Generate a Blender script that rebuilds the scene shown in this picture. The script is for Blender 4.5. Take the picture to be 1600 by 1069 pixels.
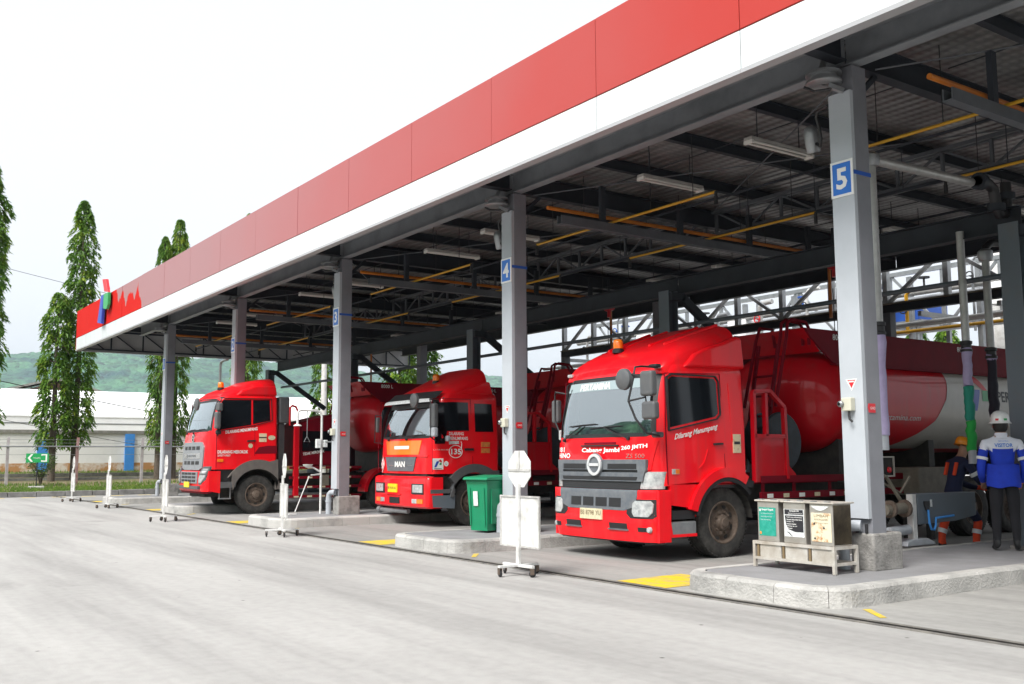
import bpy, math, random
from mathutils import Vector, Matrix
R = math.radians
random.seed(7)
for o in list(bpy.data.objects): bpy.data.objects.remove(o)
scene = bpy.context.scene
COL = scene.collection

# ------------------------------------------------------------------ camera
YAW, PITCH, ROLL = 0.6078, 0.1142, -0.0048
fw = Vector((-math.cos(YAW)*math.cos(PITCH), math.sin(YAW)*math.cos(PITCH), math.sin(PITCH)))
rt = fw.cross(Vector((0, 0, 1))).normalized(); up = rt.cross(fw)
rt, up = math.cos(ROLL)*rt + math.sin(ROLL)*up, math.cos(ROLL)*up - math.sin(ROLL)*rt
cd = bpy.data.cameras.new('camera'); cam = bpy.data.objects.new('camera', cd); COL.objects.link(cam)
m = Matrix((rt, up, -fw)).transposed().to_4x4(); m.translation = (0, 0, 1.458); cam.matrix_world = m
cd.sensor_width = 36.0; cd.lens = 35.0; cd.clip_start = 0.1; cd.clip_end = 9000
scene.camera = cam

# ------------------------------------------------------------------ sky, sun, exposure
SUN_EL, SUN_AZ = 50.0, 292.0     # degrees; azimuth measured from +x towards +y
w = bpy.data.worlds.new('World'); scene.world = w; w.use_nodes = True
nt = w.node_tree; nt.nodes.clear()
sky = nt.nodes.new('ShaderNodeTexSky'); sky.sky_type = 'NISHITA'; sky.sun_disc = False
sky.sun_elevation = R(SUN_EL); sky.sun_rotation = R(90 - SUN_AZ)
sky.air_density = 1.0; sky.dust_density = 6.0; sky.ozone_density = 1.0
hs = nt.nodes.new('ShaderNodeHueSaturation'); hs.inputs['Saturation'].default_value = 0.16
mx = nt.nodes.new('ShaderNodeMix'); mx.data_type = 'RGBA'; mx.inputs[0].default_value = 0.55
mx.inputs[7].default_value = (8.2, 8.5, 8.9, 1)   # even cloud layer
bg = nt.nodes.new('ShaderNodeBackground'); bg.inputs[1].default_value = 0.058
wo = nt.nodes.new('ShaderNodeOutputWorld')
nt.links.new(sky.outputs[0], hs.inputs['Color']); nt.links.new(hs.outputs[0], mx.inputs[6])
nt.links.new(mx.outputs[2], bg.inputs[0]); nt.links.new(bg.outputs[0], wo.inputs[0])
sl = bpy.data.lights.new('sun', 'SUN'); sl.energy = 1.5; sl.angle = R(25); sl.color = (1.0, 0.965, 0.91)
sun = bpy.data.objects.new('sun', sl); COL.objects.link(sun)
sd = Vector((math.cos(R(SUN_EL))*math.cos(R(SUN_AZ)), math.cos(R(SUN_EL))*math.sin(R(SUN_AZ)), math.sin(R(SUN_EL))))
sun.rotation_euler = sd.to_track_quat('Z', 'Y').to_euler(); sun.location = sd*60
vs = scene.view_settings
vs.view_transform = 'Standard'; vs.look = 'None'; vs.gamma = 1.0; vs.use_curve_mapping = False; vs.exposure = 1.66
scene.cycles.max_bounces = 8; scene.cycles.diffuse_bounces = 3; scene.cycles.glossy_bounces = 3
scene.cycles.transparent_max_bounces = 8; scene.cycles.transmission_bounces = 4
scene.cycles.caustics_reflective = False; scene.cycles.caustics_refractive = False
scene.cycles.use_denoising = True; scene.cycles.volume_bounces = 0; scene.cycles.volume_max_steps = 64

# ------------------------------------------------------------------ materials
def new_mat(name):
    mt = bpy.data.materials.new(name); mt.use_nodes = True
    n = mt.node_tree; b = n.nodes['Principled BSDF']; return mt, n, b
def N(n, t, **kw):
    d = n.nodes.new(t)
    for k, v in kw.items():
        if hasattr(d, k): setattr(d, k, v)
        else: d.inputs[k].default_value = v
    return d
def c4(c): return (c[0], c[1], c[2], 1)
def mat(name, col, rough=0.5, metal=0.0, col2=None, nscale=3.0, amt=1.0, bump=0.0, bscale=40.0, coat=0.0,
        spec=0.5, stretch=None, lo=0.35, hi=0.7, detail=6.0, rvar=0.0):
    mt, n, b = new_mat(name); L = n.links.new
    b.inputs['Base Color'].default_value = c4(col); b.inputs['Roughness'].default_value = rough
    b.inputs['Metallic'].default_value = metal; b.inputs['Coat Weight'].default_value = coat
    b.inputs['Coat Roughness'].default_value = 0.06; b.inputs['Specular IOR Level'].default_value = spec
    tc = N(n, 'ShaderNodeTexCoord'); src = tc.outputs['Object']
    geo = N(n, 'ShaderNodeNewGeometry')
    src = geo.outputs['Position']
    if stretch:
        mp = N(n, 'ShaderNodeMapping'); mp.inputs['Scale'].default_value = stretch[:3]
        if len(stretch) > 3: mp.inputs['Rotation'].default_value = (0, 0, stretch[3])
        L(src, mp.inputs[0]); src = mp.outputs[0]
    if col2 is not None:
        nz = N(n, 'ShaderNodeTexNoise'); nz.inputs['Scale'].default_value = nscale
        nz.inputs['Detail'].default_value = detail; nz.inputs['Roughness'].default_value = 0.62; L(src, nz.inputs[0])
        rp = N(n, 'ShaderNodeMapRange'); rp.inputs[1].default_value = lo; rp.inputs[2].default_value = hi
        rp.inputs[4].default_value = amt; L(nz.outputs[0], rp.inputs[0])
        mxn = N(n, 'ShaderNodeMix'); mxn.data_type = 'RGBA'
        mxn.inputs[6].default_value = c4(col); mxn.inputs[7].default_value = c4(col2)
        L(rp.outputs[0], mxn.inputs[0]); L(mxn.outputs[2], b.inputs['Base Color'])
        if rvar:
            rr = N(n, 'ShaderNodeMapRange'); rr.inputs[3].default_value = rough; rr.inputs[4].default_value = rough + rvar
            L(rp.outputs[0], rr.inputs[0]); L(rr.outputs[0], b.inputs['Roughness'])
    if bump:
        nb = N(n, 'ShaderNodeTexNoise'); nb.inputs['Scale'].default_value = bscale; nb.inputs['Detail'].default_value = 5
        L(src, nb.inputs[0])
        bp = N(n, 'ShaderNodeBump'); bp.inputs['Strength'].default_value = bump; bp.inputs['Distance'].default_value = 0.02
        L(nb.outputs[0], bp.inputs['Height']); L(bp.outputs[0], b.inputs['Normal'])
    return mt

def concrete_mat(name, c1, c2, c3):
    mt, n, b = new_mat(name); L = n.links.new
    geo = N(n, 'ShaderNodeNewGeometry'); P = geo.outputs['Position']
    big = N(n, 'ShaderNodeTexNoise'); big.inputs['Scale'].default_value = 0.16; big.inputs['Detail'].default_value = 7; L(P, big.inputs[0])
    mp = N(n, 'ShaderNodeMapping'); mp.inputs['Rotation'].default_value = (0, 0, R(-48)); mp.inputs['Scale'].default_value = (0.09, 1.1, 1)
    L(P, mp.inputs[0])
    st = N(n, 'ShaderNodeTexNoise'); st.inputs['Scale'].default_value = 1.0; st.inputs['Detail'].default_value = 8; st.inputs['Roughness'].default_value = .6; L(mp.outputs[0], st.inputs[0])
    fine = N(n, 'ShaderNodeTexNoise'); fine.inputs['Scale'].default_value = 9; fine.inputs['Detail'].default_value = 8; L(P, fine.inputs[0])
    r1 = N(n, 'ShaderNodeMapRange'); r1.inputs[1].default_value = .4; r1.inputs[2].default_value = .66; L(big.outputs[0], r1.inputs[0])
    r2 = N(n, 'ShaderNodeMapRange'); r2.inputs[1].default_value = .44; r2.inputs[2].default_value = .72; r2.inputs[4].default_value = .9; L(st.outputs[0], r2.inputs[0])
    a = N(n, 'ShaderNodeMix'); a.data_type = 'RGBA'; a.inputs[6].default_value = c4(c1); a.inputs[7].default_value = c4(c2); L(r1.outputs[0], a.inputs[0])
    d = N(n, 'ShaderNodeMix'); d.data_type = 'RGBA'; d.inputs[7].default_value = c4(c3); L(a.outputs[2], d.inputs[6]); L(r2.outputs[0], d.inputs[0])
    f = N(n, 'ShaderNodeMix'); f.data_type = 'RGBA'; f.blend_type = 'MULTIPLY'; f.inputs[0].default_value = .22
    fr = N(n, 'ShaderNodeMapRange'); fr.inputs[1].default_value = .3; fr.inputs[2].default_value = .6; fr.inputs[3].default_value = .62; fr.inputs[4].default_value = 1.05
    L(fine.outputs[0], fr.inputs[0]); L(d.outputs[2], f.inputs[6]); L(fr.outputs[0], f.inputs[7])
    # small dark specks and drips
    sp = N(n, 'ShaderNodeTexVoronoi'); sp.inputs['Scale'].default_value = 1.7; L(P, sp.inputs[0])
    sr = N(n, 'ShaderNodeMapRange'); sr.inputs[1].default_value = .018; sr.inputs[2].default_value = .042; sr.inputs[3].default_value = .22; sr.inputs[4].default_value = 1; L(sp.outputs[0], sr.inputs[0])
    g = N(n, 'ShaderNodeMix'); g.data_type = 'RGBA'; g.blend_type = 'MULTIPLY'; g.inputs[0].default_value = 1; L(f.outputs[2], g.inputs[6]); L(sr.outputs[0], g.inputs[7])
    # fine broom and tyre scratches, and a few oil spots
    m2 = N(n, 'ShaderNodeMapping'); m2.inputs['Rotation'].default_value = (0, 0, R(-62)); m2.inputs['Scale'].default_value = (.9, 7, 1); L(P, m2.inputs[0])
    s2 = N(n, 'ShaderNodeTexNoise'); s2.inputs['Scale'].default_value = 1.0; s2.inputs['Detail'].default_value = 6; L(m2.outputs[0], s2.inputs[0])
    q2 = N(n, 'ShaderNodeMapRange'); q2.inputs[1].default_value = .35; q2.inputs[2].default_value = .65; q2.inputs[3].default_value = .965; q2.inputs[4].default_value = 1.02; L(s2.outputs[0], q2.inputs[0])
    g2 = N(n, 'ShaderNodeMix'); g2.data_type = 'RGBA'; g2.blend_type = 'MULTIPLY'; g2.inputs[0].default_value = 1; L(g.outputs[2], g2.inputs[6]); L(q2.outputs[0], g2.inputs[7])
    ov = N(n, 'ShaderNodeTexVoronoi'); ov.inputs['Scale'].default_value = .30; L(P, ov.inputs[0])
    on = N(n, 'ShaderNodeTexNoise'); on.inputs['Scale'].default_value = 3.0; on.inputs['Detail'].default_value = 6; L(P, on.inputs[0])
    oa = N(n, 'ShaderNodeMath', operation='MULTIPLY_ADD'); oa.inputs[1].default_value = .22; L(on.outputs[0], oa.inputs[0]); L(ov.outputs[0], oa.inputs[2])
    orr = N(n, 'ShaderNodeMapRange'); orr.inputs[1].default_value = .14; orr.inputs[2].default_value = .30; orr.inputs[3].default_value = .72; orr.inputs[4].default_value = 1; L(oa.outputs[0], orr.inputs[0])
    g3 = N(n, 'ShaderNodeMix'); g3.data_type = 'RGBA'; g3.blend_type = 'MULTIPLY'; g3.inputs[0].default_value = 1; L(g2.outputs[2], g3.inputs[6]); L(orr.outputs[0], g3.inputs[7])
    L(g3.outputs[2], b.inputs['Base Color']); b.inputs['Roughness'].default_value = .85; b.inputs['Specular IOR Level'].default_value = .25
    bp = N(n, 'ShaderNodeBump'); bp.inputs['Strength'].default_value = .25; bp.inputs['Distance'].default_value = .01
    fb = N(n, 'ShaderNodeTexNoise'); fb.inputs['Scale'].default_value = 60; fb.inputs['Detail'].default_value = 4; L(P, fb.inputs[0])
    L(fb.outputs[0], bp.inputs['Height']); L(bp.outputs[0], b.inputs['Normal'])
    return mt

M = {}
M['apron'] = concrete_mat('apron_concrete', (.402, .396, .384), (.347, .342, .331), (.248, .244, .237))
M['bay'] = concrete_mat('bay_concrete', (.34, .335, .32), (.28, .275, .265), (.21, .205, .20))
M['island'] = mat('island_top', (.26, .26, .27), .8, col2=(.20, .20, .205), nscale=2.2, bump=.3, bscale=70)
M['kerb'] = mat('kerb_concrete', (.47, .46, .44), .85, col2=(.15, .15, .145), nscale=1.7, lo=.42, hi=.70, amt=.75, bump=.7, bscale=35)
M['kerbtop'] = M['kerb']
M['plinth'] = mat('plinth_concrete', (.31, .30, .285), .9, col2=(.12, .115, .11), nscale=6, lo=.42, hi=.72, bump=.6, bscale=40)
M['yellow_paint'] = mat('yellow_road_paint', (.70, .49, .012), .75, col2=(.36, .31, .17), nscale=5, lo=.42, hi=.72, bump=.2)
M['drain'] = mat('drain_black', (.014, .013, .012), .9, spec=.1, col2=(.03, .028, .025), nscale=5)
M['drain_edge'] = mat('drain_edge_steel', (.12, .115, .11), .8, col2=(.24, .225, .20), nscale=6)
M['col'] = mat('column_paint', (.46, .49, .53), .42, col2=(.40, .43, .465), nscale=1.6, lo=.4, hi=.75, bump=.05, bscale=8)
M['col_dark'] = mat('column_paint_dark', (.22, .225, .25), .5, spec=.3, col2=(.18, .185, .205), nscale=2.0, lo=.4, hi=.75)  # darker tone for the column boxes and rear columns
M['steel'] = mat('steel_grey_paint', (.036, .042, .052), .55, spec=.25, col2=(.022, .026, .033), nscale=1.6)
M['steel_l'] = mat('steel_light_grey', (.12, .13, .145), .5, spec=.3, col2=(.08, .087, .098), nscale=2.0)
M['galv'] = mat('galvanised_steel', (.34, .355, .37), .4, .6, col2=(.26, .27, .28), nscale=6)
M['alu'] = mat('pipe_silver_paint', (.52, .52, .51), .38, .35, col2=(.38, .38, .37), nscale=5)
M['white_paint'] = mat('white_paint_metal', (.66, .66, .65), .45, col2=(.40, .39, .36), nscale=5, lo=.48, hi=.78); M['white_shade_dirt'] = mat('white_paint_shade_dirt', (.52, .515, .50), .55, col2=(.30, .29, .27), nscale=9, lo=.4, hi=.7)  # second, greyer white has edge shading painted in along with dirt
M['white_fascia'] = mat('white_fascia_panel', (.64, .675, .69), .3, coat=.1, col2=(.46, .475, .475), nscale=1.0, stretch=(2.6, 2.6, .35), lo=.48, hi=.85, amt=.8)
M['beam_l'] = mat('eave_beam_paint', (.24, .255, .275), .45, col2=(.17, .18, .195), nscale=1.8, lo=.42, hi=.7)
M['lip'] = mat('fascia_lip', (.45, .45, .46), .4, .3)
M['orange_pipe'] = mat('fire_pipe_orange', (.55, .17, .015), .45, col2=(.42, .12, .01), nscale=4)
M['yellow_pipe'] = mat('sprinkler_yellow', (.60, .33, .015), .45, col2=(.50, .25, .01), nscale=4)
M['black'] = mat('black_plastic', (.018, .018, .02), .5)
M['grey_plastic'] = mat('grey_plastic', (.085, .09, .098), .48, col2=(.11, .11, .11), nscale=8)
M['dark_grille'] = mat('grille_grey', (.105, .12, .14), .42, col2=(.16, .17, .18), nscale=9)
M['chassis'] = mat('chassis_dark', (.022, .022, .022), .75, col2=(.05, .045, .04), nscale=7)
M['tyre'] = mat('tyre_rubber', (.028, .027, .026), .85, col2=(.075, .07, .064), nscale=7, lo=.42, hi=.75, bump=.2, bscale=60)
M['rim'] = mat('rusty_dusty_rim', (.16, .125, .10), .7, .2, col2=(.09, .06, .045), nscale=14)
M['chrome'] = mat('bright_metal', (.68, .68, .68), .2, .9)
M['lamp_glass'] = mat('headlamp_glass', (.52, .54, .54), .10, coat=.8, col2=(.26, .27, .28), nscale=16)
M['amber'] = mat('amber_plastic', (.85, .20, .01), .25, coat=.5)
M['glass_side'] = mat('tinted_glass', (.008, .010, .013), .05, coat=.0, spec=.42)
M['white_mark'] = mat('white_lettering', (.82, .82, .80), .5)
M['black_mark'] = mat('black_lettering', (.02, .02, .025), .5)
M['blue_sign'] = mat('blue_sign_film', (.015, .16, .60), .35)
M['blue_band'] = mat('blue_strap', (.015, .09, .42), .5)
M['green_bin'] = mat('green_bin_plastic', (.005, .235, .105), .42, col2=(.008, .19, .09), nscale=4)
M['poster_w'] = mat('white_sticker', (.78, .80, .80), .4, col2=(.5, .52, .52), nscale=25)
M['beige'] = mat('beige_sticker', (.72, .60, .40), .5, col2=(.5, .2, .1), nscale=22, lo=.55, hi=.7)
M['stainless'] = mat('stainless_sheet', (.60, .57, .53), .32, .75, col2=(.48, .44, .39), nscale=6)
M['rackmetal'] = mat('rack_metal', (.62, .59, .54), .5, .35, col2=(.42, .37, .31), nscale=6)
M['brass'] = mat('dull_bronze', (.25, .18, .10), .5, .3)
M['logo_red'] = mat('logo_red', (.62, .02, .03), .4); M['logo_blue'] = mat('logo_blue', (.02, .06, .40), .35)
M['logo_green'] = mat('logo_green', (.03, .33, .10), .35)
M['deck'] = None
M['gable'] = mat('gable_cladding', (.42, .42, .42), .5, col2=(.34, .34, .34), nscale=1.2)
M['tube'] = mat('fluorescent_tube_off', (.70, .69, .65), .3); M['tube_tray'] = mat('light_tray', (.42, .41, .39), .5, col2=(.32, .30, .28), nscale=6)
M['wall_w'] = mat('white_wall_plaster', (.82, .82, .81), .85, col2=(.70, .70, .69), nscale=.9, lo=.5, hi=.8)
M['wall_cap'] = mat('wall_cap_concrete', (.30, .29, .27), .9, col2=(.16, .16, .14), nscale=4)
M['pilaster'] = mat('blue_pilaster_paint', (.06, .30, .78), .7, col2=(.05, .25, .66), nscale=2)
M['shed'] = mat('white_shed_sheet', (.88, .89, .90), .5, col2=(.74, .75, .76), nscale=.5)
M['rust_roof'] = mat('rust_brown_roof', (.19, .10, .075), .8, col2=(.12, .07, .055), nscale=4)
M['trunk'] = mat('tree_bark', (.13, .105, .085), .9, col2=(.08, .065, .05), nscale=9, bump=.5)
M['skin'] = mat('skin', (.36, .20, .13), .55)
M['hair'] = mat('black_hair', (.012, .011, .01), .6)
M['jacket_blue'] = mat('jacket_blue', (.008, .045, .52), .8, col2=(.007, .032, .40), nscale=7)
M['jacket_white'] = mat('jacket_white', (.72, .74, .82), .85)
M['trouser'] = mat('black_trousers', (.012, .012, .016), .9)
M['navy'] = mat('navy_coverall', (.012, .018, .055), .9)
M['hi_orange'] = mat('hi_vis_orange', (.75, .07, .02), .8)
M['reflect'] = mat('reflective_tape', (.68, .70, .72), .4)
M['helmet_w'] = mat('white_helmet', (.80, .81, .80), .3, coat=.4)
M['helmet_o'] = mat('orange_helmet', (.85, .30, .01), .35, coat=.4)
M['glove'] = mat('orange_glove', (.85, .30, .05), .8)
M['sleeve_lilac'] = mat('lilac_hose_sleeve', (.42, .36, .56), .7, col2=(.35, .30, .48), nscale=9, bump=.4, bscale=14)
M['sleeve_teal'] = mat('teal_hose_sleeve', (.01, .24, .17), .7, bump=.3, bscale=14)
M['sleeve_green'] = mat('green_hose_sleeve', (.01, .34, .05), .7, bump=.3, bscale=14)
M['sleeve_black'] = mat('dark_hose_sleeve', (.012, .010, .022), .7, bump=.3, bscale=14)
M['maroon'] = mat('maroon_paint', (.19, .004, .014), .6, coat=.0, spec=.12, col2=(.14, .004, .012), nscale=3)
M['tank_cream'] = mat('tank_cream_paint', (.45, .43, .385), .35, coat=.25, col2=(.36, .34, .30), nscale=2)
M['pvc'] = mat('pvc_grey_pipe', (.42, .45, .49), .45, col2=(.34, .36, .39), nscale=6)
M['box_cream'] = mat('enclosure_cream', (.55, .54, .44), .5)
M['hydr_grey'] = mat('grey_blue_steel', (.11, .135, .16), .5, col2=(.12, .13, .14), nscale=5, lo=.5, hi=.75)
M['dusty_beige'] = mat('dusty_beige_plate', (.20, .18, .145), .7, col2=(.13, .115, .09), nscale=5)
M['blue_tank'] = mat('blue_container', (.015, .08, .38), .5)
M['sign_green'] = mat('green_sign_film', (.01, .34, .09), .4)
M['post_a'] = mat('fence_post_grey', (.42, .40, .41), .8, col2=(.30, .27, .27), nscale=4); M['post_b'] = mat('fence_post_brown', (.27, .13, .12), .8, col2=(.33, .25, .24), nscale=4)
M['sun_film'] = mat('sun_film', (.30, .38, .40), .3, coat=.4)
M['grille_silver'] = mat('grille_silver_paint', (.24, .255, .275), .45, spec=.4, col2=(.20, .21, .22), nscale=9)
M['emblem_silver'] = mat('emblem_silver', (.68, .69, .70), .3, .25)
M['drum_dark'] = mat('hose_drum_paint', (.045, .06, .075), .5, spec=.3, col2=(.03, .035, .04), nscale=6)
M['soil'] = mat('verge_soil', (.20, .14, .085), .95, col2=(.10, .13, .04), nscale=1.4)
M['orange_soil'] = mat('wall_foot_soil', (.42, .20, .075), .95, col2=(.34, .24, .14), nscale=2.5)
M['plate_y'] = mat('yellow_plate', (.85, .62, .02), .4); M['plate_c'] = mat('cream_plate', (.68, .62, .42), .5, col2=(.5, .45, .3), nscale=25)

def paint_mat(name, c, c2, dust=.3, coat=.46):
    """car paint: base colour, slight road dust, clear coat"""
    mt, n, b = new_mat(name); L = n.links.new
    geo = N(n, 'ShaderNodeNewGeometry')
    nz = N(n, 'ShaderNodeTexNoise'); nz.inputs['Scale'].default_value = 2.4; nz.inputs['Detail'].default_value = 8; L(geo.outputs['Position'], nz.inputs[0])
    rp = N(n, 'ShaderNodeMapRange'); rp.inputs[1].default_value = .45; rp.inputs[2].default_value = .8; rp.inputs[4].default_value = dust; L(nz.outputs[0], rp.inputs[0])
    x = N(n, 'ShaderNodeMix'); x.data_type = 'RGBA'; x.inputs[6].default_value = c4(c); x.inputs[7].default_value = c4(c2)
    L(rp.outputs[0], x.inputs[0])
    mp = N(n, 'ShaderNodeMapping'); mp.inputs['Scale'].default_value = (7, 7, .7); L(geo.outputs['Position'], mp.inputs[0])
    ns = N(n, 'ShaderNodeTexNoise'); ns.inputs['Scale'].default_value = 1.0; ns.inputs['Detail'].default_value = 6; L(mp.outputs[0], ns.inputs[0])
    rs = N(n, 'ShaderNodeMapRange'); rs.inputs[1].default_value = .52; rs.inputs[2].default_value = .85; rs.inputs[4].default_value = .5; L(ns.outputs[0], rs.inputs[0])
    x2 = N(n, 'ShaderNodeMix'); x2.data_type = 'RGBA'; x2.inputs[7].default_value = (c[0]*.55, .05, .045, 1); L(x.outputs[2], x2.inputs[6]); L(rs.outputs[0], x2.inputs[0]); L(x2.outputs[2], b.inputs['Base Color'])
    rg = N(n, 'ShaderNodeMapRange'); rg.inputs[3].default_value = .05; rg.inputs[4].default_value = .32; L(rs.outputs[0], rg.inputs[0]); L(rg.outputs[0], b.inputs['Coat Roughness'])
    b.inputs['Roughness'].default_value = .42; b.inputs['Coat Weight'].default_value = coat; b.inputs['Coat Roughness'].default_value = .10
    b.inputs['Specular IOR Level'].default_value = .2
    nb = N(n, 'ShaderNodeTexNoise'); nb.inputs['Scale'].default_value = 1.6; nb.inputs['Detail'].default_value = 2; L(geo.outputs['Position'], nb.inputs[0])
    bp = N(n, 'ShaderNodeBump'); bp.inputs['Strength'].default_value = .06; bp.inputs['Distance'].default_value = .02
    L(nb.outputs[0], bp.inputs['Height']); L(bp.outputs[0], b.inputs['Normal']); L(bp.outputs[0], b.inputs['Coat Normal'])
    return mt
M['red'] = paint_mat('truck_red_paint', (.90, .005, .013), (.72, .02, .025))
M['tank_red'] = paint_mat('tank_red_paint', (.56, .003, .012), (.42, .008, .016), .35, .36)

def glass_mat():
    mt, n, b = new_mat('windscreen_glass'); L = n.links.new
    out = n.nodes['Material Output']; n.nodes.remove(b)
    tr = N(n, 'ShaderNodeBsdfTransparent'); tr.inputs[0].default_value = (.62, .72, .70, 1)
    gl = N(n, 'ShaderNodeBsdfGlossy'); gl.inputs['Roughness'].default_value = .03; gl.inputs[0].default_value = (.90, .98, 1, 1)
    fr = N(n, 'ShaderNodeFresnel'); fr.inputs[0].default_value = 1.7
    ad = N(n, 'ShaderNodeMath', operation='MULTIPLY_ADD'); ad.inputs[1].default_value = 1.5; ad.inputs[2].default_value = .29; L(fr.outputs[0], ad.inputs[0])
    ad.use_clamp = True
    mixs = N(n, 'ShaderNodeMixShader'); L(ad.outputs[0], mixs.inputs[0]); L(tr.outputs[0], mixs.inputs[1]); L(gl.outputs[0], mixs.inputs[2])
    L(mixs.outputs[0], out.inputs[0]); return mt
M['windscreen'] = glass_mat()

def deck_mat():
    mt, n, b = new_mat('roof_deck_foil'); L = n.links.new
    geo = N(n, 'ShaderNodeNewGeometry'); P = geo.outputs['Position']
    wv = N(n, 'ShaderNodeTexWave', wave_type='BANDS', bands_direction='Y'); wv.inputs['Scale'].default_value = 1.55; wv.inputs['Distortion'].default_value = .3; L(P, wv.inputs[0])
    w2 = N(n, 'ShaderNodeTexWave', wave_type='BANDS', bands_direction='X'); w2.inputs['Scale'].default_value = 2.6; w2.inputs['Distortion'].default_value = .3; L(P, w2.inputs[0])
    nz = N(n, 'ShaderNodeTexNoise'); nz.inputs['Scale'].default_value = .9; nz.inputs['Detail'].default_value = 6; L(P, nz.inputs[0])
    x = N(n, 'ShaderNodeMix'); x.data_type = 'RGBA'; x.inputs[6].default_value = (.46, .45, .445, 1); x.inputs[7].default_value = (.20, .185, .18, 1)
    r = N(n, 'ShaderNodeMapRange'); r.inputs[1].default_value = .35; r.inputs[2].default_value = .7; L(nz.outputs[0], r.inputs[0]); L(r.outputs[0], x.inputs[0])
    mm = N(n, 'ShaderNodeMath', operation='MULTIPLY'); L(wv.outputs[1], mm.inputs[0]); L(w2.outputs[1], mm.inputs[1])
    y = N(n, 'ShaderNodeMix'); y.data_type = 'RGBA'; y.blend_type = 'MULTIPLY'; y.inputs[0].default_value = .55
    rr = N(n, 'ShaderNodeMapRange'); rr.inputs[1].default_value = 0; rr.inputs[2].default_value = .6; rr.inputs[3].default_value = .45; rr.inputs[4].default_value = 1.1; L(mm.outputs[0], rr.inputs[0])
    L(x.outputs[2], y.inputs[6]); L(rr.outputs[0], y.inputs[7]); L(y.outputs[2], b.inputs['Base Color'])
    b.inputs['Roughness'].default_value = .38; b.inputs['Metallic'].default_value = .55
    bp = N(n, 'ShaderNodeBump'); bp.inputs['Strength'].default_value = .8; bp.inputs['Distance'].default_value = .03
    L(wv.outputs[1], bp.inputs['Height']); L(bp.outputs[0], b.inputs['Normal'])
    return mt
M['deck'] = deck_mat()

def fascia_red():
    """glossy red film, paled to pink by a painted sky reflection and some fading; at the far end the film keeps its full colour with a torn edge"""
    mt, n, b = new_mat('red_fascia_panel'); L = n.links.new
    geo = N(n, 'ShaderNodeNewGeometry'); P = geo.outputs['Position']
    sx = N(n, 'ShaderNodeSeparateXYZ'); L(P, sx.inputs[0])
    # grazing sky reflection, with some fading, painted in paler along the row
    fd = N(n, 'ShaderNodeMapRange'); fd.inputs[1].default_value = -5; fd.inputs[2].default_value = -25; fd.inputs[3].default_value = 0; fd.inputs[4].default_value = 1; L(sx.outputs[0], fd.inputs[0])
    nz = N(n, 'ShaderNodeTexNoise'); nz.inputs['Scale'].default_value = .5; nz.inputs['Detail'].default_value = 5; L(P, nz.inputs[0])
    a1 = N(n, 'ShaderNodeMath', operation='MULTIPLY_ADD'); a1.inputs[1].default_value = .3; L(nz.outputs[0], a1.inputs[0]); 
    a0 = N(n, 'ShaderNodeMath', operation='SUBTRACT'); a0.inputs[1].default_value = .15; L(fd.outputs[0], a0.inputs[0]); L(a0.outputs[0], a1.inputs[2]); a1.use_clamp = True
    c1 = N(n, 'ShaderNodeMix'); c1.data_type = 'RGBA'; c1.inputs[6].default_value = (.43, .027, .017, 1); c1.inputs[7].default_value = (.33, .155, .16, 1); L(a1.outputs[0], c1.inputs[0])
    # torn film edge : x < -33.4 keeps film, jagged with z
    cx = N(n, 'ShaderNodeCombineXYZ'); mxx = N(n, 'ShaderNodeMath', operation='MULTIPLY'); mxx.inputs[1].default_value = 1.1; L(sx.outputs[0], mxx.inputs[0]); L(mxx.outputs[0], cx.inputs[0])
    mz = N(n, 'ShaderNodeMath', operation='MULTIPLY'); mz.inputs[1].default_value = .35; L(sx.outputs[2], mz.inputs[0]); L(mz.outputs[0], cx.inputs[2])
    jn = N(n, 'ShaderNodeTexNoise'); jn.inputs['Scale'].default_value = 1.0; jn.inputs['Detail'].default_value = 5; L(cx.outputs[0], jn.inputs[0])
    j1 = N(n, 'ShaderNodeMath', operation='MULTIPLY_ADD'); j1.inputs[1].default_value = 9.0; L(jn.outputs[0], j1.inputs[0])
    j0 = N(n, 'ShaderNodeMath', operation='MULTIPLY_ADD'); j0.inputs[1].default_value = 2.6; j0.inputs[2].default_value = -17.0; L(sx.outputs[2], j0.inputs[0])  # film holds longer low down
    j00 = N(n, 'ShaderNodeMath', operation='ADD'); L(sx.outputs[0], j00.inputs[0]); L(j0.outputs[0], j00.inputs[1]); L(j00.outputs[0], j1.inputs[2])
    jr = N(n, 'ShaderNodeMapRange'); jr.inputs[1].default_value = -28.0; jr.inputs[2].default_value = -27.85; jr.inputs[3].default_value = 1; jr.inputs[4].default_value = 0; L(j1.outputs[0], jr.inputs[0])
    c2 = N(n, 'ShaderNodeMix'); c2.data_type = 'RGBA'; c2.inputs[7].default_value = (.50, .014, .010, 1); L(c1.outputs[2], c2.inputs[6]); L(jr.outputs[0], c2.inputs[0])
    L(c2.outputs[2], b.inputs['Base Color'])
    ro = N(n, 'ShaderNodeMapRange'); ro.inputs[3].default_value = .32; ro.inputs[4].default_value = .75; L(jr.outputs[0], ro.inputs[0]); L(ro.outputs[0], b.inputs['Roughness'])
    sp = N(n, 'ShaderNodeMapRange'); sp.inputs[3].default_value = .28; sp.inputs[4].default_value = .1; L(jr.outputs[0], sp.inputs[0]); L(sp.outputs[0], b.inputs['Specular IOR Level'])
    return mt
M['red_fascia'] = fascia_red()

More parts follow.
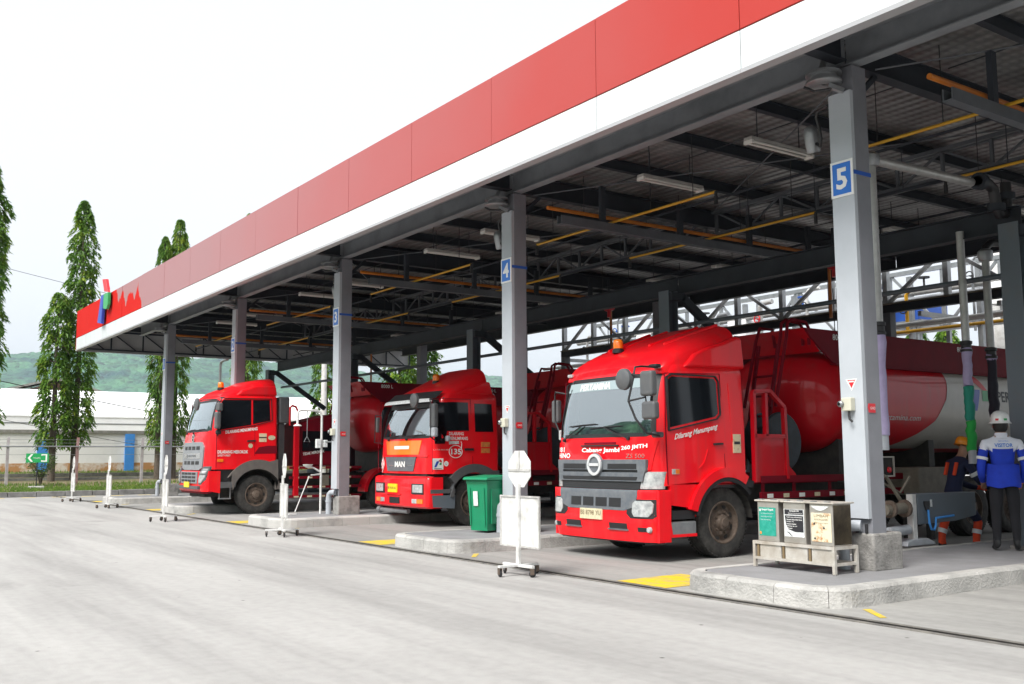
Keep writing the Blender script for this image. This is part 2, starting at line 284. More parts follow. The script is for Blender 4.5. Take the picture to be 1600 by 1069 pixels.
def leaf_mat(name, a, bcol, c):
    mt, n, b = new_mat(name); L = n.links.new
    oi = N(n, 'ShaderNodeNewGeometry')
    rp = N(n, 'ShaderNodeValToRGB'); e = rp.color_ramp.elements
    e[0].position = 0; e[0].color = c4(a); e[1].position = 1; e[1].color = c4(c)
    k = rp.color_ramp.elements.new(.6); k.color = c4(bcol)
    nzl = N(n, 'ShaderNodeTexNoise'); nzl.inputs['Scale'].default_value = 1.1; nzl.inputs['Detail'].default_value = 3; L(oi.outputs['Position'], nzl.inputs[0])
    mrl = N(n, 'ShaderNodeMapRange'); mrl.inputs[1].default_value = .35; mrl.inputs[2].default_value = .7; L(nzl.outputs[0], mrl.inputs[0])
    mxl = N(n, 'ShaderNodeMix'); mxl.inputs[0].default_value = .5; L(oi.outputs['Random Per Island'], mxl.inputs[2]); L(mrl.outputs[0], mxl.inputs[3]); L(mxl.outputs[0], rp.inputs[0]); L(rp.outputs[0], b.inputs['Base Color'])
    b.inputs['Roughness'].default_value = .45
    out = n.nodes['Material Output']
    tl = N(n, 'ShaderNodeBsdfTranslucent'); L(rp.outputs[0], tl.inputs[0])
    ms = N(n, 'ShaderNodeMixShader'); ms.inputs[0].default_value = .42; L(b.outputs[0], ms.inputs[1]); L(tl.outputs[0], ms.inputs[2]); L(ms.outputs[0], out.inputs[0])
    return mt
M['leaf'] = leaf_mat('ashoka_leaf', (.05, .14, .02), (.14, .27, .03), (.40, .46, .045))
M['leaf_b'] = leaf_mat('bush_leaf', (.05, .11, .03), (.09, .17, .04), (.22, .28, .07))
M['grass'] = leaf_mat('grass_blade', (.08, .17, .025), (.14, .25, .035), (.28, .33, .07))

# ------------------------------------------------------------------ mesh helpers
class MB:
    def __init__(s): s.v = []; s.f = []; s.m = []
    def add(s, vs, fs, mi=0):
        o = len(s.v); s.v += [tuple(p) for p in vs]; s.f += [tuple(i+o for i in f) for f in fs]; s.m += [mi]*len(fs); return s
    def box(s, a, b, mi=0):
        x0, y0, z0 = [min(p, q) for p, q in zip(a, b)]; x1, y1, z1 = [max(p, q) for p, q in zip(a, b)]
        return s.add([(x0,y0,z0),(x1,y0,z0),(x1,y1,z0),(x0,y1,z0),(x0,y0,z1),(x1,y0,z1),(x1,y1,z1),(x0,y1,z1)],
              [(3,2,1,0),(4,5,6,7),(0,1,5,4),(1,2,6,5),(2,3,7,6),(3,0,4,7)], mi)
    def cbox(s, c, d, mi=0): return s.box([c[i]-d[i]/2 for i in range(3)], [c[i]+d[i]/2 for i in range(3)], mi)
    def bar(s, p, q, wd, ht, mi=0, upv=(0,0,1)):
        p, q = Vector(p), Vector(q); d = (q-p).normalized(); u = Vector(upv)
        if abs(d.dot(u)) > .98: u = Vector((0,1,0))
        r = d.cross(u).normalized(); u = r.cross(d)
        vs = []
        for c in (p, q):
            for a, b in ((-1,-1),(1,-1),(1,1),(-1,1)): vs.append(c + r*a*wd/2 + u*b*ht/2)
        return s.add(vs, [(0,1,2,3)[::-1] if 0 else (3,2,1,0),(4,5,6,7),(0,1,5,4),(1,2,6,5),(2,3,7,6),(3,0,4,7)], mi)
    def ibeam(s, p, q, wd, ht, tw=.012, tf=.018, mi=0):
        """I-section with top face at the line p-q raised ht/2"""
        p, q = Vector(p), Vector(q); z = Vector((0,0,1))
        s.bar(p+z*(ht/2-tf/2), q+z*(ht/2-tf/2), wd, tf, mi); s.bar(p-z*(ht/2-tf/2), q-z*(ht/2-tf/2), wd, tf, mi)
        s.bar(p, q, tw, ht-2*tf, mi); return s
    def tube(s, pts, r, n=10, mi=0, caps=True):
        pts = [Vector(p) for p in pts]; o = len(s.v); k = len(pts); prev = None
        for i, p in enumerate(pts):
            d = (pts[min(i+1,k-1)] - pts[max(i-1,0)]).normalized()
            if prev is None:
                u = Vector((0,0,1)) if abs(d.z) < .9 else Vector((1,0,0)); u = (u - d*u.dot(d)).normalized()
            else: u = (prev - d*prev.dot(d)).normalized()
            prev = u; v = d.cross(u); rr = r[i] if isinstance(r, (list, tuple)) else r
            for j in range(n):
                a = 2*math.pi*j/n; s.v.append(tuple(p + u*math.cos(a)*rr + v*math.sin(a)*rr))
        for i in range(k-1):
            for j in range(n):
                a = o+i*n+j; b = o+i*n+(j+1)%n; s.f.append((a, b, b+n, a+n)); s.m.append(mi)
        if caps:
            s.f.append(tuple(o+j for j in range(n))[::-1]); s.m.append(mi)
            s.f.append(tuple(o+(k-1)*n+j for j in range(n))); s.m.append(mi)
        return s
    def lathe(s, prof, c=(0,0,0), axis='z', n=24, mi=0):
        """prof: list of (radius, height along axis)"""
        o = len(s.v); k = len(prof)
        for (r, h) in prof:
            for j in range(n):
                a = 2*math.pi*j/n; x, y = r*math.cos(a), r*math.sin(a)
                p = (x, y, h) if axis == 'z' else ((h, x, y) if axis == 'x' else (y, h, x))
                s.v.append((p[0]+c[0], p[1]+c[1], p[2]+c[2]))
        for i in range(k-1):
            for j in range(n):
                a = o+i*n+j; b = o+i*n+(j+1)%n; s.f.append((a, b, b+n, a+n)); s.m.append(mi)
        return s
    def prism(s, poly, axis, a, b, mi=0):
        """poly: 2-D points; axis 'x': (y,z), 'y': (x,z), 'z': (x,y)"""
        def P(p, h): return (h,p[0],p[1]) if axis=='x' else ((p[0],h,p[1]) if axis=='y' else (p[0],p[1],h))
        n = len(poly); vs = [P(p, a) for p in poly] + [P(p, b) for p in poly]
        fs = [tuple(range(n))[::-1], tuple(range(n, 2*n))] + [(i,(i+1)%n,n+(i+1)%n,n+i) for i in range(n)]
        return s.add(vs, fs, mi)
    def grid(s, rows, mi=0, flip=False):
        o = len(s.v); h = len(rows); wd = len(rows[0])
        for r in rows: s.v += [tuple(p) for p in r]
        for i in range(h-1):
            for j in range(wd-1):
                a = o+i*wd+j; f = (a, a+1, a+1+wd, a+wd); s.f.append(f[::-1] if flip else f); s.m.append(mi)
        return s
    def build(s, name, mats, parent=None, smooth=None, bevel=0, loc=None, fixn=True, seg=2):
        me = bpy.data.meshes.new(name); me.from_pydata(s.v, [], s.f)
        if not isinstance(mats, (list, tuple)): mats = [mats]
        for k in mats: me.materials.append(M[k] if isinstance(k, str) else k)
        if len(mats) > 1: me.polygons.foreach_set('material_index', s.m)
        if fixn:
            import bmesh
            bm = bmesh.new(); bm.from_mesh(me); bmesh.ops.recalc_face_normals(bm, faces=bm.faces); bm.to_mesh(me); bm.free()
        if smooth:
            me.polygons.foreach_set('use_smooth', [True]*len(me.polygons)); me.set_sharp_from_angle(angle=R(smooth))
        me.update()
        o = bpy.data.objects.new(name, me); COL.objects.link(o)
        if parent: o.parent = parent
        if loc: o.location = loc
        if bevel:
            bv = o.modifiers.new('bevel', 'BEVEL'); bv.width = bevel; bv.segments = seg; bv.limit_method = 'ANGLE'; bv.angle_limit = R(40)
            bv.harden_normals = False
        return o
def empty(name, loc=(0,0,0), rz=0, label=None, cat=None, group=None):
    o = bpy.data.objects.new(name, None); COL.objects.link(o); o.location = loc; o.rotation_euler = (0,0,rz); o.empty_display_size = .1
    tag(o, label, cat, group); return o
def tag(o, label=None, cat=None, group=None, kind=None):
    if label: o['label'] = label
    if cat: o['category'] = cat
    if group: o['group'] = group
    if kind: o['kind'] = kind
    return o
def copy_tree(o, parent=None):
    c = o.copy(); COL.objects.link(c)
    if parent: c.parent = parent
    for ch in list(o.children): copy_tree(ch, c)
    return c
_txt = {}
def text_data(s, size=1.0, shear=0.0, bold=0.0):
    """outline of a word as flat polygons, left-bottom at 0,0"""
    k = (s, shear, bold)
    if k not in _txt:
        cu = bpy.data.curves.new('t', 'FONT'); cu.body = s; cu.size = 1; cu.shear = shear; cu.offset = bold; cu.resolution_u = 2
        ob = bpy.data.objects.new('t', cu); COL.objects.link(ob); bpy.context.view_layer.update()
        me = bpy.data.meshes.new_from_object(ob.evaluated_get(bpy.context.evaluated_depsgraph_get()))
        v = [(p.co.x, p.co.y) for p in me.vertices]; f = [tuple(p.vertices) for p in me.polygons]
        bpy.data.objects.remove(ob); bpy.data.curves.remove(cu); bpy.data.meshes.remove(me)
        x0 = min(p[0] for p in v); y0 = min(p[1] for p in v)
        v = [(p[0]-x0, p[1]-y0) for p in v]; _txt[k] = (v, f)
    v, f = _txt[k]
    wd = max(p[0] for p in v); ht = max(p[1] for p in v)
    return v, f, wd, ht
def lettering(s, height, mapper, mt, parent, width=None, shear=0.0, bold=0.0, name='lettering', slope=0.0):
    """mapper(u, v) -> 3-D point; u to the right, v up, metres"""
    v, f, wd, ht = text_data(s, 1, shear, bold)
    sy = height/ht; sx = width/wd if width else sy
    mb = MB(); mb.add([mapper(p[0]*sx, p[1]*sy + slope*p[0]*sx) for p in v], f)
    return mb.build(name, mt, parent, fixn=False)
def pw(tab, z):
    if z <= tab[0][0]: return tab[0][1]
    for (a, b), (c, d) in zip(tab, tab[1:]):
        if z <= c: return b + (d-b)*(z-a)/(c-a)
    return tab[-1][1]

# ------------------------------------------------------------------ layout constants (metres)
S = 6.8
XC = [-6.967 - S*k for k in range(5)] + [-6.967 + S*k for k in range(1, 5)]     # columns 5,4,3,2,1, then those past the right of the frame
YC = 9.48; CW = 0.30
YF = 8.0; ZB, ZM, ZT = 5.56, 6.055, 7.10               # fascia
XE, XR = -40.85, 23.5                                  # ends of the canopy
YBK = 22.5
IZ = 0.2

# ------------------------------------------------------------------ ground
def ground():
    mb = MB(); mb.add([(-5000,-5000,0),(5000,-5000,0),(5000,5000,0),(-5000,5000,0)], [(0,1,2,3)])
    tag(mb.build('ground', 'apron', fixn=False), kind='structure')
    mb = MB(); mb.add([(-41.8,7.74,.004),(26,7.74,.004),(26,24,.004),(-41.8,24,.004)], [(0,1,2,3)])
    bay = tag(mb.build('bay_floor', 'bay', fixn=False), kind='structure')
    # slot drain along the front of the bays
    mb = MB(); mb.add([(-41.8,7.60,.005),(26,7.60,.005),(26,7.705,.005),(-41.8,7.705,.005)], [(0,1,2,3)])
    dr = tag(mb.build('drain_channel', 'drain', fixn=False), kind='structure')
    for y in (7.58, 7.722):
        mb = MB(); mb.box((-41.8, y-.018, 0), (26, y+.018, .012)); mb.build('drain_edge', 'drain_edge', dr)
    # yellow paint beside the islands
    for k in range(5):
        x = XC[k] - 1.25
        mb = MB(); mb.add([(x-.02,7.775,.008),(x-.02,8.85,.008),(x-.88,8.85,.008),(x-.84,7.775,.008)], [(0,1,2,3)])
        mb.build('paint_marking', 'yellow_paint', bay, fixn=False)
        x = XC[k] + 1.05
        mb = MB(); mb.add([(x-.10,8.20,.008),(x+.30,7.90,.008),(x+.33,7.96,.008),(x-.06,8.27,.008)], [(0,1,2,3)])
        mb.build('paint_marking', 'yellow_paint', bay, fixn=False)
ground()

# ------------------------------------------------------------------ loading islands with kerb stones
def island(k, label):
    xc = XC[k]; x0, x1, y0, y1 = xc-1.24, xc+.86, 7.86, 21.0
    root = empty('loading_island', (xc, y0, 0), 0, label, 'island', 'concrete loading islands between the bays')
    path = []  # outer edge from the rear right, round the front, to the rear left
    r = .42
    def arc(cx, cy, a0, a1, n=6):
        return [(cx+r*math.cos(R(a0+(a1-a0)*i/n)), cy+r*math.sin(R(a0+(a1-a0)*i/n))) for i in range(n+1)]
    path += [(x1, y1)] + arc(x1-r, y0+r, 0, -90) + arc(x0+r, y0+r, -90, -180) + [(x0, y1)]
    # resample
    seg = []; L = 0; P = [Vector((p[0]-xc, p[1]-y0)) for p in path]
    cum = [0]
    for a, b in zip(P, P[1:]): cum.append(cum[-1] + (b-a).length)
    T = cum[-1]
    def pt(s):
        s = max(0, min(T, s))
        for i in range(len(P)-1):
            if s <= cum[i+1]+1e-9:
                t = (s-cum[i])/max(1e-9, cum[i+1]-cum[i]); p = P[i].lerp(P[i+1], t); d = (P[i+1]-P[i]).normalized(); return p, Vector((d.y, -d.x))
    def nrm(s):
        a, _ = pt(s-.03); b, _ = pt(s+.03); d = (b-a).normalized(); return Vector((d.y, -d.x)) * -1
    cuts = [0]
    while cuts[-1] < T-.3:
        c = cuts[-1]; near = min(pt(c)[0].y, pt(min(T, c+.5))[0].y)
        cuts.append(min(T, c + (.62 if near < 5.5 else 1.3) * random.uniform(.93, 1.07)))
    wd, g = .17, .003
    for a, b in zip(cuts, cuts[1:]):
        a += g; b -= g; n = 5; dz = random.uniform(-.003, .003); dn = random.uniform(-.003, .003)
        rows = []
        for i in range(n+1):
            s = a + (b-a)*i/n; p, _ = pt(s); q = nrm(s)      # q points outwards
            def off(d, z): return (p.x + q.x*(d+dn), p.y + q.y*(d+dn), z)
            rows.append([off(0,0), off(-.008,IZ-.035+dz), off(-.03,IZ-.008+dz), off(-.05,IZ+dz), off(-wd,IZ+dz), off(-wd,0)])
        mb = MB(); mb.grid(rows); o = 0
        mb.f.append(tuple(range(6))); mb.m.append(0); mb.f.append(tuple(range(n*6, n*6+6))); mb.m.append(0)
        mb.build('kerb_stone', 'kerb', root)
    inner = []
    for i in range(60):
        s = T*i/59; p, _ = pt(s); q = nrm(s); inner.append((p.x - q.x*(wd-.01), p.y - q.y*(wd-.01)))
    mb = MB(); mb.prism(inner, 'z', 0, IZ-.004); mb.build('slab', 'island', root)
    return root
for k, l in enumerate(['concrete island with column 5, stained kerb stones and three waste bins on it',
                       'concrete island under column 4 carrying the green wheelie bin',
                       'concrete island under column 3 with the white pipe hoop on it',
                       'concrete island in front of the fourth column from the number 5 column',
                       'farthest concrete island, at the last column next to the grass verge']):
    island(k, l)

# ------------------------------------------------------------------ canopy
canopy = empty('loading_canopy', (0, 0, 0), 0, 'long flat loading canopy with red and white fascia on grey steel columns', 'canopy')
def columns():
    for k, x in enumerate(XC):
        h = CW/2; zb = IZ if k < 5 else 0
        mb = MB()   # box section: a front cover plate stops short of the foot, the other three sides run down
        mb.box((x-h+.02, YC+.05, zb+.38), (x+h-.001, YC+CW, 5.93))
        c = mb.build('column', 'col_dark', canopy, bevel=.006)
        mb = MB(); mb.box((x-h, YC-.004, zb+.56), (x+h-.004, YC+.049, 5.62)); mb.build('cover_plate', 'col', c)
        mb = MB(); mb.box((x-.13, YC+.03, zb-.02 if k < 5 else 0), (x+.17, YC+.56, zb+.40)); mb.build('plinth', 'plinth', c, bevel=.025)
        mb = MB(); mb.tube([(x-.16, YC-.05, zb), (x-.16, YC-.05, zb+.36), (x-.145, YC-.045, zb+.43), (x-.10, YC-.03, zb+.47), (x-.04, YC-.01, zb+.48), (x+.03, YC+.02, zb+.48)], .062, 12)
        mb.tube([(x-.16, YC-.05, zb+.26), (x-.16, YC-.05, zb+.31)], .072, 12)
        mb.build('drain_pipe', 'pvc', c, smooth=40)
        for dx in (-.04, .08):
            mb = MB(); mb.tube([(x+dx, YC+.04, zb+.40), (x+dx, YC+.04, zb+.50)], .018, 8); mb.build('anchor_bolt', 'black', c)
        if k < 5:
            mb = MB(); mb.add([(x-.075, YC-.0065, 2.30), (x+.075, YC-.0065, 2.30), (x, YC-.0065, 2.165)], [(0,1,2)])
            t = mb.build('triangle_sticker', 'white_mark', c, fixn=False)
            mb = MB(); mb.add([(x-.052, YC-.009, 2.289), (x+.052, YC-.009, 2.289), (x, YC-.009, 2.196)], [(0,1,2)]); 
            mb.build('sticker_print', 'logo_red', c, fixn=False)
            mb = MB(); mb.box((x-.035, YC-.011, 2.262), (x+.035, YC-.010, 2.278)); mb.build('sticker_print', 'white_mark', c)
            mb = MB(); mb.prism([(YC+.06, 1.98), (YC+.075, 2.02), (YC+.19, 2.02), (YC+.19, 1.92), (YC+.075, 1.92)], 'x', x+h+.001, x+h+.006); mb.build('arrow_sticker', 'logo_red', c)
            lettering('GND', .03, lambda u, v: (x+h+.0075, YC+.095+u, 1.955+v), 'white_mark', c, name='sticker_print')
columns()
def roof_frame():
    Yb = YC + CW/2
    # front and back eave beams on the columns, one length per bay
    xs = [XE+2.9] + sorted(XC) + [XR]
    for a, b in zip(xs, xs[1:]):
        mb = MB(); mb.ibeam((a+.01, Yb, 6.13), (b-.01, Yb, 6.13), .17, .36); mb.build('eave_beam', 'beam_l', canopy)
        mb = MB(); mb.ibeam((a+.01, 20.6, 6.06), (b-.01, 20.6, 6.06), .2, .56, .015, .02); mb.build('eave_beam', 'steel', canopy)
    for x in sorted(XC):
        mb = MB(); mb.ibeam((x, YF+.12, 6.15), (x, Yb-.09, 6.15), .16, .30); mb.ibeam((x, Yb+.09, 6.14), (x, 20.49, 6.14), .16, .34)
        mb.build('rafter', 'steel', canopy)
        h = CW/2
        mb = MB(); mb.box((x-h, 19.28, 0), (x+h, 19.28+CW, 5.97)); mb.build('rear_column', 'col_dark', canopy, bevel=.006)
        # gusset and short brace under the rafter
        mb = MB(); mb.bar((x, Yb+.16, 5.62), (x, Yb+.55, 5.97), .05, .06); mb.build('knee_brace', 'steel', canopy)
    # purlins along the depth of the roof
    i = 0; x = XE + 1.0
    while x < XR-.3:
        if min(abs(x-c) for c in XC) > .35:
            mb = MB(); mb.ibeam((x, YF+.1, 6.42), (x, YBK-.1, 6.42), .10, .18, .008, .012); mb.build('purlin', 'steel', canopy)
        x += S/4
    # ridge truss across the bays
    for a, b in zip(sorted(XC), sorted(XC)[1:]):
        mb = MB(); y = 14.45
        for z in (6.26, 5.80):
            for dy in (-.07, .07): mb.bar((a+.1, y+dy, z), (b-.1, y+dy, z), .06, .06)
        n = 8
        for j in range(n+1):
            xx = a+.15+(b-a-.3)*j/n; mb.bar((xx, y, 5.8), (xx, y, 6.26), .05, .05)
        for j in range(n):
            xa, xb = a+.15+(b-a-.3)*j/n, a+.15+(b-a-.3)*(j+1)/n
            mb.bar((xa, y, 5.8 if j % 2 else 6.26), (xb, y, 6.26 if j % 2 else 5.8), .035, .035)
        mb.build('ridge_truss', 'steel_l', canopy)
        # flat sag rods under the purlins and diagonal wind bracing
        for yy in (11.6, 17.4):
            mb = MB(); mb.tube([(a+.1, yy, 6.36), (b-.1, yy, 6.36)], .009, 5); mb.build('sag_rod', 'steel', canopy)
        mb = MB(); mb.tube([(a+.2, 9.9, 5.93), (b-.3, 14.2, 6.2)], .012, 5); mb.tube([(b-.2, 9.9, 5.96), (a+.3, 14.2, 6.2)], .012, 5); mb.build('wind_brace', 'steel_l', canopy)
    for yy, zz, rr in ((12.1,5.72,.022), (13.9,5.62,.03), (16.2,5.70,.022), (18.6,5.66,.03)):
        mb = MB(); mb.tube([(XE+1.5, yy, zz), (XR-.5, yy, zz)], rr, 6); mb.build('conduit', 'steel', canopy)
    for q in range(34):
        xx = -38+q*1.7; mb = MB(); mb.tube([(xx, 13.9, 5.62), (xx, 13.9, 6.5)], .008, 5); mb.build('conduit_hanger', 'steel', canopy)
    mb = MB(); mb.box((XE, YF+.06, 6.515), (XR, YBK, 6.56)); mb.build('roof_deck', 'deck', canopy)
    # far gable: cladding sheets on a light truss
    gy = YF+.03; n = 12; st = (YBK-gy)/n
    for j in range(n):
        mb = MB(); mb.box((XE-.03, gy+st*j+.004, ZB+.02), (XE, gy+st*(j+1)-.004, ZT-.05)); mb.build('gable_sheet', 'gable', canopy)
    mb = MB()
    for z in (5.66, 6.36): mb.bar((XE+.1, gy, z), (XE+.1, YBK, z), .06, .06)
    for j in range(n+1):
        y = gy+st*j
        mb.bar((XE+.1, y, 5.66), (XE+.1, y, 6.36), .05, .05)
        if j < n: mb.bar((XE+.1, y, 6.36), (XE+.1, y+st*.8, 5.66), .04, .04)
    mb.build('gable_truss', 'steel', canopy)
    mb = MB(); mb.bar((XE, YF+.03, ZB+.01), (XE, YBK, ZB+.01), .07, .03); mb.build('gable_lip', 'lip', canopy)
roof_frame()
def fascia():
    pw_ = 2.44; x = -7.09 + pw_*12; xs = []
    while x > XE+.3: xs.append(x); x -= pw_
    xs.append(XE)
    for a, b in zip(xs, xs[1:]):
        t = random.uniform(-.004, .004)
        mb = MB(); mb.box((b+.006, YF-.03, ZM+.008), (a-.006, YF+.02+t, ZT)); mb.v = [(p[0], p[1]+(t if p[1] < YF else 0), p[2]) for p in mb.v]
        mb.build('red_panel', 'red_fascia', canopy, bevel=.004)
        mb = MB(); mb.box((b+.006, YF-.03+t*.5, ZB+.05), (a-.006, YF+.02, ZM-.008)); mb.build('white_panel', 'white_fascia', canopy, bevel=.004)
        mb = MB(); mb.box((b+.002, YF-.045, ZB), (a-.002, YF+.10, ZB+.045)); mb.build('drip_lip', 'lip', canopy)
    mb = MB(); mb.box((XE, YF+.025, ZB+.05), (xs[0], YF+.05, ZT-.02)); mb.build('backing_frame', 'steel', canopy)
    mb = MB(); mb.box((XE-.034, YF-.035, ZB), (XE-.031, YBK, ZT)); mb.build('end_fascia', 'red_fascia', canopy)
fascia()

# emblem on the far end of the fascia
em = empty('emblem', (-35.9, 7.9, 6.07), 0, 'blue green and red raised emblem fixed to the far end of the fascia', 'emblem')
for nm, poly, mt in [('blue_bar', [(-.72,.09),(-.14,0),(.02,.9),(.02,1.0),(-.32,1.0)], 'logo_blue'),
                     ('green_bar', [(.06,.50),(.52,.42),(.70,.56),(.72,.98),(.06,1.0)], 'logo_green'),
                     ('red_bar', [(.14,1.08),(.62,1.0),(.28,1.50),(-.22,1.56)], 'logo_red')]:
    mb = MB(); mb.prism([(p[0], p[1]) for p in poly], 'y', -.10, .0); mb.build(nm, mt, em, bevel=.01)
mb = MB(); mb.bar((.2, .05, .9), (.2, .05, 1.25), .04, .04); mb.build('bracket', 'galv', em)

# ------------------------------------------------------------------ number signs on the columns
NUMS = ['5', '4', '3', '2', '1']; WORD = ['five', 'four', 'three', 'two', 'one']
for k in range(5):
    x = XC[k]; lab = 'white bordered blue sign with number %s strapped high on its column' % WORD[k]
    r = empty('number_sign', (x, YC-.004, 4.39), 0, lab, 'sign', 'number signs on the columns')
    mb = MB(); mb.box((-.150, -.016, 0), (.150, -.003, .42)); mb.build('plate', 'white_mark', r)
    mb = MB(); mb.box((-.122, -.019, .028), (.122, -.0165, .392)); mb.build('panel', 'blue_sign', r)
    v, f, wd, ht = text_data(NUMS[k], 1, 0, .02); s_ = .25/ht
    lettering(NUMS[k], .25, lambda u, q: (u-wd*s_/2, -.0215, .085+q), 'white_mark', r, bold=.03, name='digit')
    mb = MB(); mb.box((-CW/2-.004, .002, .24), (CW/2+.005, CW+.012, .285)); mb.build('strap', 'blue_band', r)

# ------------------------------------------------------------------ small equipment on columns
for k in range(3):
    x = XC[k]
    r = empty('switch_box', (x-.03, YC-.004, 1.9), 0, 'small cream switch box with dangling black cable on column ' + WORD[k], 'switch box', 'switch boxes on the front columns')
    mb = MB(); mb.box((-.06, -.085, .04), (.07, -.002, .19)); mb.build('housing', 'box_cream', r, bevel=.012)
    mb = MB(); mb.lathe([(.001, 0), (.035, 0), (.035, -.03), (.02, -.045)], (-.05, -.09, .12), 'y', 12); mb.build('knob', 'galv', r, smooth=40)
    mb = MB(); mb.tube([(.02, -.05, .04), (.02, -.055, 0), (.03, -.06, -.05), (.06, -.05, -.08)], .014, 8); mb.build('cable', 'black', r, smooth=60)
def reel(k):
    x = XC[k]
    r = empty('cable_reel', (x-.10, YC-.14, 5.70), 0, 'grey cable reel under the eave beam beside the head of column ' + WORD[k], 'cable reel', 'cable reels at the column heads')
    mb = MB(); mb.lathe([(.02,.02),(.19,.02),(.205,.03),(.205,.055),(.15,.06),(.15,.12),(.205,.125),(.205,.155),(.18,.165),(.02,.165)], (0,0,0), 'z', 28); mb.build('drum', 'galv', r, smooth=35)
    mb = MB(); mb.bar((.05, .02, .0), (.17, .13, -.08), .08, .05); mb.build('bracket', 'galv', r)
    mb = MB(); mb.bar((-.05, .0, .165), (-.05, .1, .36), .05, .05); mb.build('hanger', 'galv', r)
    mb = MB(); mb.tube([(-.2, -.1, .03), (-.1, -.05, -.04), (.06, .02, -.05), (.1, .05, 0)], .018, 8); mb.build('cable', 'black', r, smooth=60)
for k in range(5): reel(k)
def flood(k):
    x = XC[k]
    r = empty('floodlight', (x-.62, YC+.3, 5.12), R(-20), 'round hooded floodlight on a curved bracket beside column ' + WORD[k], 'floodlight', 'floodlights under the eave')
    mb = MB(); mb.lathe([(.001,.0),(.075,.0),(.085,.02),(.085,.24),(.07,.30),(.03,.33),(.001,.33)], (0,0,0), 'z', 18); mb.build('body', 'galv', r, smooth=40)
    mb = MB(); mb.lathe([(.001,-.004),(.07,-.004)], (0,0,0), 'z', 16); mb.build('lens', 'lamp_glass', r)
    mb = MB(); mb.tube([(.09,0,.1),(.16,0,.06),(.20,0,.14),(.20,0,.30),(.17,0,.40),(.22,0,.47),(.45,0,.50)], .02, 8); mb.build('bracket', 'black', r, smooth=50)
    r.rotation_euler = (R(14), R(10), R(-20))
for k in range(3): flood(k)

# fluorescent fittings
fx = []
def fixture(x, y, label):
    r = empty('tube_light', (x, y, 5.79), 0, label, 'tube light', 'twin tube lights under the canopy')
    mb = MB(); mb.box((-.075, 0, .05), (.075, 1.34, .10)); mb.build('tray', 'tube_tray', r, bevel=.01)
    for dx in (-.055, .055):
        mb = MB(); mb.tube([(dx, .05, .03), (dx, 1.29, .03)], .018, 8); mb.build('tube', 'tube', r, smooth=50)
    for yy in (.2, 1.1):
        mb = MB(); mb.tube([(0, yy, .11), (0, yy, .60)], .008, 5); mb.build('hanger', 'steel', r)
    for yy in (0.0, 1.3):
        mb = MB(); mb.box((-.078, yy, .0), (.078, yy+.04, .05)); mb.build('end_cap', 'tube', r)
bayname = {0: 'first bay', 1: 'second bay', 2: 'third bay', 3: 'last bay'}
for k in range(4):
    for j, dx in enumerate((4.55, 2.32)):
        fixture(XC[k+1]+dx, 10.45, 'twin tube light, front of the %s, %s' % (bayname[k], 'side towards column ' + WORD[k] if j == 0 else 'side towards column ' + WORD[k+1]))
        fixture(XC[k+1]+dx, 16.85, 'twin tube light, rear of the %s, %s' % (bayname[k], 'side towards column ' + WORD[k] if j == 0 else 'side towards column ' + WORD[k+1]))

# sprinkler lines: orange main on a tray with yellow branches
def sprinkler(k):
    x = XC[k] + 1.17
    lab = 'orange fire pipe with yellow branches ' + {0: 'beyond column five at the picture edge', 1: 'over the nearest truck', 2: 'over the truck with the orange hood', 3: 'over the farthest truck', 4: 'in the last bay next to the gable'}[k]
    r = empty('sprinkler_line', (x, 9.5, 5.4), 0, lab, 'fire pipe', 'sprinkler lines under the canopy')
    mb = MB(); mb.tube([(-.06, .02, .07), (-.06, 7.0, .07), (-.06, 7.12, .03), (-.06, 7.15, -.1), (-.06, 7.15, -1.2)], .034, 10); mb.build('main_pipe', 'orange_pipe', r, smooth=50)
    mb = MB(); mb.box((-.02, .18, -.20), (.10, 7.0, -.185)); mb.box((-.02, .18, -.185), (-.005, 7.0, -.06)); mb.box((.085, .18, -.185), (.10, 7.0, -.06)); mb.build('cable_tray', 'steel_l', r)
    for y in (1.1, 2.9, 4.7, 6.4):
        mb = MB(); mb.box((.0, y-.05, -.06), (.07, y+.05, .56)); mb.build('tray_hanger', 'steel', r)
    for y in (1.3, 3.6, 6.0):
        mb = MB(); mb.tube([(-2.1, y, -.03), (2.42, y, -.03)], .022, 8); b = mb.build('branch_pipe', 'yellow_pipe', r, smooth=50)
        for xx in (-2.1, 2.42):
            mb = MB(); mb.tube([(xx, y, -.02), (xx, y, -.10)], .024, 8); mb.tube([(xx, y, -.10), (xx, y, -.22)], .03, 8); mb.build('nozzle', 'black', b, smooth=50)
        for xx in (-1.6, -.7, 1.0, 1.95):
            mb = MB(); mb.tube([(xx, y, 0), (xx, y, .95)], .007, 5); mb.build('hanger_rod', 'black', b)
for k in range(5): sprinkler(k)

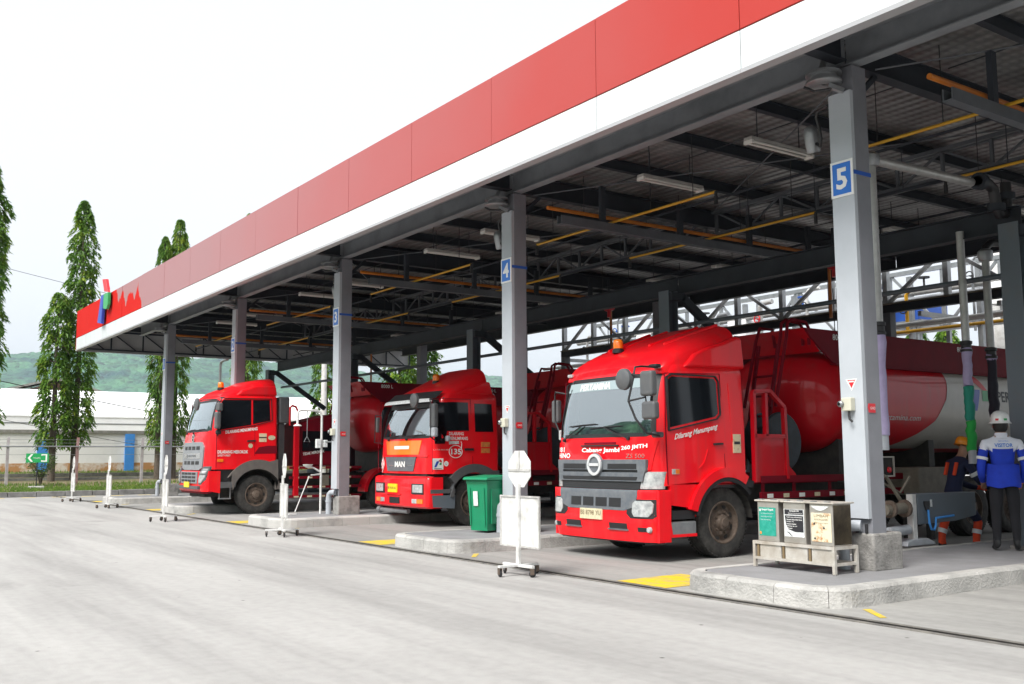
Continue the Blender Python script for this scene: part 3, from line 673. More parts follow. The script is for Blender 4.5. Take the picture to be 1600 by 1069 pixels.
# loading gantry: second row of columns, cross beam, slanting struts
gan = empty('loading_gantry', (-14, 13.4, 0), 0, 'grey steel gantry frame standing behind the truck cabs under the canopy', 'gantry')
GX = [6.87, .05, -6.95, -13.85, -20.7]
for i, x in enumerate(GX):
    mb = MB(); mb.box((x-.14, -.12, 0), (x+.14, -.105, 4.62)); mb.box((x-.14, .105, 0), (x+.14, .12, 4.62)); mb.box((x-.008, -.105, 0), (x+.008, .105, 4.62))
    c = mb.build('post', 'hydr_grey', gan)
    mb = MB(); mb.box((x-.2, -.2, 0), (x+.2, .2, .24)); mb.build('base_block', 'plinth', c)
    mb = MB(); mb.bar((x+.16, .2, 4.5), (x+.16, 2.1, 3.25), .12, .15); mb.bar((x+.16, -.1, 4.5), (x+.16, .25, 4.5), .12, .15); mb.build('strut', 'steel', gan)
for a, b in zip(GX[1:], GX):
    mb = MB(); mb.ibeam((a+.01, .28, 4.75), (b-.01, .28, 4.75), .18, .34); mb.build('cross_beam', 'steel', gan)
    mb = MB(); mb.tube([(a, .45, 4.0), (b, .45, 4.0)], .04, 8); mb.build('pipe', 'hydr_grey', gan, smooth=40)

# emergency shower valves, red, hanging at the end of each orange pipe
for k in (1, 2):
    r = empty('red_valve', (XC[k]+1.17+.4, 16.2, 4.9), 0, 'red valve with hanging chain at the rear end of the orange pipe near column ' + WORD[k-1], 'valve', 'red valves on the fire pipes')
    mb = MB(); mb.lathe([(.001,-.12),(.12,-.1),(.14,0),(.12,.1),(.001,.12)], (0,0,.3), 'x', 12); mb.tube([(0,0,.2),(0,0,.02)], .05, 10); mb.build('body', 'logo_red', r, smooth=50)
    mb = MB(); mb.tube([(0,0,.4),(0,0,1.0)], .03, 8); mb.build('riser', 'steel', r)
    mb = MB(); mb.tube([(.03,0,-.2),(.03,0,-1.5)], .012, 5); mb.tube([(-.05,0,-.2),(-.04,0,-1.3)], .01, 5); mb.build('chain', 'black', r)

# ------------------------------------------------------------------ trucks
class Cab:
    def __init__(s, wt, yt, r, c, yr, zb, zr, rr=.14):
        s.wt, s.yt, s.r, s.c, s.yr, s.zb, s.zr, s.rr = wt, yt, r, c, yr, zb, zr, rr
    def w(s, z): return pw(s.wt, z)
    def y(s, x, z):
        w = s.w(z); a = min(abs(x), w); y = pw(s.yt, z) + s.c*(a/w)**2
        t = a-(w-s.r)
        if t > 0: y += s.r - math.sqrt(max(s.r**2 - t*t, 0))
        return y
    def shell(s, parent, ws, mt, name='body'):
        """ws = (z0, z1, a0, a1): windscreen opening, half width a0 low, a1 high"""
        z0, z1, a0, a1 = ws; n = 10
        zs = sorted(set([s.zb + (z0-s.zb)*i/7 for i in range(8)] + [z0 + (z1-z0)*i/6 for i in range(7)] + [z1, (z1+s.zr-s.rr)/2, s.zr-s.rr]))
        levels = [(z, 0) for z in zs] + [(s.zr-s.rr+s.rr*math.sin(R(t)), s.rr*(1-math.cos(R(t)))) for t in (25, 50, 72, 90)]
        rows = []
        for z, ins in levels:
            w = s.w(z); a = a0+(a1-a0)*min(1, max(0, (z-z0)/(z1-z0)))
            fx_ = [-w + (w-a)*(1-math.cos(R(90*i/6))) for i in range(6)] + [-a + 2*a*i/n for i in range(n+1)]
            fx_ += [-x for x in fx_[:6]][::-1]
            row = [(-(w-.04), s.yr, z), (-w, s.yr-.05, z), (-w, s.yr*.7, z), (-w, s.yr*.42, z)]
            row += [(x, s.y(x, z), z) for x in fx_]
            row += [(w, s.yr*.42, z), (w, s.yr*.7, z), (w, s.yr-.05, z), (w-.04, s.yr, z)]
            if ins:
                row = [(p[0]*(1-ins/w), p[1] + (ins if p[1] < s.yr*.5 else -ins*.6), z) for p in row]
            rows.append(row)
        mb = MB(); W = len(rows[0]); mb.v = [p for r_ in rows for p in r_]
        iz0, iz1 = zs.index(z0), zs.index(z1); c0 = 4+6; c1 = c0+n
        for i in range(len(rows)-1):
            for j in range(W):
                if iz0 <= i < iz1 and c0 <= j < c1: continue
                a = i*W+j; b = i*W+(j+1) % W; mb.f.append((a, b, b+W, a+W)); mb.m.append(0)
        k = (len(rows)-1)*W; mb.f.append(tuple(range(k, k+W))); mb.m.append(0); mb.f.append(tuple(range(W))[::-1]); mb.m.append(0)
        return mb.build(name, mt, parent, smooth=38)
    def front(s, rows, mt, parent, name, off=.01, depth=.03, nc=10, nsub=3, smooth=30):
        rr = []
        for (za, la, ra), (zb, lb, rb) in zip(rows, rows[1:]):
            for i in range(nsub): t = i/nsub; rr.append((za+(zb-za)*t, la+(lb-la)*t, ra+(rb-ra)*t))
        rr.append(rows[-1]); g = []
        for z, l, r_ in rr: g.append([(l+(r_-l)*j/nc, s.y(l+(r_-l)*j/nc, z)-off, z) for j in range(nc+1)])
        mb = MB(); mb.grid(g); o = len(mb.v); W = nc+1; H = len(g)
        rim = [(0, j) for j in range(W)] + [(i, W-1) for i in range(1, H)] + [(H-1, j) for j in range(W-2, -1, -1)] + [(i, 0) for i in range(H-2, 0, -1)]
        for i, j in rim: p = g[i][j]; mb.v.append((p[0], p[1]+depth, p[2]))
        for q in range(len(rim)):
            q2 = (q+1) % len(rim); a = rim[q][0]*W+rim[q][1]; b = rim[q2][0]*W+rim[q2][1]
            mb.f.append((a, o+q, o+q2, b)); mb.m.append(0)
        return mb.build(name, mt, parent, smooth=smooth)
    def side(s, poly, mt, parent, name, off=.006, depth=.03, sgn=1):
        """poly in (y, z); laid on the cab side following its lean"""
        n = len(poly); mb = MB()
        mb.add([(sgn*(s.w(z)+off), y, z) for y, z in poly] + [(sgn*(s.w(z)+off-depth), y, z) for y, z in poly],
               [tuple(range(n)), tuple(range(n, 2*n))[::-1]] + [(i, (i+1) % n, n+(i+1) % n, n+i) for i in range(n)])
        return mb.build(name, mt, parent)
    def ftext(s, txt, x, z, h, mt, parent, width=None, shear=0, bold=0, slope=0, off=.016, name='lettering'):
        return lettering(txt, h, lambda u, v: (x+u, s.y(x+u, z+v)-off, z+v), mt, parent, width, shear, bold, name, slope)
    def stext(s, txt, y, z, h, mt, parent, width=None, shear=0, bold=0, slope=0, off=.012, name='lettering'):
        return lettering(txt, h, lambda u, v: (s.w(z+v)+off, y+u, z+v), mt, parent, width, shear, bold, name, slope)
    def glass(s, parent, ws):
        z0, z1, a0, a1 = ws
        g = s.front([(z0-.01, -a0-.01, a0+.01), (z1+.01, -a1-.01, a1+.01)], 'windscreen', parent, 'windscreen', off=-.004, depth=.0005, nc=14, nsub=6)
        b = .035
        s.front([(z0-.02, -a0-.03, a0+.03), (z0+b, -a0+.0, a0-.0)], 'black', parent, 'windscreen_seal', off=.003, depth=.012)
        s.front([(z1-b, -a1, a1), (z1+.02, -a1-.02, a1+.02)], 'black', parent, 'windscreen_seal', off=.003, depth=.012)
        for sg in (-1, 1):
            l = [(z0, sg*a0-.028, sg*a0+.028), (z1, sg*a1-.028, sg*a1+.028)]
            s.front(l, 'black', parent, 'windscreen_seal', off=.003, depth=.012, nc=2, nsub=6)
        return g
    def interior(s, parent, ws):
        z0, z1, a0, a1 = ws; yw = pw(s.yt, z0); wd = s.w(z0)-.09
        mb = MB(); mb.box((-wd, s.yr-.16, s.zb+.1), (wd, s.yr-.10, s.zr-.2)); mb.box((-wd, yw+.3, z1+.05), (wd, s.yr-.16, z1+.08)); mb.box((-wd, yw+.35, z0-.75), (wd, s.yr-.1, z0-.70))
        for sg in (-1, 1): mb.box((sg*wd, yw+.45, z0-.7), (sg*(wd-.03), s.yr-.1, z1+.05))
        mb.build('cabin_lining', 'grey_plastic', parent)
        mb = MB(); mb.prism([(yw+.16, z0-.35), (yw+.17, z0-.02), (yw+.30, z0+.02), (yw+.48, z0-.02), (yw+.55, z0-.35)], 'x', -wd, wd); mb.build('dashboard', 'grey_plastic', parent, bevel=.02)
        for x in (-.55, .55):
            mb = MB(); mb.box((x-.25, yw+.8, z0-.62), (x+.25, yw+1.25, z0-.40)); mb.prism([(yw+1.2, z0-.5), (yw+1.3, z0+.30), (yw+1.42, z0+.30), (yw+1.38, z0-.5)], 'x', x-.24, x+.24)
            mb.box((x-.13, yw+1.3, z0+.28), (x+.13, yw+1.4, z0+.52)); mb.build('seat', 'black', parent, bevel=.03)
        mb = MB(); cx, cy, cz = .55, yw+.62, z0+.02
        mb.tube([(cx+.21*math.cos(a*math.pi/10), cy-.10*math.sin(a*math.pi/10), cz+.17*math.sin(a*math.pi/10)) for a in range(21)], .016, 6, caps=False)
        mb.tube([(cx-.2, cy, cz), (cx+.2, cy, cz)], .014, 6); mb.tube([(cx, cy, cz), (cx, cy+.06, cz-.3)], .025, 6); mb.build('steering_wheel', 'black', parent, smooth=60)

_wheel = {}
def wheel(parent, x, y, rad=.5, wd=.29, sgn=1, name='wheel'):
    """tyre with tread shoulders and ribs, dished steel rim, hub, nuts and hand holes; outer face towards sgn*x"""
    k = (rad, wd)
    if k not in _wheel:
        mb = MB(); h = wd/2
        prof = [(rad*.60, h*.92), (rad*.64, h*.99), (rad*.70, h), (rad*.82, h*1.04), (rad*.92, h*.98), (rad*.965, h*.86), (rad*.985, h*.80)]
        for q in (.62, .58, .22, .18, -.18, -.22, -.58, -.62):
            prof += [(rad if abs(q) not in (.58, .18) else rad, h*q)] if 0 else []
        prof += [(rad, h*.70), (rad, h*.40), (rad*.975, h*.37), (rad*.975, h*.31), (rad, h*.28), (rad, h*.02), (rad*.975, 0), (rad, -h*.02), (rad, -h*.28), (rad*.975, -h*.31), (rad*.975, -h*.37), (rad, -h*.40), (rad, -h*.70),
                 (rad*.985, -h*.80), (rad*.92, -h*.98), (rad*.70, -h), (rad*.60, -h*.92)]
        mb.lathe(prof, (0,0,0), 'x', 48)
        n = 56                                                       # shoulder lugs
        for i in range(n):
            a = 2*math.pi*i/n; da = .55*math.pi/n
            for q0, q1 in ((h*.60, h*.90), (-h*.90, -h*.60)):
                vs = []
                for xx, rr in ((q0, rad*1.006), (q1, rad*.975)):
                    for t in (-da, da):
                        for r2 in (rr-.03, rr+.006): vs.append((xx, r2*math.cos(a+t), r2*math.sin(a+t)))
                mb.add(vs, [(0,1,3,2), (4,6,7,5), (1,5,7,3), (0,2,6,4), (0,4,5,1), (2,3,7,6)])
        t = mb.build('tyre', 'tyre', None, smooth=30)
        mb = MB()
        mb.lathe([(rad*.61, h*.93), (rad*.59, h*1.0), (rad*.56, h*.98), (rad*.55, h*.72), (rad*.52, h*.50), (rad*.46, h*.42), (rad*.40, h*.52), (rad*.36, h*.66), (rad*.24, h*.70), (rad*.23, h*.78), (rad*.20, h*1.05), (rad*.13, h*1.12), (rad*.12, h*1.22), (.001, h*1.24)], (0,0,0), 'x', 40)
        mb.lathe([(rad*.60, -h*.9), (.001, -h*.9)], (0,0,0), 'x', 24)
        rim = mb.build('rim', 'rim', None, smooth=35)
        mb = MB()
        for i in range(10):
            a = 2*math.pi*i/10; c, sn = math.cos(a), math.sin(a); rr = rad*.30
            mb.tube([(h*.66, rr*c, rr*sn), (h*.86, rr*c, rr*sn)], .021, 6)
        nuts = mb.build('wheel_nuts', 'rim', None)
        mb = MB()
        for i in range(8):
            a = 2*math.pi*(i+.5)/8; c, sn = math.cos(a), math.sin(a); rr = rad*.455
            ring = [(h*.455+.012, rr*c + .045*math.cos(b*math.pi/5)*-sn + .026*math.sin(b*math.pi/5)*c, rr*sn + .045*math.cos(b*math.pi/5)*c + .026*math.sin(b*math.pi/5)*sn) for b in range(10)]
            mb.add(ring, [tuple(range(10))])
        holes = mb.build('hand_holes', 'chassis', None, fixn=False)
        nuts['kind'] = 'stuff'; holes['kind'] = 'stuff'; _wheel[k] = (t, rim, nuts, holes)
        for o in _wheel[k]: COL.objects.unlink(o)
    e = empty(name, (x, y, rad)); e.parent = parent
    if sgn < 0: e.rotation_euler = (0, 0, math.pi)
    e.rotation_euler.x = random.uniform(0, 3)
    for o in _wheel[k]:
        c = o.copy(); COL.objects.link(c); c.parent = e
    return e

def fairing(parent, secs, mt, name='roof_fairing', n=18, ex=3.2):
    """secs: (y, half width, z base, z top): rounded arch sections"""
    rows = []
    for y, hw, zb, zt in secs:
        row = []
        for i in range(n+1):
            a = math.pi*i/n; c, sn = math.cos(a), math.sin(a)
            row.append((-hw*math.copysign(abs(c)**(2/ex), c), y, zb + (zt-zb)*abs(sn)**(2/ex)))
        rows.append(row)
    mb = MB(); mb.grid(rows)
    k = (len(rows)-1)*(n+1); mb.f.append(tuple(range(k, k+n+1))); mb.m.append(0)
    mb.f.append(tuple(range(n+1))[::-1]); mb.m.append(0)
    return mb.build(name, mt, parent, smooth=40)

def beacon(parent, x, y, z):
    mb = MB(); mb.lathe([(.001, .02), (.075, .02), (.075, .0), (.09, .0), (.09, -.05)], (x, y, z), 'z', 16); b = mb.build('beacon_base', 'black', parent, smooth=40)
    mb = MB(); mb.lathe([(.078, .02), (.078, .11), (.068, .15), (.04, .165), (.001, .165)], (x, y, z), 'z', 18); mb.build('beacon_lamp', 'amber', parent, smooth=50)

def mirror(parent, c, d, mt='grey_plastic', name='mirror'):
    mb = MB(); mb.cbox(c, d); return mb.build(name, mt, parent, bevel=min(d)*.33, seg=4)

def arch_poly(yc, zc, r, a0, a1, n=14): return [(yc+r*math.cos(R(a0+(a1-a0)*i/n)), zc+r*math.sin(R(a0+(a1-a0)*i/n))) for i in range(n+1)]

def tank_unit(root, yr_, dz=0, length=7.5, hw=1.15, ladder=True, axle=(3.6, 4.9), art=False, frame=True, fy=None):
    """tank body: yr_ = local y of the front rim"""
    zc, hh, ex = 2.36+dz, .87, 2.7
    def prof(s, n=44):
        out = []
        for i in range(n):
            a = 2*math.pi*i/n; c, sn = math.cos(a), math.sin(a)
            out.append((hw*s*math.copysign(abs(c)**(2/ex), c), zc+hh*s*math.copysign(abs(sn)**(2/ex), sn)))
        return out
    def xs(z):   # half width of the tank at height z
        t = min(1, abs((z-zc)/hh)); return hw*(max(0, 1-t**ex))**(1/ex)
    mb = MB(); n = 44; d = .62
    for s_, yy in [(.04, -d), (.25, -d*.97), (.45, -d*.90), (.62, -d*.78), (.76, -d*.61), (.87, -d*.42), (.95, -d*.22), (.985, -d*.08), (1.0, 0), (1.004, .03), (1.0, .06), (1.0, length*.5), (1.0, length), (.8, length+.3), (.1, length+.4)]:
        mb.v += [(x, yr_+yy, z) for x, z in prof(s_)]
    L = len(mb.v)//n
    for i in range(L-1):
        for j in range(n): a = i*n+j; b = i*n+(j+1) % n; mb.f.append((a, b, b+n, a+n)); mb.m.append(0)
    mb.f.append(tuple(range(n))); mb.m.append(0)
    tank = mb.build('tank', 'tank_red', root, smooth=50)
    ye = yr_+length
    for sg in (-1, 1):       # raised coaming walls along the tank top
        x = sg*(hw-.10)
        mb = MB(); mb.prism([(yr_-.10, 2.93+dz), (yr_-.62, 3.30+dz), (yr_-.78, 3.46+dz), (ye, 3.46+dz), (ye, 2.93+dz)], 'x', x-.02, x+.02); mb.build('coaming', 'maroon', tank, bevel=.006)
        mb = MB(); mb.box((x-.05, yr_-.1, 2.90+dz), (x+.06, ye, 2.925+dz)); mb.build('tank_rail', 'maroon', tank)
    mb = MB(); mb.add([(-hw+.1, yr_-.78, 3.46+dz), (hw-.1, yr_-.78, 3.46+dz), (hw-.1, yr_-.40, 3.10+dz), (-hw+.1, yr_-.40, 3.10+dz)], [(0,1,2,3)]); mb.build('coaming', 'tank_red', tank, fixn=False)
    for q, yy in enumerate((yr_+.9, yr_+3.2, yr_+5.4)):   # manhole domes
        mb = MB(); mb.lathe([(.30, 0), (.30, .1), (.26, .14), (.001, .16)], (0, yy, 3.2+dz), 'z', 20); mb.build('manhole', 'galv', tank, smooth=40)
    # saddle, chassis, wheels, guards
    for yy in (yr_+.1, yr_+2.6, yr_+5.2, yr_+7.0):
        if yy < ye: mb = MB(); mb.box((-.95, yy, 1.05), (.95, yy+.16, zc-hh*.75)); mb.build('tank_saddle', 'chassis', root)
    for sg in (-1, 1):
        mb = MB(); mb.bar((sg*.42, 1.0, .88), (sg*.42, ye+.2, .88), .09, .26); mb.build('chassis_rail', 'chassis', root)
    mb = MB(); mb.box((-.5, .5, .55), (.5, 2.0, 1.0)); mb.box((-.3, 2.0, .62), (.3, yr_+2, .76)); mb.build('engine_block', 'chassis', root)
    for ya in axle:
        wheel(root, hw-.16, yr_+ya, sgn=1); wheel(root, -(hw-.16), yr_+ya, sgn=-1)
        mb = MB(); mb.tube([(-hw+.2, yr_+ya, .5), (hw-.2, yr_+ya, .5)], .09, 10); mb.build('axle', 'chassis', root)
    # front walkway frame with ladder and hose drum
    fy = yr_-2.1 if fy is None else fy
    if frame:
        for sg in (1, -1):
            x = sg*(hw-.02); t = .045
            mb = MB()
            for a, b in [((fy,1.06),(fy,2.40)), ((fy,2.40),(fy+.36,2.42)), ((fy+.36,2.42),(fy+.68,2.18)), ((fy+.68,2.18),(fy+.70,1.10)), ((fy,1.74),(fy+.68,1.74)), ((fy+.26,1.74),(fy+.26,2.40))]:
                mb.bar((x, a[0], a[1]+dz), (x, b[0], b[1]+dz), .055, .07, upv=(1,0,0))
            mb.box((x-.02, fy+.02, 1.06+dz), (x+.012, fy+.66, 1.73+dz)); mb.prism([(fy+.60, 1.05+dz), (fy+.66, 1.36+dz), (fy+.88, 1.18+dz), (fy+.95, 1.05+dz)], 'x', x-.03, x+.018)
            mb.build('walkway_frame', 'tank_red', root)
            g = fy+.1
            mb = MB()
            for z in (1.10, .86): mb.box((x-.02, g, z-.05), (x+.025, yr_+axle[0]-.75, z+.05))
            for yy in (g+.05, g+.75, g+1.6, g+2.5): mb.box((x-.03, yy, .82), (x-.021, yy+.07, 1.14))
            mb.build('side_guard', 'maroon', root)
            for q in range(7):
                mb = MB(); yy = g+.12+q*.36; mb.box((x+.026, yy, .825), (x+.028, yy+.13, .885)); mb.build('reflector', 'white_mark' if q % 2 == 0 else 'plate_c', root)
        mb = MB(); mb.box((-hw+.1, fy, 1.03+dz), (hw-.1, yr_-.1, 1.055+dz)); mb.build('walkway_plate', 'maroon', root)
        mb = MB(); mb.lathe([(.001,-.2),(.44,-.2),(.46,-.18),(.46,-.16),(.25,-.15),(.25,.15),(.46,.16),(.46,.18),(.44,.2),(.001,.2)], (hw-.38, fy+.82, 1.66+dz), 'x', 30); mb.build('hose_drum', 'drum_dark', root, smooth=35)
    if ladder:
        mb = MB(); x0, x1 = .42, .82; yb, yt = yr_-1.55, yr_-1.12; z0, z1 = 1.3+dz, 3.2+dz
        for x in (x0, x1): mb.bar((x, yb, z0), (x, yt, z1), .05, .04)
        for i in range(6): t = (i+.4)/6; mb.bar((x0, yb+(yt-yb)*t, z0+(z1-z0)*t), (x1, yb+(yt-yb)*t, z0+(z1-z0)*t), .06, .03)
        mb.build('ladder', 'maroon', root)
        for dx in (0, .12):
            mb = MB(); x = x1+.06+dx; mb.tube([(x, yb+.1, z0+.9), (x, yt-.02, z1+.1), (x, yt+.02, z1+.32), (x, yt+.12, z1+.38), (x, yt+.45, z1+.36), (x, yt+.52, z1+.28), (x, yt+.52, z1+.0)], .026, 8); mb.build('handrail', 'maroon', root, smooth=50)
        mb = MB(); mb.tube([(x0-.05, yb+.1, z0+.9), (x0-.05, yt, z1+.1), (x0-.05, yt+.1, z1+.3), (x0-.05, yt+.4, z1+.3), (x0-.05, yt+.45, z1)], .026, 8); mb.build('handrail', 'maroon', root, smooth=50)
    if art:
        def band(rows, mt, nm, off=.006):
            g = []
            for (za, la, ra), (zb_, lb, rb) in zip(rows, rows[1:]):
                for i in range(5): t = i/5; z = za+(zb_-za)*t; g.append([(xs(z)+off, la+(lb-la)*t+((ra+(rb-ra)*t)-(la+(lb-la)*t))*j/6, z) for j in range(7)])
            z, l, r_ = rows[-1]; g.append([(xs(z)+off, l+(r_-l)*j/6, z) for j in range(7)])
            mb = MB(); mb.grid(g); return mb.build(nm, mt, tank, smooth=40)
        ye2 = ye-.05; o = yr_-13.5
        band([(1.56, 15.0+o, ye2), (1.62, 15.25+o, ye2), (1.81, 15.67+o, ye2), (2.04, 16.07+o, ye2), (2.42, 16.39+o, ye2), (2.75, 16.5+o, ye2), (2.91, 16.5+o, ye2)], 'tank_cream', 'white_swoosh')
        band([(2.62, 17.60+o, 17.74+o), (2.80, 17.30+o, 17.58+o), (2.88, 17.28+o, 17.46+o)], 'logo_red', 'logo_print', .012)
        band([(2.24, 17.28+o, 17.36+o), (2.63, 17.22+o, 17.50+o)], 'logo_blue', 'logo_print', .012)
        band([(2.42, 17.54+o, 17.78+o), (2.62, 17.57+o, 17.84+o)], 'logo_green', 'logo_print', .012)
        lettering('PERTAMINA', .20, lambda u, v: (xs(2.42+v)+.012, 18.06+o+u, 2.42+v), 'black_mark', tank, bold=.02)
        lettering('www.pertamina.com', .12, lambda u, v: (xs(2.0+v)+.012, 14.02+o+u, 2.0+v), 'white_mark', tank, width=1.6, shear=.2)
    for q, yy in enumerate((yr_-.1, yr_+3.45)):
        lettering('8000 L', .10, lambda u, v: (hw-.10+.026, yy+u, 3.30+dz+v), 'white_mark', tank, bold=.01)
    return tank

def wiper(cab, parent, x0, z0, x1, z1, bl):
    mb = MB()
    def P(x, z, d=.03): return (x, cab.y(x, z)-d, z)
    mb.tube([P(x0, z0), P((x0+x1)/2, (z0+z1)/2, .045), P(x1, z1)], .010, 6); mb.tube([P(x1-bl, z1-.005, .018), P(x1, z1+.012, .022), P(x1+bl, z1+.02, .018)], .009, 6)
    mb.lathe([(.001,.02),(.025,.02),(.025,-.02),(.001,-.02)], P(x0, z0, .015), 'y', 10)
    mb.build('wiper', 'black', parent, smooth=50)

# ---- nearest truck: rounded cab with wide grey grille
def truck_near():
    root = empty('tank_truck', (-11.25, 9.30, 0), 0, 'bright red tank truck with round emblem on its grey grille, nearest to column 5', 'truck', 'red tank trucks parked in the bays')
    W = 1.15
    c = Cab([(.2,W-.01),(1.0,W),(1.85,W),(2.8,W-.05)], [(.26,.05),(.55,.0),(.98,.02),(1.0,.05),(1.4,.06),(1.72,.08),(1.95,.10),(2.15,.135),(2.35,.18),(2.50,.225),(2.62,.27),(2.8,.35)], .24, .06, 1.92, 1.04, 2.80, .13)
    ws = (1.74, 2.60, 1.045, 1.0)
    body = c.shell(root, ws, 'red', 'cab'); c.glass(root, ws); c.interior(root, ws)
    # sun strip lettering on the windscreen
    c.front([(2.42, -.93, .93), (2.555, -.92, .92)], 'sun_film', root, 'sun_strip', off=-.001, depth=.0005)
    c.ftext('PERTAMINA', -.62, 2.435, .10, 'white_mark', root, bold=.03, off=.004)
    # bumper, front and rounded ends
    c.front([(.28, -W+.02, W-.02), (.40, -W, W), (.62, -W, W), (.86, -W, W), (.985, -W, W)], 'red', root, 'bumper', off=.035, depth=.10, nc=40, nsub=4)
    for sg in (1, -1):
        c.side([(.14,.28), (.36,.28), (.36,.97), (.14,.985)], 'red', root, 'bumper_end', off=.012, depth=.05, sgn=sg)
    c.front([(.26,-W+.05,W-.05),(.275,-W+.05,W-.05)], 'black', root, 'bumper_skirt', off=.02, depth=.1)
    # grille: three grey bars with black mesh between them
    c.front([(.99, -.86, .86), (1.40, -.97, .97)], 'black', root, 'grille_mesh', off=.02, depth=.02, nc=16)
    for rows in ([(1.26,-.98,.98),(1.405,-1.0,.98)], [(1.10,-.93,.93),(1.225,-.96,.96)], [(1.225,-.96,-.84),(1.26,-.98,-.84)], [(1.225,.84,.96),(1.26,.84,.98)]):
        c.front(rows, 'dark_grille', root, 'grille_bar', off=.045, depth=.05, nc=14)
    for rows in ([(1.272,-.82,-.26),(1.345,-.82,-.26)], [(1.272,.24,.82),(1.345,.24,.82)], [(1.115,-.82,.82),(1.165,-.84,.84)]):
        c.front(rows, 'black', root, 'grille_slot', off=.049, depth=.02)
    c.front([(.70,-.62,.62),(.76,-.82,.82),(.90,-.86,.86),(.985,-.86,.86)], 'dark_grille', root, 'lower_grille', off=.045, depth=.04, nc=16)
    for q in range(4): c.front([(.745,-.56+q*.29,-.32+q*.29),(.87,-.56+q*.29,-.32+q*.29)], 'black', root, 'grille_slot', off=.049, depth=.02)
    # round emblem
    ye = c.y(0, 1.33)-.06
    mb = MB(); mb.lathe([(.001,-.012),(.15,-.012),(.165,0),(.165,.02)], (-.02, ye, 1.33), 'y', 32); e = mb.build('emblem', 'dark_grille', root, smooth=40)
    mb = MB(); mb.lathe([(.115,-.025),(.155,-.025),(.155,0),(.115,0),(.115,-.025)], (-.02, ye-.004, 1.33), 'y', 32); mb.box((-.145, ye-.029, 1.31), (.105, ye-.01, 1.352)); mb.build('emblem_ring', 'emblem_silver', e, smooth=30)
    # lights
    for sg in (-1, 1):
        def f(rows, mt, nm, **k): return c.front([(z, min(sg*a, sg*b), max(sg*a, sg*b)) for z, a, b in rows], mt, root, nm, **k)
        f([(1.00,.86,1.13),(1.18,.885,1.14),(1.235,1.0,1.145)], 'lamp_glass', 'corner_lamp', off=.02, depth=.05, nc=8)
        f([(.60,.74,1.08),(.66,.66,1.13),(.78,.68,1.13),(.86,.76,1.12)], 'black', 'headlight_bezel', off=.042, depth=.02, nc=10)
        f([(.625,.82,1.04),(.68,.78,1.08),(.80,.79,1.09),(.84,.84,1.06)], 'lamp_glass', 'headlight', off=.056, depth=.03, nc=10)
        f([(.42,.86,1.0),(.48,.86,1.0)], 'black', 'fog_recess', off=.040, depth=.02); 
        x = sg*1.03; mb = MB(); mb.lathe([(.001,-.02),(.035,-.015),(.045,.02)], (x, c.y(x,.45)-.04, .45), 'y', 14); mb.build('fog_lamp', 'lamp_glass', root, smooth=50)
        # hood side fold and door edge groove
        f([(1.26,.99,1.03),(1.50,1.03,1.07),(1.66,1.06,1.10)], 'red', 'front_fold', off=.018, depth=.03)
    for xa, xb in ((-.70,-.34), (.30,.66)):
        c.front([(.44,xa,xb),(.525,xa,xb)], 'black', root, 'air_slot', off=.040, depth=.03); c.front([(.425,xa-.02,xb+.02),(.445,xa-.02,xb+.02)], 'dark_grille', root, 'air_slot_lip', off=.055, depth=.03)
    c.front([(.555,-.33,.17),(.705,-.33,.17)], 'plate_c', root, 'number_plate', off=.055, depth=.02)
    c.ftext('BE 8798 YU', -.31, .615, .065, 'brass', root, width=.46, off=.06)
    # hood markings
    c.front([(1.595,-.42,.42),(1.615,-.42,.42)], 'black', root, 'hood_handle', off=.03, depth=.03); c.front([(1.625,-.36,.36),(1.655,-.36,.36)], 'maroon', root, 'hood_recess', off=.007, depth=.01)
    c.ftext('HINO', -1.03, 1.425, .075, 'white_mark', root, width=.34, bold=.03); c.ftext('381', -1.05, 1.515, .075, 'white_mark', root, width=.2, bold=.02)
    c.ftext('Cabang Jambi', -.40, 1.49, .085, 'white_mark', root, width=.85, bold=.03); c.ftext('260 JMTH', .48, 1.52, .075, 'white_mark', root, width=.50, bold=.03, slope=.06)
    c.ftext('ZS 500', .58, 1.425, .06, 'chrome', root, width=.36)
    # doors and side
    for sg in (1, -1):
        c.side([(.385,1.845),(.40,2.515),(.47,2.555),(1.30,2.555),(1.34,2.50),(1.34,2.06),(1.28,2.01)], 'glass_side', root, 'side_window', off=.004, depth=.01, sgn=sg)
        fr = [(.35,1.80),(.365,2.54),(.45,2.59),(1.32,2.59),(1.375,2.52),(1.375,2.04),(1.30,1.975)]
        for a, b in zip(fr, fr[1:]+fr[:1]):
            mb = MB(); mb.bar((sg*(c.w(a[1])+.004), a[0], a[1]), (sg*(c.w(b[1])+.004), b[0], b[1]), .02, .04, upv=(1,0,0)); mb.build('window_seal', 'black', root)
        dl = [(.32,1.06),(.30,1.78),(.335,2.60),(1.42,2.63),(1.45,1.2)]
        for a, b in zip(dl, dl[1:]):
            mb = MB(); mb.bar((sg*(c.w(a[1])+.001), a[0], a[1]), (sg*(c.w(b[1])+.001), b[0], b[1]), .008, .014, upv=(1,0,0)); mb.build('door_gap', 'maroon', root)
        c.side([(1.22,1.60),(1.40,1.61),(1.40,1.635),(1.22,1.63)], 'black', root, 'door_handle', off=.03, depth=.04, sgn=sg)
        c.side([(.92,1.28),(1.02,1.36),(1.10,1.54),(1.115,1.54),(1.04,1.345),(.94,1.265)], 'red', root, 'door_crease', off=.008, depth=.02, sgn=sg)
        c.side([(1.60,1.66),(1.66,1.70),(1.66,2.50),(1.58,2.50)], 'red', root, 'rear_panel', off=.010, depth=.02, sgn=sg)
        # lower door skirt with wheel arch
        lower = [(.36,.78),(.36,1.06)] + [(1.90,1.06),(1.92,1.04),(1.92,1.0)] + arch_poly(1.45,.5,.62,53,170,10)[0:] 
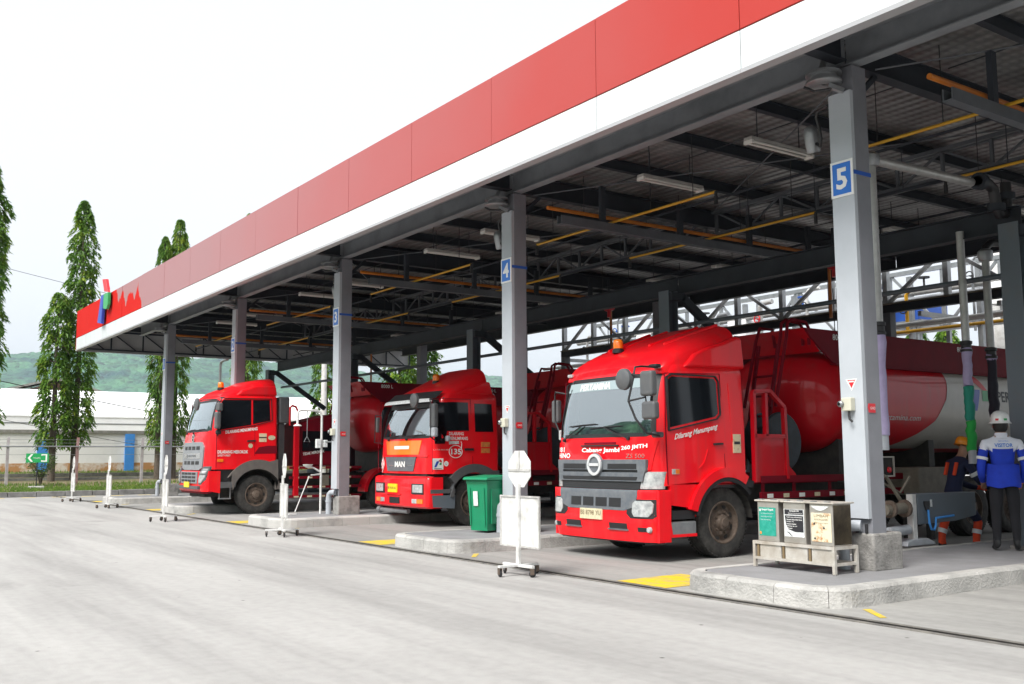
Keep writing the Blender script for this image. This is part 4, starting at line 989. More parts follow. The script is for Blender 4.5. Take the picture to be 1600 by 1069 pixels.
        lower += [(.84,.72)]
        c.side(lower, 'red', root, 'door_skirt', off=.002, depth=.05, sgn=sg)
        flare = arch_poly(1.45,.5,.645,40,168,16) + arch_poly(1.45,.5,.585,168,40,16)
        c.side(flare, 'black', root, 'arch_trim', off=.045, depth=.22, sgn=sg)
        flare2 = arch_poly(1.45,.5,.78,56,164,16) + arch_poly(1.45,.5,.645,164,56,16)
        c.side(flare2, 'red', root, 'arch_flare', off=.055, depth=.1, sgn=sg)
        c.side([(1.86,1.00),(1.98,.98),(2.0,1.08),(1.78,1.12),(1.60,1.12)], 'black', root, 'arch_tail', off=.045, depth=.2, sgn=sg)
        c.side([(.40,1.20),(.53,1.20),(.53,1.27),(.40,1.27)], 'lamp_glass', root, 'side_lamp', off=.012, depth=.02, sgn=sg)
        c.side([(.46,1.205),(.53,1.205),(.53,1.265),(.46,1.265)], 'amber', root, 'side_lamp', off=.016, depth=.02, sgn=sg)
        # steps
        mb = MB(); mb.box((sg*(W-.30), .40, .58), (sg*(W-.02), .84, .70)); mb.build('step_top', 'black', root)
        mb = MB(); mb.box((sg*(W-.28), .37, .34), (sg*(W-.01), .86, .55)); mb.build('step', 'galv', root, bevel=.02)
        mb = MB(); mb.box((sg*(W-.02), .37, .34), (sg*(W-.004), .86, .38)); mb.build('step_strip', 'red', root)
        wheel(root, sg*(W-.20), 1.45, sgn=sg)
        mb = MB(); pts = arch_poly(1.45,.5,.57,5,175,14); 
        for a, b in zip(pts, pts[1:]): mb.add([(sg*.62,a[0],a[1]),(sg*(W-.02),a[0],a[1]),(sg*(W-.02),b[0],b[1]),(sg*.62,b[0],b[1])], [(0,1,2,3)])
        mb.build('wheel_arch', 'chassis', root, fixn=False)
    mb = MB(); mb.tube([(-.9,1.45,.5),(.9,1.45,.5)], .08, 10); mb.build('axle', 'chassis', root)
    c.stext('Dilarang Menumpang', .45, 1.65, .10, 'white_mark', root, width=.86, shear=.35, bold=.025, slope=.19)
    c.side([(1.62,1.49),(1.78,1.49),(1.78,1.76),(1.62,1.76)], 'beige', root, 'sticker', off=.012, depth=.015)
    c.side([(1.64,1.615),(1.76,1.615),(1.76,1.655),(1.64,1.655)], 'black_mark', root, 'sticker_print', off=.014, depth=.01)
    # roof deflector with a centre rise and side wings
    fairing(root, [(.33,1.05,2.60,2.64),(.35,1.06,2.60,2.74),(.44,1.075,2.60,2.86),(.62,1.085,2.6,2.98),(.85,1.085,2.6,3.09),(1.15,1.08,2.6,3.21),(1.45,1.07,2.6,3.31),(1.80,1.06,2.6,3.42),(1.86,1.05,2.6,3.435),(1.865,1.03,2.62,3.41)], 'red', ex=5.0)
    for sg in (1, -1):
        mb = MB(); mb.prism([(.70,2.70),(.92,2.90),(1.20,3.02),(1.50,3.10),(1.78,3.20),(1.90,3.19),(1.95,2.72)], 'x', sg*.90, sg*1.135); mb.build('deflector_wing', 'red', root, bevel=.045, seg=4)
        mb = MB(); mb.bar((sg*.62,.80,3.075),(sg*.74,1.80,3.415),.05,.05); mb.build('fairing_ridge', 'red', root, bevel=.02)
        mb = MB(); mb.bar((sg*.30,.80,3.08),(sg*.34,1.80,3.42),.05,.05); mb.build('fairing_ridge', 'red', root, bevel=.02)
    beacon(root, -.30, .72, 3.07)
    for x in (-.98, .98):
        mb = MB(); mb.cbox((x, .33, 2.695), (.11,.06,.05)); mb.build('marker_lamp', 'lamp_glass', root, bevel=.012)
    wiper(c, root, -.86, 1.69, -.42, 1.90, .32); wiper(c, root, -.62, 1.72, -.3, 1.88, .2) if 0 else None; wiper(c, root, .62, 1.70, .12, 1.86, .34)
    # near-side mirror cluster on a bent tube
    mirror(root, (1.36,-.20,2.42), (.24,.12,.34)); mirror(root, (1.36,-.17,2.06), (.26,.12,.24))
    mb = MB(); mb.lathe([(.001,-.03),(.10,-.025),(.145,.0),(.15,.05),(.11,.07),(.001,.08)], (.93,-.28,2.50), 'y', 24); mb.build('round_mirror', 'grey_plastic', root, smooth=40)
    mb = MB(); mb.tube([(1.06,.26,2.68),(1.05,-.04,2.68),(1.08,-.18,2.66),(1.08,-.22,2.5),(1.0,-.24,2.2),(1.12,-.22,1.95),(1.22,-.12,1.76),(1.24,.10,1.72)], .016, 8); mb.tube([(.93,-.26,2.52),(1.08,-.22,2.56),(1.25,-.2,2.5)], .018, 8); mb.tube([(1.02,-.24,2.2),(1.28,-.18,2.24),(1.3,-.18,2.08)], .014, 8); mb.build('mirror_arm', 'black', root, smooth=50)
    mirror(root, (1.18,.12,1.74), (.10,.16,.08)); mirror(root, (1.0,.26,2.705), (.16,.10,.05), 'black')
    # far-side mirror
    mirror(root, (-1.40,.36,2.16), (.16,.10,.36)); mb = MB(); mb.tube([(-1.1,.35,2.42),(-1.28,.25,2.46),(-1.36,.3,2.42),(-1.36,.3,2.0),(-1.2,.3,1.75),(-1.14,.3,1.72)], .014, 8); mb.build('mirror_arm', 'black', root, smooth=50)
    mirror(root, (-1.16,.28,1.78), (.06,.1,.16), 'lamp_glass')
    # rear-view of the cab back: air intake stack and gap filler
    mb = MB(); mb.box((-.9,1.98,1.05),(.95,2.06,2.4)); mb.build('cab_back_frame', 'black', root)
    tank_unit(root, 4.2, art=True, length=8.0, fy=2.10)
    return root
truck_near()

# ---- middle truck: square cab with orange hood panel
def truck_mid():
    root = empty('tank_truck', (-19.12, 10.35, 0), 0, 'red tank truck with orange hood panel, square headlights and 135 on its door', 'truck', 'red tank trucks parked in the bays')
    W = 1.2
    c = Cab([(.3,W),(1.8,W),(2.8,W-.07)], [(.4,.0),(1.06,.0),(1.08,.08),(1.40,.09),(1.84,.11),(2.05,.135),(2.25,.18),(2.45,.235),(2.68,.32),(2.82,.42)], .16, .05, 1.76, 1.10, 2.84, .14)
    ws = (1.86, 2.62, 1.08, 1.02)
    c.shell(root, ws, 'red', 'cab'); c.glass(root, ws); c.interior(root, ws)
    c.front([(2.50,-.97,.97),(2.62,-.96,.96)], 'blue_sign' if 0 else 'grey_plastic', root, 'sun_strip', off=.002, depth=.001)
    # smoked visor over a pale strip
    mb = MB(); g = []
    for z, o in ((2.60,.20),(2.66,.19),(2.68,.17)): g.append([(-1.06+2.12*j/14, c.y(-1.06+2.12*j/14, z)-o, z) for j in range(15)])
    mb.grid(g); mb.build('visor_edge', 'poster_w', root, smooth=50)
    g = []
    for z, o in ((2.68,.165),(2.74,.13),(2.84,.06)): g.append([(-1.08+2.16*j/14, c.y(-1.08+2.16*j/14, min(z,2.8))-o, z) for j in range(15)])
    mb = MB(); mb.grid(g); mb.build('sun_visor', 'black', root, smooth=50)
    # hood: orange panel with a white strip, dark grille with name
    c.front([(1.50,-.80,.62),(1.80,-.88,.72)], 'amber_panel', root, 'orange_panel', off=.012, depth=.02)
    c.front([(1.62,-.44,.22),(1.69,-.45,.22)], 'white_mark', root, 'name_strip', off=.016, depth=.01)
    c.front([(1.46,-1.0,1.0),(1.485,-1.0,1.0)], 'red', root, 'hood_lip', off=.03, depth=.03)
    c.front([(1.15,-.74,.44),(1.45,-.86,.54)], 'dark_grille', root, 'grille', off=.02, depth=.03)
    c.front([(1.265,-.66,-.30),(1.275,-.66,-.30)], 'chrome', root, 'grille_line', off=.026, depth=.01); c.front([(1.265,.12,.42),(1.275,.12,.42)], 'chrome', root, 'grille_line', off=.026, depth=.01)
    c.ftext('MAN', -.36, 1.235, .125, 'white_mark', root, width=.46, bold=.04, off=.03)
    xd = -1.02
    for s_, mt, off in ((.20,'white_mark',.016),(.165,'red',.019),(.13,'white_mark',.022)):
        mb = MB(); mb.add([(xd+dx*s_*.62, c.y(xd+dx*s_*.62, 1.30+dz*s_)-off, 1.30+dz*s_) for dx, dz in ((0,-1),(1,0),(0,1),(-1,0))], [(0,1,2,3)]); mb.build('hazard_diamond', mt, root, fixn=False)
    c.ftext('3', xd-.035, 1.24, .12, 'logo_red', root, off=.026)
    # deep bumper
    mb = MB(); rows = []
    def bx(x): a = abs(x); return -.06 + .05*(a/W)**2 + (.10 - math.sqrt(max(.0, .01-(max(0, a-(W-.10)))**2)))
    xs_ = [-W + .10*(1-math.cos(R(15*i))) for i in range(7)] + [-1.0+2.0*i/10 for i in range(1, 10)] + [W - .10*(1-math.cos(R(15*i))) for i in range(6, -1, -1)]
    for z, ins in ((.39,.05),(.43,.0),(.70,.0),(.98,.0),(1.03,.03),(1.045,.06)): rows.append([(x*(1-ins*.2), bx(x)+ins, z) for x in xs_] )
    mb.grid(rows); rows2 = [[(-W,.34,z) for z in (.4,1.04)], [(-W,.12,z) for z in (.4,1.04)]]
    for sg in (-1,1): mb.box((sg*(W-.002), bx(W)+.0, .40), (sg*(W-.05), .36, 1.03))
    mb.box((-W+.06, .0, .42), (W-.06, .3, 1.02)); b = mb.build('bumper', 'red', root, smooth=40)
    def bp(rows, mt, nm, off=.012, d=.03):
        mb = MB(); g = []
        for z, l, r_ in rows: g.append([(l+(r_-l)*j/6, bx(l+(r_-l)*j/6)-off, z) for j in range(7)])
        mb.grid(g); n = 7
        g2 = [[(p[0], p[1]+d, p[2]) for p in r_] for r_ in g]
        mb.grid([g[0], g2[0]]); mb.grid([g[-1], g2[-1]]); mb.grid([[r_[0] for r_ in g], [r_[0] for r_ in g2]]); mb.grid([[r_[-1] for r_ in g], [r_[-1] for r_ in g2]])
        return mb.build(nm, mt, root, smooth=30)
    for sg in (-1, 1):
        def q(a, b): return (min(sg*a, sg*b), max(sg*a, sg*b))
        bp([(.68,)+q(.60,1.06), (.90,)+q(.60,1.06)], 'black', 'headlight_bezel'); bp([(.715,)+q(.66,1.03), (.875,)+q(.66,1.03)], 'lamp_glass', 'headlight', .02)
        bp([(.49,)+q(.62,.80), (.58,)+q(.62,.80)], 'lamp_glass', 'fog_lamp', .012); bp([(.49,)+q(.81,1.03), (.58,)+q(.81,1.03)], 'amber', 'indicator', .012)
    bp([(.70,-.42,.0),(.88,-.42,.0)], 'plate_y', 'number_plate', .02); lettering('BE 9135 AU', .05, lambda u, v: (-.40+u, bx(-.2)-.026, .77+v), 'black_mark', root, width=.36)
    bp([(.47,-.36,.10),(.60,-.36,.10)], 'black', 'air_slot'); bp([(.655,-.5,.16),(.67,-.5,.16)], 'red', 'plate_ledge', .03, .04)
    mb = MB(); mb.tube([(-.95,.02,.30),(.2,.1,.30)], .05, 10); mb.tube([(-.98,.0,.30),(-.9,.02,.30)], .075, 12); mb.build('tow_bar', 'galv', root, smooth=40)
    # sides
    for sg in (1, -1):
        c.side([(.16,1.72),(.14,2.46),(.20,2.58),(.60,2.60),(1.0,2.60),(1.0,2.0),(.46,1.99),(.40,1.72)], 'glass_side', root, 'side_window', off=.004, depth=.01, sgn=sg)
        c.side([(1.16,1.98),(1.16,2.58),(1.60,2.58),(1.62,1.98)], 'glass_side', root, 'rear_window', off=.004, depth=.01, sgn=sg)
        for dl in ([(.10,1.14),(.09,1.7),(.12,2.66),(1.06,2.67),(1.09,1.25)],):
            for a, b in zip(dl, dl[1:]):
                mb = MB(); mb.bar((sg*(c.w(a[1])+.001), a[0], a[1]), (sg*(c.w(b[1])+.001), b[0], b[1]), .008, .016, upv=(1,0,0)); mb.build('door_gap', 'maroon', root)
        c.side([(.88,1.58),(1.10,1.58),(1.10,1.63),(.88,1.63)], 'black', root, 'door_handle', off=.025, depth=.04, sgn=sg)
        flare = [(.62,.62),(.62,.90)] + arch_poly(1.13,.5,.80,140,55,12) + [(1.74,1.16),(1.76,1.05)] + arch_poly(1.13,.5,.62,45,168,14)
        c.side(flare, 'grey_plastic', root, 'arch_trim', off=.03, depth=.25, sgn=sg)
        c.side([(.12,1.06),(.66,1.06),(.62,.62),(.12,.62)], 'chassis', root, 'step_well', off=-.10, depth=.2, sgn=sg)
        c.side([(.06,.78),(.66,.78),(.66,.70),(.06,.70)], 'grey_plastic', root, 'step', off=.0, depth=.25, sgn=sg)
        c.side([(.12,.42),(.64,.38),(.66,.66),(.10,.66)], 'hydr_grey', root, 'step_box', off=.0, depth=.25, sgn=sg)
        wheel(root, sg*(W-.20), 1.13, sgn=sg)
    mb = MB(); mb.tube([(-.9,1.13,.5),(.9,1.13,.5)], .08, 10); mb.build('axle', 'chassis', root)
    mb = MB(); mb.box((-.95,.12,.5),(.95,1.6,1.09)); mb.build('underbody', 'chassis', root)
    c.stext('DILARANG', .50, 1.90, .07, 'white_mark', root, width=.36, bold=.02); c.stext('MENUMPANG', .50, 1.80, .07, 'white_mark', root, width=.46, bold=.02)
    c.side([(.50,1.71),(.74,1.72),(.74,1.78),(.50,1.78)], 'poster_w', root, 'sticker', off=.008, depth=.012)
    mb = MB(); ring = [(c.w(1.55)+.008, .66+.16*math.cos(a*math.pi/12), 1.56+.13*math.sin(a*math.pi/12)) for a in range(24)] ; mb.tube(ring+ring[:1], .008, 5, caps=False); mb.tube([(c.w(1.7)+.008,.80,1.62),(c.w(1.7)+.008,.81,1.72),(c.w(1.7)+.008,.79,1.77)], .008, 5); mb.build('badge_ring', 'white_mark', root)
    c.stext('135', .545, 1.50, .12, 'white_mark', root, width=.25, bold=.03)
    c.side([(.10,1.19),(.36,1.19),(.36,1.42),(.10,1.42)], 'white_mark', root, 'logo_plate', off=.008, depth=.012)
    for poly, mt in (([(.14,1.24),(.19,1.24),(.26,1.36),(.20,1.36)], 'logo_blue'), ([(.24,1.37),(.29,1.34),(.33,1.34),(.30,1.40)], 'logo_red'), ([(.26,1.29),(.31,1.28),(.32,1.33),(.28,1.33)], 'logo_green'), ([(.14,1.205),(.32,1.205),(.32,1.215),(.14,1.215)], 'black_mark')):
        c.side(poly, mt, root, 'logo_print', off=.011, depth=.012)
    mb = MB(); mb.lathe([(.001,.006),(.055,.006)], (c.w(1.3)+.003,.43,1.31), 'x', 16); mb.build('sticker', 'white_mark', root); c.stext('L', .415, 1.285, .05, 'black_mark', root)
    c.stext('L.S 24.480 BBT', .12, 1.585, .025, 'poster_w', root, width=.4)
    c.side([(1.30,1.53),(1.52,1.53),(1.52,1.76),(1.30,1.76)], 'orange_sticker', root, 'sticker', off=.008, depth=.012); c.side([(1.30,1.63),(1.52,1.63),(1.52,1.655),(1.30,1.655)], 'red', root, 'sticker_print', off=.011, depth=.012)
    fairing(root, [(.42,1.06,2.66,2.70),(.46,1.08,2.66,2.82),(.62,1.1,2.66,2.93),(.85,1.1,2.66,3.06),(1.15,1.1,2.66,3.22),(1.45,1.1,2.66,3.37),(1.52,1.09,2.66,3.40),(1.54,1.07,2.66,3.36)], 'red', ex=4.5)
    for sg in (1,-1):
        mb = MB(); mb.prism([(.75,2.80),(1.45,3.06),(1.58,3.06),(1.66,2.80)], 'x', sg*.9, sg*1.125); mb.build('deflector_wing', 'red', root, bevel=.03, seg=3)
    beacon(root, -.1, .95, 3.12)
    # tall mirror on the near side
    mirror(root, (1.32,.06,2.30), (.20,.12,.50)); mirror(root, (1.32,.06,1.96), (.20,.12,.20), 'pvc'); mirror(root, (1.28,.42,1.83), (.10,.1,.12), 'pvc')
    mb = MB(); mb.tube([(1.14,.28,2.62),(1.25,.0,2.64),(1.30,.0,2.55),(1.30,.0,1.85),(1.18,.2,1.78)], .014, 8); mb.tube([(1.1,.3,2.66),(1.0,-.05,2.70),(.92,-.18,2.66)], .014, 8); mb.build('mirror_arm', 'black', root, smooth=50)
    mb = MB(); mb.lathe([(.001,-.03),(.11,-.025),(.15,.0),(.15,.05),(.001,.07)], (.92,-.2,2.62), 'y', 22); mb.build('round_mirror', 'grey_plastic', root, smooth=40)
    mirror(root, (-1.36,.16,2.18), (.07,.10,.34)); mb = MB(); mb.tube([(-1.1,.35,2.4),(-1.42,.12,2.4),(-1.45,.12,1.78),(-1.16,.2,1.76)], .012, 6); mb.build('mirror_arm', 'black', root, smooth=50)
    for a, b, d in ((-.75,.0,.35), (.1,.5,.35)): wiper(c, root, a, 1.83, a+.38, 1.90, .36)
    tank_unit(root, 4.55, length=6.6, axle=(2.6, 3.9), fy=2.5)
    return root
_m = mat('orange_panel_paint', (.85, .24, .015), .35, coat=.4, col2=(.72, .16, .01), nscale=3); M['amber_panel'] = _m
M['orange_sticker'] = mat('orange_sticker', (.75, .30, .06), .5, col2=(.6, .12, .05), nscale=18)
truck_mid()

# ---- far truck: tall cab with grey wheel arches
def truck_far():
    root = empty('tank_truck', (-26.36, 8.06, 0), 0, 'red tank truck with tall cab, grey wheel arches and slatted grille, farthest left', 'truck', 'red tank trucks parked in the bays')
    W = 1.15
    c = Cab([(.5,W),(2.1,W),(3.1,W-.06)], [(.55,.03),(.7,.0),(1.1,.0),(1.12,.04),(1.85,.07),(2.12,.11),(2.35,.14),(2.55,.18),(2.75,.235),(2.95,.31),(3.10,.42)], .20, .07, 1.92, 1.16, 3.12, .15)
    ws = (2.14, 2.93, 1.03, .97)
    c.shell(root, ws, 'red', 'cab'); c.glass(root, ws); c.interior(root, ws)
    c.front([(.60,-W+.03,W-.03),(.70,-W,W),(1.02,-W,W),(1.12,-W+.02,W-.02)], 'red', root, 'bumper', off=.03, depth=.08, nc=34, nsub=3)
    for sg in (1,-1): c.side([(.12,.62),(.42,.56),(.42,1.12),(.12,1.12)], 'red', root, 'bumper_end', off=.012, depth=.05, sgn=sg)
    c.front([(.55,-W+.12,W-.12),(.60,-W+.04,W-.04)], 'maroon', root, 'bumper_lip', off=.0, depth=.1, nc=20)
    c.front([(.66,-1.0,.85),(.74,-1.0,.85)], 'grey_plastic', root, 'bumper_step', off=.10, depth=.10, nc=14)
    c.front([(.70,-.12,.28),(.84,-.12,.28)], 'plate_y', root, 'number_plate', off=.115, depth=.02)
    c.front([(1.14,-.62,.62),(1.20,-.82,.82),(1.72,-.85,.85),(1.86,-.70,.70)], 'grille_silver', root, 'grille', off=.035, depth=.05, nc=16)
    for z in (1.28, 1.66):
        for q in range(4): c.front([(z,-.62+q*.33,-.38+q*.33),(z+.09,-.62+q*.33,-.38+q*.33)], 'black', root, 'grille_slot', off=.04, depth=.02)
    c.front([(1.43,-.66,.66),(1.57,-.66,.66)], 'chrome', root, 'grille_badge', off=.045, depth=.02); c.ftext('QUESTER', -.40, 1.46, .075, 'dark_grille', root, width=.8, bold=.02, off=.052)
    c.front([(.80,-.66,.66),(1.10,-.70,.70)], 'grille_silver', root, 'lower_grille', off=.05, depth=.04, nc=14)
    for z in (.84, .93, 1.02):
        for q in range(4): c.front([(z,-.58+q*.30,-.33+q*.30),(z+.055,-.58+q*.30,-.33+q*.30)], 'black', root, 'grille_slot', off=.056, depth=.02)
    mb = MB(); mb.lathe([(.07,-.02),(.11,-.02),(.11,.02),(.07,.02),(.07,-.02)], (0, c.y(0,1.96)-.02, 1.96), 'y', 20); mb.box((-.09, c.y(0,1.96)-.04, 1.94), (.09, c.y(0,1.96), 1.98)); mb.build('emblem', 'chrome', root, smooth=30)
    for sg in (-1, 1):
        def f(rows, mt, nm, **k): return c.front([(z, min(sg*a, sg*b), max(sg*a, sg*b)) for z, a, b in rows], mt, root, nm, **k)
        f([(.78,.76,.92),(.90,.74,1.08),(1.18,.86,1.12),(1.24,.98,1.12)], 'grey_plastic', 'headlight_bezel', off=.045, depth=.05, nc=8)
        f([(.82,.80,.94),(.95,.80,1.06),(1.02,.86,1.08)], 'lamp_glass', 'headlight', off=.056, depth=.03, nc=8); f([(1.06,.90,1.08),(1.18,.95,1.10)], 'lamp_glass', 'daytime_lamp', off=.056, depth=.03, nc=8)
        c.side([(.36,2.16),(.40,2.84),(.46,2.93),(1.20,2.95),(1.20,2.30)], 'glass_side', root, 'side_window', off=.004, depth=.01, sgn=sg)
        c.side([(1.25,2.32),(1.25,2.95),(1.70,2.96),(1.72,2.42)], 'glass_side', root, 'rear_window', off=.004, depth=.01, sgn=sg)
        fr = [(.32,2.12),(.36,2.88),(.44,2.98),(1.75,2.99),(1.77,2.42),(1.30,2.29)]
        for a, b in zip(fr, fr[1:]+fr[:1]):
            mb = MB(); mb.bar((sg*(c.w(a[1])+.003), a[0], a[1]), (sg*(c.w(b[1])+.003), b[0], b[1]), .016, .03, upv=(1,0,0)); mb.build('window_seal', 'black', root)
        for a, b in [((.30,1.2),(.29,2.1)), ((1.30,2.3),(1.31,1.5)), ((.29,2.1),(.35,3.0))]:
            mb = MB(); mb.bar((sg*(c.w(a[1])+.001), a[0], a[1]), (sg*(c.w(b[1])+.001), b[0], b[1]), .008, .014, upv=(1,0,0)); mb.build('door_gap', 'maroon', root)
        c.side([(1.10,1.86),(1.32,1.87),(1.32,1.91),(1.10,1.90)], 'black', root, 'door_handle', off=.025, depth=.04, sgn=sg)
        c.side([(1.30,1.55),(1.42,1.72),(1.66,1.76),(1.90,1.76),(1.92,1.56)], 'maroon', root, 'rear_crease', off=.004, depth=.02, sgn=sg)
        # grey plastic arch
        ar = [(.72,.80),(.72,1.02)] + arch_poly(1.40,.5,.90,150,70,12) + [(1.94,1.40),(1.96,.78),(1.90,.62)] + arch_poly(1.40,.5,.66,12,168,16)
        c.side(ar, 'grey_arch', root, 'arch_trim', off=.03, depth=.28, sgn=sg)
        c.side([(.34,1.16),(.80,1.16),(.74,.84),(.34,.84)], 'black', root, 'step_well', off=-.06, depth=.2, sgn=sg)
        c.side([(.30,.84),(.84,.84),(.82,.70),(.30,.68)], 'grey_plastic', root, 'step', off=.01, depth=.28, sgn=sg)
        mb = MB(); 
        for yy in (.42, .70): mb.bar((sg*(W-.05), yy, .70), (sg*(W-.05), yy, .42), .03, .02)
        mb.bar((sg*(W-.05), .40, .42), (sg*(W-.05), .72, .42), .06, .03); mb.build('step_hoop', 'galv', root)
        wheel(root, sg*(W-.19), 1.40, sgn=sg)
        mb = MB(); pts = arch_poly(1.40,.5,.64,5,175,14)
        for a, b in zip(pts, pts[1:]): mb.add([(sg*.6,a[0],a[1]),(sg*(W-.02),a[0],a[1]),(sg*(W-.02),b[0],b[1]),(sg*.6,b[0],b[1])], [(0,1,2,3)])
        mb.build('wheel_arch', 'chassis', root, fixn=False)
    mb = MB(); mb.tube([(-.9,1.40,.5),(.9,1.40,.5)], .08, 10); mb.box((-.62,.2,.45),(.62,2.1,1.3)); mb.build('underbody', 'chassis', root)
    c.stext('DILARANG MENUMPANG', .52, 2.06, .085, 'white_mark', root, width=.85, bold=.03, slope=.12)
    c.stext('DILARANG MEROKOK', .33, 1.56, .085, 'white_mark', root, width=.80, bold=.03); c.stext('SAFETY FIRST', .33, 1.485, .05, 'poster_w', root, width=.34, bold=.02)
    c.side([(.33,1.35),(.48,1.35),(.48,1.42),(.33,1.42)], 'amber', root, 'side_lamp', off=.015, depth=.02)
    c.side([(1.42,1.86),(1.62,1.86),(1.62,2.08),(1.42,2.08)], 'beige', root, 'sticker', off=.008, depth=.012); c.side([(1.42,1.96),(1.62,1.96),(1.62,1.99),(1.42,1.99)], 'black_mark', root, 'sticker_print', off=.011, depth=.012)
    mb = MB(); mb.lathe([(.001,.006),(.10,.006)], (c.w(1.95)+.003,1.76,1.97), 'x', 20); mb.v = [(x, 1.76+(y-1.76), 1.97+(z-1.97)*.62) for x, y, z in mb.v]; mb.build('sticker', 'plate_c', root)
    mb = MB(); mb.lathe([(.001,.006),(.06,.006)], (c.w(1.75)+.003,1.19,1.76), 'x', 18); mb.build('sticker', 'plate_c', root)
    fairing(root, [(.42,.98,2.92,2.95),(.45,1.0,2.92,3.08),(.60,1.03,2.92,3.20),(.80,1.04,2.92,3.29),(1.02,1.04,2.92,3.36),(1.30,1.05,2.92,3.48),(1.60,1.05,2.92,3.54),(1.86,1.05,2.92,3.57),(1.90,1.03,2.92,3.55)], 'red', ex=4.2)
    for sg in (1,-1):
        mb = MB(); mb.prism([(.80,3.06),(.95,3.20),(1.3,3.32),(1.88,3.34),(1.93,3.08)], 'x', sg*.85, sg*1.085); mb.build('deflector_wing', 'red', root, bevel=.05, seg=4)
    beacon(root, .1, .72, 3.30)
    mb = MB(); mb.lathe([(.001,-.03),(.11,-.025),(.16,.0),(.16,.05),(.001,.08)], (.72,-.12,2.82), 'y', 22); mb.build('round_mirror', 'grey_plastic', root, smooth=40)
    mirror(root, (1.30,.26,2.40), (.18,.14,.44)); mirror(root, (1.30,.30,2.74), (.20,.14,.22)); mirror(root, (1.26,.30,2.10), (.10,.14,.12), 'black')
    mb = MB(); mb.tube([(1.12,.4,2.9),(1.28,.3,2.88),(1.3,.28,2.7),(1.28,.3,2.1),(1.16,.32,2.02)], .02, 8); mb.tube([(1.0,.35,2.95),(.85,.0,2.93),(.74,-.1,2.88)], .014, 8); mb.build('mirror_arm', 'black', root, smooth=50)
    for a, dx in ((-.75,.42), (-.1,.45)): wiper(c, root, a, 2.10, a+dx, 2.17, .34)
    # stack behind the cab
    mb = MB(); mb.box((.62,1.99,2.36),(1.08,2.28,3.06)); mb.box((.80,2.02,.9),(.98,2.2,2.37)); mb.build('air_cleaner', 'grey_plastic', root, bevel=.04)
    # rail loop and maroon side locker with sloping top
    x = W-.05
    mb = MB(); mb.tube([(x,2.28,2.3),(x,2.28,2.78),(x,2.34,2.83),(x,2.44,2.80),(x,2.50,2.68),(x,2.50,2.3)], .03, 8); mb.build('handrail', 'tank_red', root, smooth=50)
    mb = MB(); mb.box((x-.06,2.40,.42),(x+.02,2.56,2.36)); mb.build('locker_post', 'tank_red', root, bevel=.02)
    mb = MB(); mb.prism([(2.57,1.22),(2.57,2.26),(2.66,2.40),(3.1,2.52),(3.56,2.63),(4.0,2.66),(4.0,1.22)], 'x', -.2, x-.05); lk = mb.build('side_locker', 'maroon', root, bevel=.05, seg=3)
    mb = MB(); mb.box((x-.049,2.66,1.62),(x-.040,3.55,2.16)); mb.build('locker_window', 'glass_side', root)
    lettering('TIDAK MEROKOK', .075, lambda u, v: (x-.036, 2.68+u, 1.50+v+u*.14), 'white_mark', root, width=.62, bold=.02)
    for z in (1.18,.92,.67,.42):
        mb = MB(); mb.box((x-.03,2.3,z-.035),(x+.015,4.4,z+.035)); mb.build('side_guard', 'maroon', root)
        for q in range(5):
            mb = MB(); mb.box((x+.016,2.42+q*.38,z-.025),(x+.018,2.56+q*.38,z+.02)); mb.build('reflector', 'plate_c', root)
    mb = MB(); mb.box((x-.02,3.18,.70),(x+.022,3.42,.98)); mb.build('tool_box', 'dusty_beige', root)
    # rear fender
    for sg in (1,-1):
        fe = arch_poly(5.15,.5,.66,15,180,16) + arch_poly(5.15,.5,.57,180,15,16)
        c.side(fe, 'tank_red', root, 'rear_fender', off=.0, depth=.45, sgn=sg)
    tank_unit(root, 5.1, dz=.10, length=6.6, axle=(.05, 3.6), frame=False)
    return root
M['grey_arch'] = mat('grey_arch_plastic', (.115, .105, .10), .6, col2=(.16, .14, .125), nscale=5)
truck_far()

# ------------------------------------------------------------------ waste bins on a rack
rack = empty('bin_rack', (-7.39, 8.87, IZ), 0, 'low metal rack holding the three waste bins beside column five', 'rack')
mb = MB()
for x in (-.555, .53):
    for y in (0, .37): 
        mb = MB(); mb.box((x, y, 0), (x+.035, y+.035, .29)); mb.build('leg', 'rackmetal', rack)
for z0, z1 in ((.255,.29), (.085,.115)):
    for y in (0.0, .37): mb = MB(); mb.box((-.52, y+.002, z0), (.53, y+.033, z1)); mb.build('rail', 'rackmetal', rack)
    for x in (-.553, .532): mb = MB(); mb.box((x, .036, z0), (x+.03, .369, z1)); mb.build('rail', 'rackmetal', rack)
for q, x in enumerate((-.50, -.14, .22)):
    mb = MB(); mb.box((x, .012, .116), (x+.028, .03, .254)); mb.build('stile', 'brass', rack)
for x0, x1 in ((-.46,-.16), (-.10,.20), (.26,.525)): mb = MB(); mb.box((x0, .018, .116), (x1, .024, .254)); mb.build('panel', 'rackmetal', rack)
